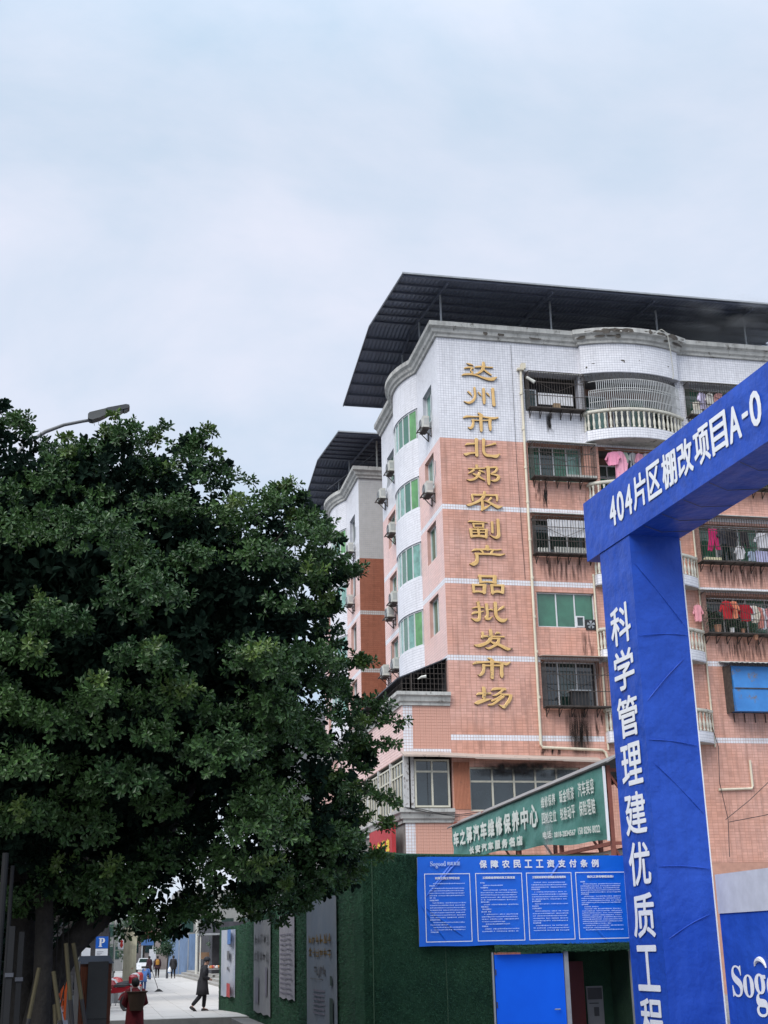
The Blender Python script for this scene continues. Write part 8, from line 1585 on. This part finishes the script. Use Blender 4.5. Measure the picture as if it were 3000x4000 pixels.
def person(x, y, z, rz, label, pose, coat, pants, hair=(.012, .012, .012), long_coat=0., s=1., extra=None, hat=None):
    """local frame: facing +Y"""
    t = thing('person', label, 'person', (x, y, z), rz); t.scale = (s, s, s)
    p = {'pel': (0, 0, .93), 'che': (0, .01, 1.24), 'nek': (0, .02, 1.44), 'hed': (0, .04, 1.56), 'top': (0, .03, 1.63),
         'sl': (-.17, 0, 1.39), 'el': (-.24, -.02, 1.12), 'hl': (-.25, .08, .88), 'sr': (.17, 0, 1.39), 'er': (.24, -.02, 1.12), 'hr': (.25, .08, .88),
         'il': (-.09, 0, .88), 'kl': (-.10, .02, .50), 'al': (-.10, -.02, .09), 'ir': (.09, 0, .88), 'kr': (.10, .02, .50), 'ar': (.10, -.02, .09)}
    p.update(pose); V3 = {k: Vector(v) for k, v in p.items()}
    dh = (V3['top'] - V3['nek']).normalized(); fw = pose.get('face', (0, 1, 0)); fw = Vector(fw)
    J = {'pel': (*V3['pel'], .13, .10), 'che': (*V3['che'], .14, .10), 'nek': (*V3['nek'], .05, .05), 'hed': (*V3['hed'], .082, .092), 'top': (*(V3['top']), .062, .07), 'nose': (*(V3['hed'] + fw * .092 + dh * .0), .014, .014), 'chin': (*(V3['hed'] + fw * .045 - dh * .075), .034, .034)}
    E_ = [('pel', 'che'), ('che', 'nek'), ('nek', 'hed'), ('hed', 'top'), ('hed', 'nose'), ('hed', 'chin')]
    for q in 'lr':
        J['s' + q] = (*V3['s' + q], .055, .055); J['e' + q] = (*V3['e' + q], .038, .038); J['w' + q] = (*V3['h' + q], .026, .022)
        dd = (V3['h' + q] - V3['e' + q]).normalized(); pc = V3['h' + q] + dd * .06; J['p' + q] = (*pc, .032, .018)
        E_ += [('che', 's' + q), ('s' + q, 'e' + q), ('e' + q, 'w' + q), ('w' + q, 'p' + q)]
        sd = dd.cross(Vector((1, 0, 0))); sd = sd.normalized() if sd.length > .1 else Vector((0, 1, 0))
        for k in range(4):
            f0 = pc + dd * .03 + sd * (-.030 + .02 * k); f1 = f0 + dd * (.045 - abs(k - 1.4) * .006) + Vector((.012 if q == 'l' else -.012, 0, 0)); J['f%s%d' % (q, k)] = (*f0, .0095, .0095); J['g%s%d' % (q, k)] = (*f1, .008, .008); E_ += [('p' + q, 'f%s%d' % (q, k)), ('f%s%d' % (q, k), 'g%s%d' % (q, k))]
        J['t' + q] = (*(V3['h' + q] + dd * .045 + sd * .05), .0095, .0095); E_ += [('w' + q, 't' + q)]
        J['i' + q] = (*V3['i' + q], .085, .085); J['k' + q] = (*V3['k' + q], .055, .055); J['a' + q] = (*V3['a' + q], .036, .036)
        tf = pose.get('foot' + q, (0, 1, -.25)); J['o' + q] = (*(V3['a' + q] + Vector(tf).normalized() * .16), .03, .022)
        E_ += [('pel', 'i' + q), ('i' + q, 'k' + q), ('k' + q, 'a' + q), ('a' + q, 'o' + q)]
    skin_mesh('body', J, E_, SK, t)
    hem = V3['pel'] + (V3['kl'] + V3['kr'] - V3['pel'] * 2) * .22 + Vector((0, 0, -.06 - long_coat))
    def ell(mb_, rings, n=18):
        vs = []
        for i, (c, rx, ry) in enumerate(rings):
            for k in range(n):
                a_ = 2 * math.pi * k / n; wv = 1 + .03 * math.sin(3 * a_ + i * 1.3) + .02 * math.sin(7 * a_ + i)
                vs.append((c[0] + rx * math.cos(a_) * wv, c[1] + ry * math.sin(a_) * wv, c[2]))
        mb_.add(vs, [(i * n + k, i * n + (k + 1) % n, (i + 1) * n + (k + 1) % n, (i + 1) * n + k) for i in range(len(rings) - 1) for k in range(n)])
    nk, ch_, pe = V3['nek'], V3['che'], V3['pel']; sh_ = (V3['sl'] + V3['sr']) / 2
    cb = MB(); ell(cb, [(nk + Vector((0, 0, .03)), .062, .062), (nk - Vector((0, 0, .015)), .10, .085), (sh_ + Vector((0, 0, .012)), .165, .105), (sh_.lerp(ch_, .4), .205, .135), (ch_, .205, .145), (ch_.lerp(pe, .55), .192, .14), (pe, .212, .172), (pe.lerp(hem, .5), .225, .19), (hem, .235 + long_coat * .12, .205 + long_coat * .10), (hem + Vector((0, 0, .01)), .215, .185), (pe.lerp(hem, .5), .10, .08)])
    for q in 'lr':
        s0 = V3['s' + q].lerp(sh_, .25); cb.tube([s0, V3['s' + q], V3['s' + q].lerp(V3['e' + q], .5), V3['e' + q], V3['e' + q].lerp(V3['h' + q], .5), V3['h' + q]], [.085, .082, .072, .068, .060, .052], 10)
    cb.build('coat', coat, t, ws=False, smooth=True)
    Jp = {'pel': (*(V3['pel'] - Vector((0, 0, .02))), .135, .11)}; Ep = []
    for q in 'lr': Jp['i' + q] = (*V3['i' + q], .092, .092); Jp['k' + q] = (*V3['k' + q], .080, .080); Jp['a' + q] = (*(V3['a' + q] + Vector((0, 0, .03))), .066, .066); Ep += [('pel', 'i' + q), ('i' + q, 'k' + q), ('k' + q, 'a' + q)]
    skin_mesh('trousers', Jp, Ep, pants, t)
    for q in 'lr':
        tf = Vector(pose.get('foot' + q, (0, 1, -.25))).normalized(); a = V3['a' + q]
        b = MB(); b.tube([a - tf * .07 - Vector((0, 0, .035)), a + tf * .02 - Vector((0, 0, .035)), a + tf * .12 - Vector((0, 0, .03)), a + tf * .20 - Vector((0, 0, .035))], [.04, .052, .046, .025], 8); b.build('shoe', M['black'], t, ws=False, smooth=True)
    h = V3['hed']; hm = simple('hair_%d' % int(hair[0] * 1000), hair, .7)
    if hat is None or hat == 'hair':
        bm = bmesh.new(); bmesh.ops.create_icosphere(bm, subdivisions=3, radius=1)
        c = h + dh * .035 - fw * .018
        for v in bm.verts:
            q_ = v.co.copy(); k = 1 + .04 * math.sin(q_.x * 20) * math.sin(q_.z * 17)
            v.co = c + Vector((q_.x * .098 * k, 0, 0)) + fw * (q_.y * .112 * k) + dh * (q_.z * .115 * k)
        dl = [v for v in bm.verts if (v.co - h).dot(fw) > .03 and (v.co - h).dot(dh) < .05]; bmesh.ops.delete(bm, geom=dl, context='VERTS')
        d = bpy.data.meshes.new('hair'); bm.to_mesh(d); bm.free(); d.materials.append(hm); o = bpy.data.objects.new('hair', d); col.objects.link(o); o.parent = t
    else:
        b = MB(); b.lathe([(.118, 0), (.115, .05), (.10, .10), (.05, .135), (.01, .14)], tuple(h + dh * .045 - fw * .005), 14); b.add([tuple(h + fw * .10 + Vector((sx * .08, 0, .052))) for sx in (-1, 1)] + [tuple(h + fw * .17 + Vector((sx * .06, 0, .04))) for sx in (1, -1)], [(0, 1, 2, 3)])
        b.build('cap', hat, t, ws=False, smooth=True)
    for sx in (-1, 1):
        side = fw.cross(Vector((0, 0, 1))) * sx
        b = MB(); b.lathe([(.004, -.012), (.011, 0), (.004, .012)], tuple(h + fw * .088 + side * .032 + dh * .02), 6); b.build('eye', M['black'], t, ws=False)
        b = MB(); b.lathe([(.006, -.03), (.014, -.01), (.016, .015), (.006, .03)], tuple(h + side * .088 - fw * .005), 6, sx=.6); b.build('ear', SK, t, ws=False)
    b = MB(); b.bar(h + fw * .088 - dh * .045 - fw.cross(Vector((0, 0, 1))) * .022, h + fw * .088 - dh * .045 + fw.cross(Vector((0, 0, 1))) * .022, .010); b.build('mouth', simple('lips', (.25, .09, .07)), t, ws=False)
    return t
cblack = simple('coat_black', (.018, .018, .022), .8, bump=.01, bscale=8); cdark = simple('trousers_black', (.012, .012, .016), .9); cblue = simple('coat_blue', (.12, .26, .62), .8, bump=.01, bscale=10)
cred = simple('coat_red', (.13, .008, .014), .85, bump=.02, bscale=10, c2=(.17, .012, .018), dirt=((.05, .008, .01), 5, .56)); cjean = simple('jeans_blue', (.11, .17, .36), .9); cmar = simple('coat_maroon', (.05, .02, .03)); cor = simple('bag_ochre', (.42, .20, .03)); cred2 = simple('coat_bright_red', (.50, .01, .02))
# man striding to the right in front of the steps
person(3.57, 46.8, G, R(-80), 'man in a dark jacket and flat cap walking to the right across the plaza',
       {'pel': (0, 0, .95), 'che': (0, .05, 1.25), 'nek': (0, .09, 1.45), 'hed': (0, .13, 1.56), 'top': (0, .12, 1.63), 'sl': (-.17, .04, 1.39), 'sr': (.17, .04, 1.39), 'el': (-.24, .0, 1.12), 'hl': (-.18, .20, 1.05), 'er': (.24, -.04, 1.12), 'hr': (.20, .16, 1.04),
        'kl': (-.09, .10, .52), 'al': (-.09, .07, .09), 'kr': (.09, -.10, .50), 'ar': (.09, -.38, .17), 'footr': (0, .8, -.58)}, cblack, cdark, hat=simple('cap_dark', (.02, .022, .03)), long_coat=.16)
# woman with a basket on her back
wp = person(.90, 31.0, .12, R(8), 'woman in a dark red coat carrying a woven basket on her back', {'hl': (-.16, .22, 1.05), 'hr': (.16, .22, 1.05), 'el': (-.26, .0, 1.12), 'er': (.26, .0, 1.12), 'kl': (-.1, .06, .5), 'al': (-.1, -.08, .1)}, cred, cdark, long_coat=.26, s=.90)
bk = thing('back_basket', 'brown woven basket on the back of the woman in the red coat', 'basket', (.93, 30.80, .12 + .86), R(8)); bk.scale = (.92, .92, .92)
b = MB(); b.lathe([(.15, 0), (.19, .18), (.22, .38), (.24, .42), (.22, .42), (.17, .2), (.12, .03)], (0, 0, 0), 16, sy=.72); b.build('weave', simple('basket_brown', (.075, .045, .028), .9, bump=.012, bscale=40), bk, ws=False)
b = MB(); b.tube([(.24 * math.cos(a), .17 * math.sin(a), .42) for a in np.linspace(0, 2 * math.pi, 20)], .016, 6); b.build('rim', M['basket_brown'], bk, ws=False)
for sx in (-.12, .12): b = MB(); b.tube([(sx, .12, .38), (sx, .16, .52), (sx, .26, .50)], .018, 6); b.build('strap', simple('strap_white', (.5, .45, .45)), bk, ws=False)
# street sweeper bending over a broom
person(2.48, 72.0, G, R(-28), 'street sweeper in light blue overalls bent over a broom', {'pel': (0, -.08, .92), 'che': (0, .16, 1.16), 'nek': (0, .32, 1.30), 'hed': (0, .42, 1.36), 'top': (0, .46, 1.41), 'face': (0, .75, -.6), 'sl': (-.17, .26, 1.26), 'sr': (.17, .26, 1.26), 'el': (-.22, .36, 1.0), 'hl': (-.05, .55, .95), 'er': (.22, .38, 1.0), 'hr': (.12, .60, .82)}, cblue, cjean, s=.86, long_coat=.08)
t = thing('broom', 'broom with a dark flat head held by the sweeper in blue', 'broom', (3.25, 71.4, G)); q = MB(); q.tube([(2.85, 72.3, 1.45), (3.22, 71.5, G + .12)], .016, 6); q.build('handle', M['bark'], t); q = MB(); q.add([(2.98, 71.45, G), (3.52, 71.45, G), (3.52, 71.55, G), (2.98, 71.55, G), (3.18, 71.48, G + .16), (3.30, 71.48, G + .16), (3.30, 71.53, G + .16), (3.18, 71.53, G + .16)], [(0, 3, 2, 1), (4, 5, 6, 7), (0, 1, 5, 4), (1, 2, 6, 5), (2, 3, 7, 6), (3, 0, 4, 7)]); q.build('head', M['black'], t)
# far walkers
person(5.95, 108.0, G, R(5), 'person in black walking away with a white carrier bag', {'kl': (-.09, .08, .5), 'al': (-.1, .1, .09), 'kr': (.1, 0, .5), 'ar': (.1, -.16, .1)}, cblack, cdark)
t = thing('carrier_bag', 'white plastic bag in the hand of the far person in black', 'bag', (5.68, 107.9, G + .55)); q = MB(); q.lathe([(.02, 0), (.13, .04), (.15, .2), (.07, .34), (.02, .4)], (5.68, 107.95, G + .48), 10, sy=.7); q.build('sack', M['print_white'], t); q = MB(); q.tube([(5.68, 107.97, G + .86), (5.69, 107.98, G + .98)], .012, 5); q.build('handle', M['print_white'], t)
person(5.0, 114.0, G, R(3), 'person in a maroon coat with an ochre backpack walking away', {'kl': (-.09, .05, .5)}, cmar, cdark)
t = thing('backpack', 'ochre yellow backpack on the far person in maroon', 'bag', (5.0, 113.85, G + 1.05)); q = MB(); q.lathe([(.02, 0), (.15, .03), (.16, .3), (.10, .42), (.02, .44)], (5.0, 113.84, G + .98), 10, sy=.6); q.build('pack', cor, t)
person(4.15, 109.0, G, R(40), 'person in dark clothes at the left edge of the far path', {}, cmar, cdark)
person(8.55, 112.0, G + .45, R(150), 'person in a bright red jacket standing by the corrugated fence', {}, cred2, cdark)
person(1.75, 80.0, G, R(-100), 'person in dark clothes standing behind the motorcycles', {'hl': (-.2, .25, 1.1)}, simple('coat_navy', (.02, .03, .06)), cdark)

# ------------------------------------------------------------------ thin cooking steam
def steam(name, label, c, r, dens, seed):
    bm = bmesh.new(); bmesh.ops.create_icosphere(bm, subdivisions=3, radius=1)
    d = bpy.data.meshes.new(name); bm.to_mesh(d); bm.free()
    m = bpy.data.materials.new(name); m.use_nodes = True; t = m.node_tree; t.nodes.clear(); o_ = N(t, 'ShaderNodeOutputMaterial'); v = N(t, 'ShaderNodeVolumePrincipled'); v.inputs['Color'].default_value = (.85, .87, .9, 1)
    tcd = N(t, 'ShaderNodeTexCoord'); n = N(t, 'ShaderNodeTexNoise'); n.inputs['Scale'].default_value = 2.2; n.inputs['Detail'].default_value = 4; t.links.new(tcd.outputs['Object'], n.inputs['Vector'])
    q = N(t, 'ShaderNodeMapRange'); q.inputs['From Min'].default_value = .42; q.inputs['From Max'].default_value = .75; q.inputs['To Max'].default_value = dens; t.links.new(n.outputs['Fac'], q.inputs[0])
    ln = N(t, 'ShaderNodeVectorMath', operation='LENGTH'); t.links.new(tcd.outputs['Object'], ln.inputs[0]); f = N(t, 'ShaderNodeMapRange'); f.inputs['From Min'].default_value = 1.; f.inputs['From Max'].default_value = .3; t.links.new(ln.outputs['Value'], f.inputs[0])
    k = N(t, 'ShaderNodeMath', operation='MULTIPLY'); t.links.new(q.outputs[0], k.inputs[0]); t.links.new(f.outputs[0], k.inputs[1]); t.links.new(k.outputs[0], v.inputs['Density']); t.links.new(v.outputs[0], o_.inputs['Volume'])
    d.materials.append(m); o = bpy.data.objects.new(name, d); col.objects.link(o); o.location = c; o.scale = r; tag(o, None, None, None, 'stuff')
steam('steam', '', (20.0, 49.6, 28.25), (9.5, 2.8, .95), .30, 1)
steam('steam', '', (26.3, 48.6, 28.2), (4.6, 2.8, 1.15), 1.5, 5)
steam('steam', '', (10.4, 30.4, 4.6), (.16, .16, 1.0), 6.0, 2)
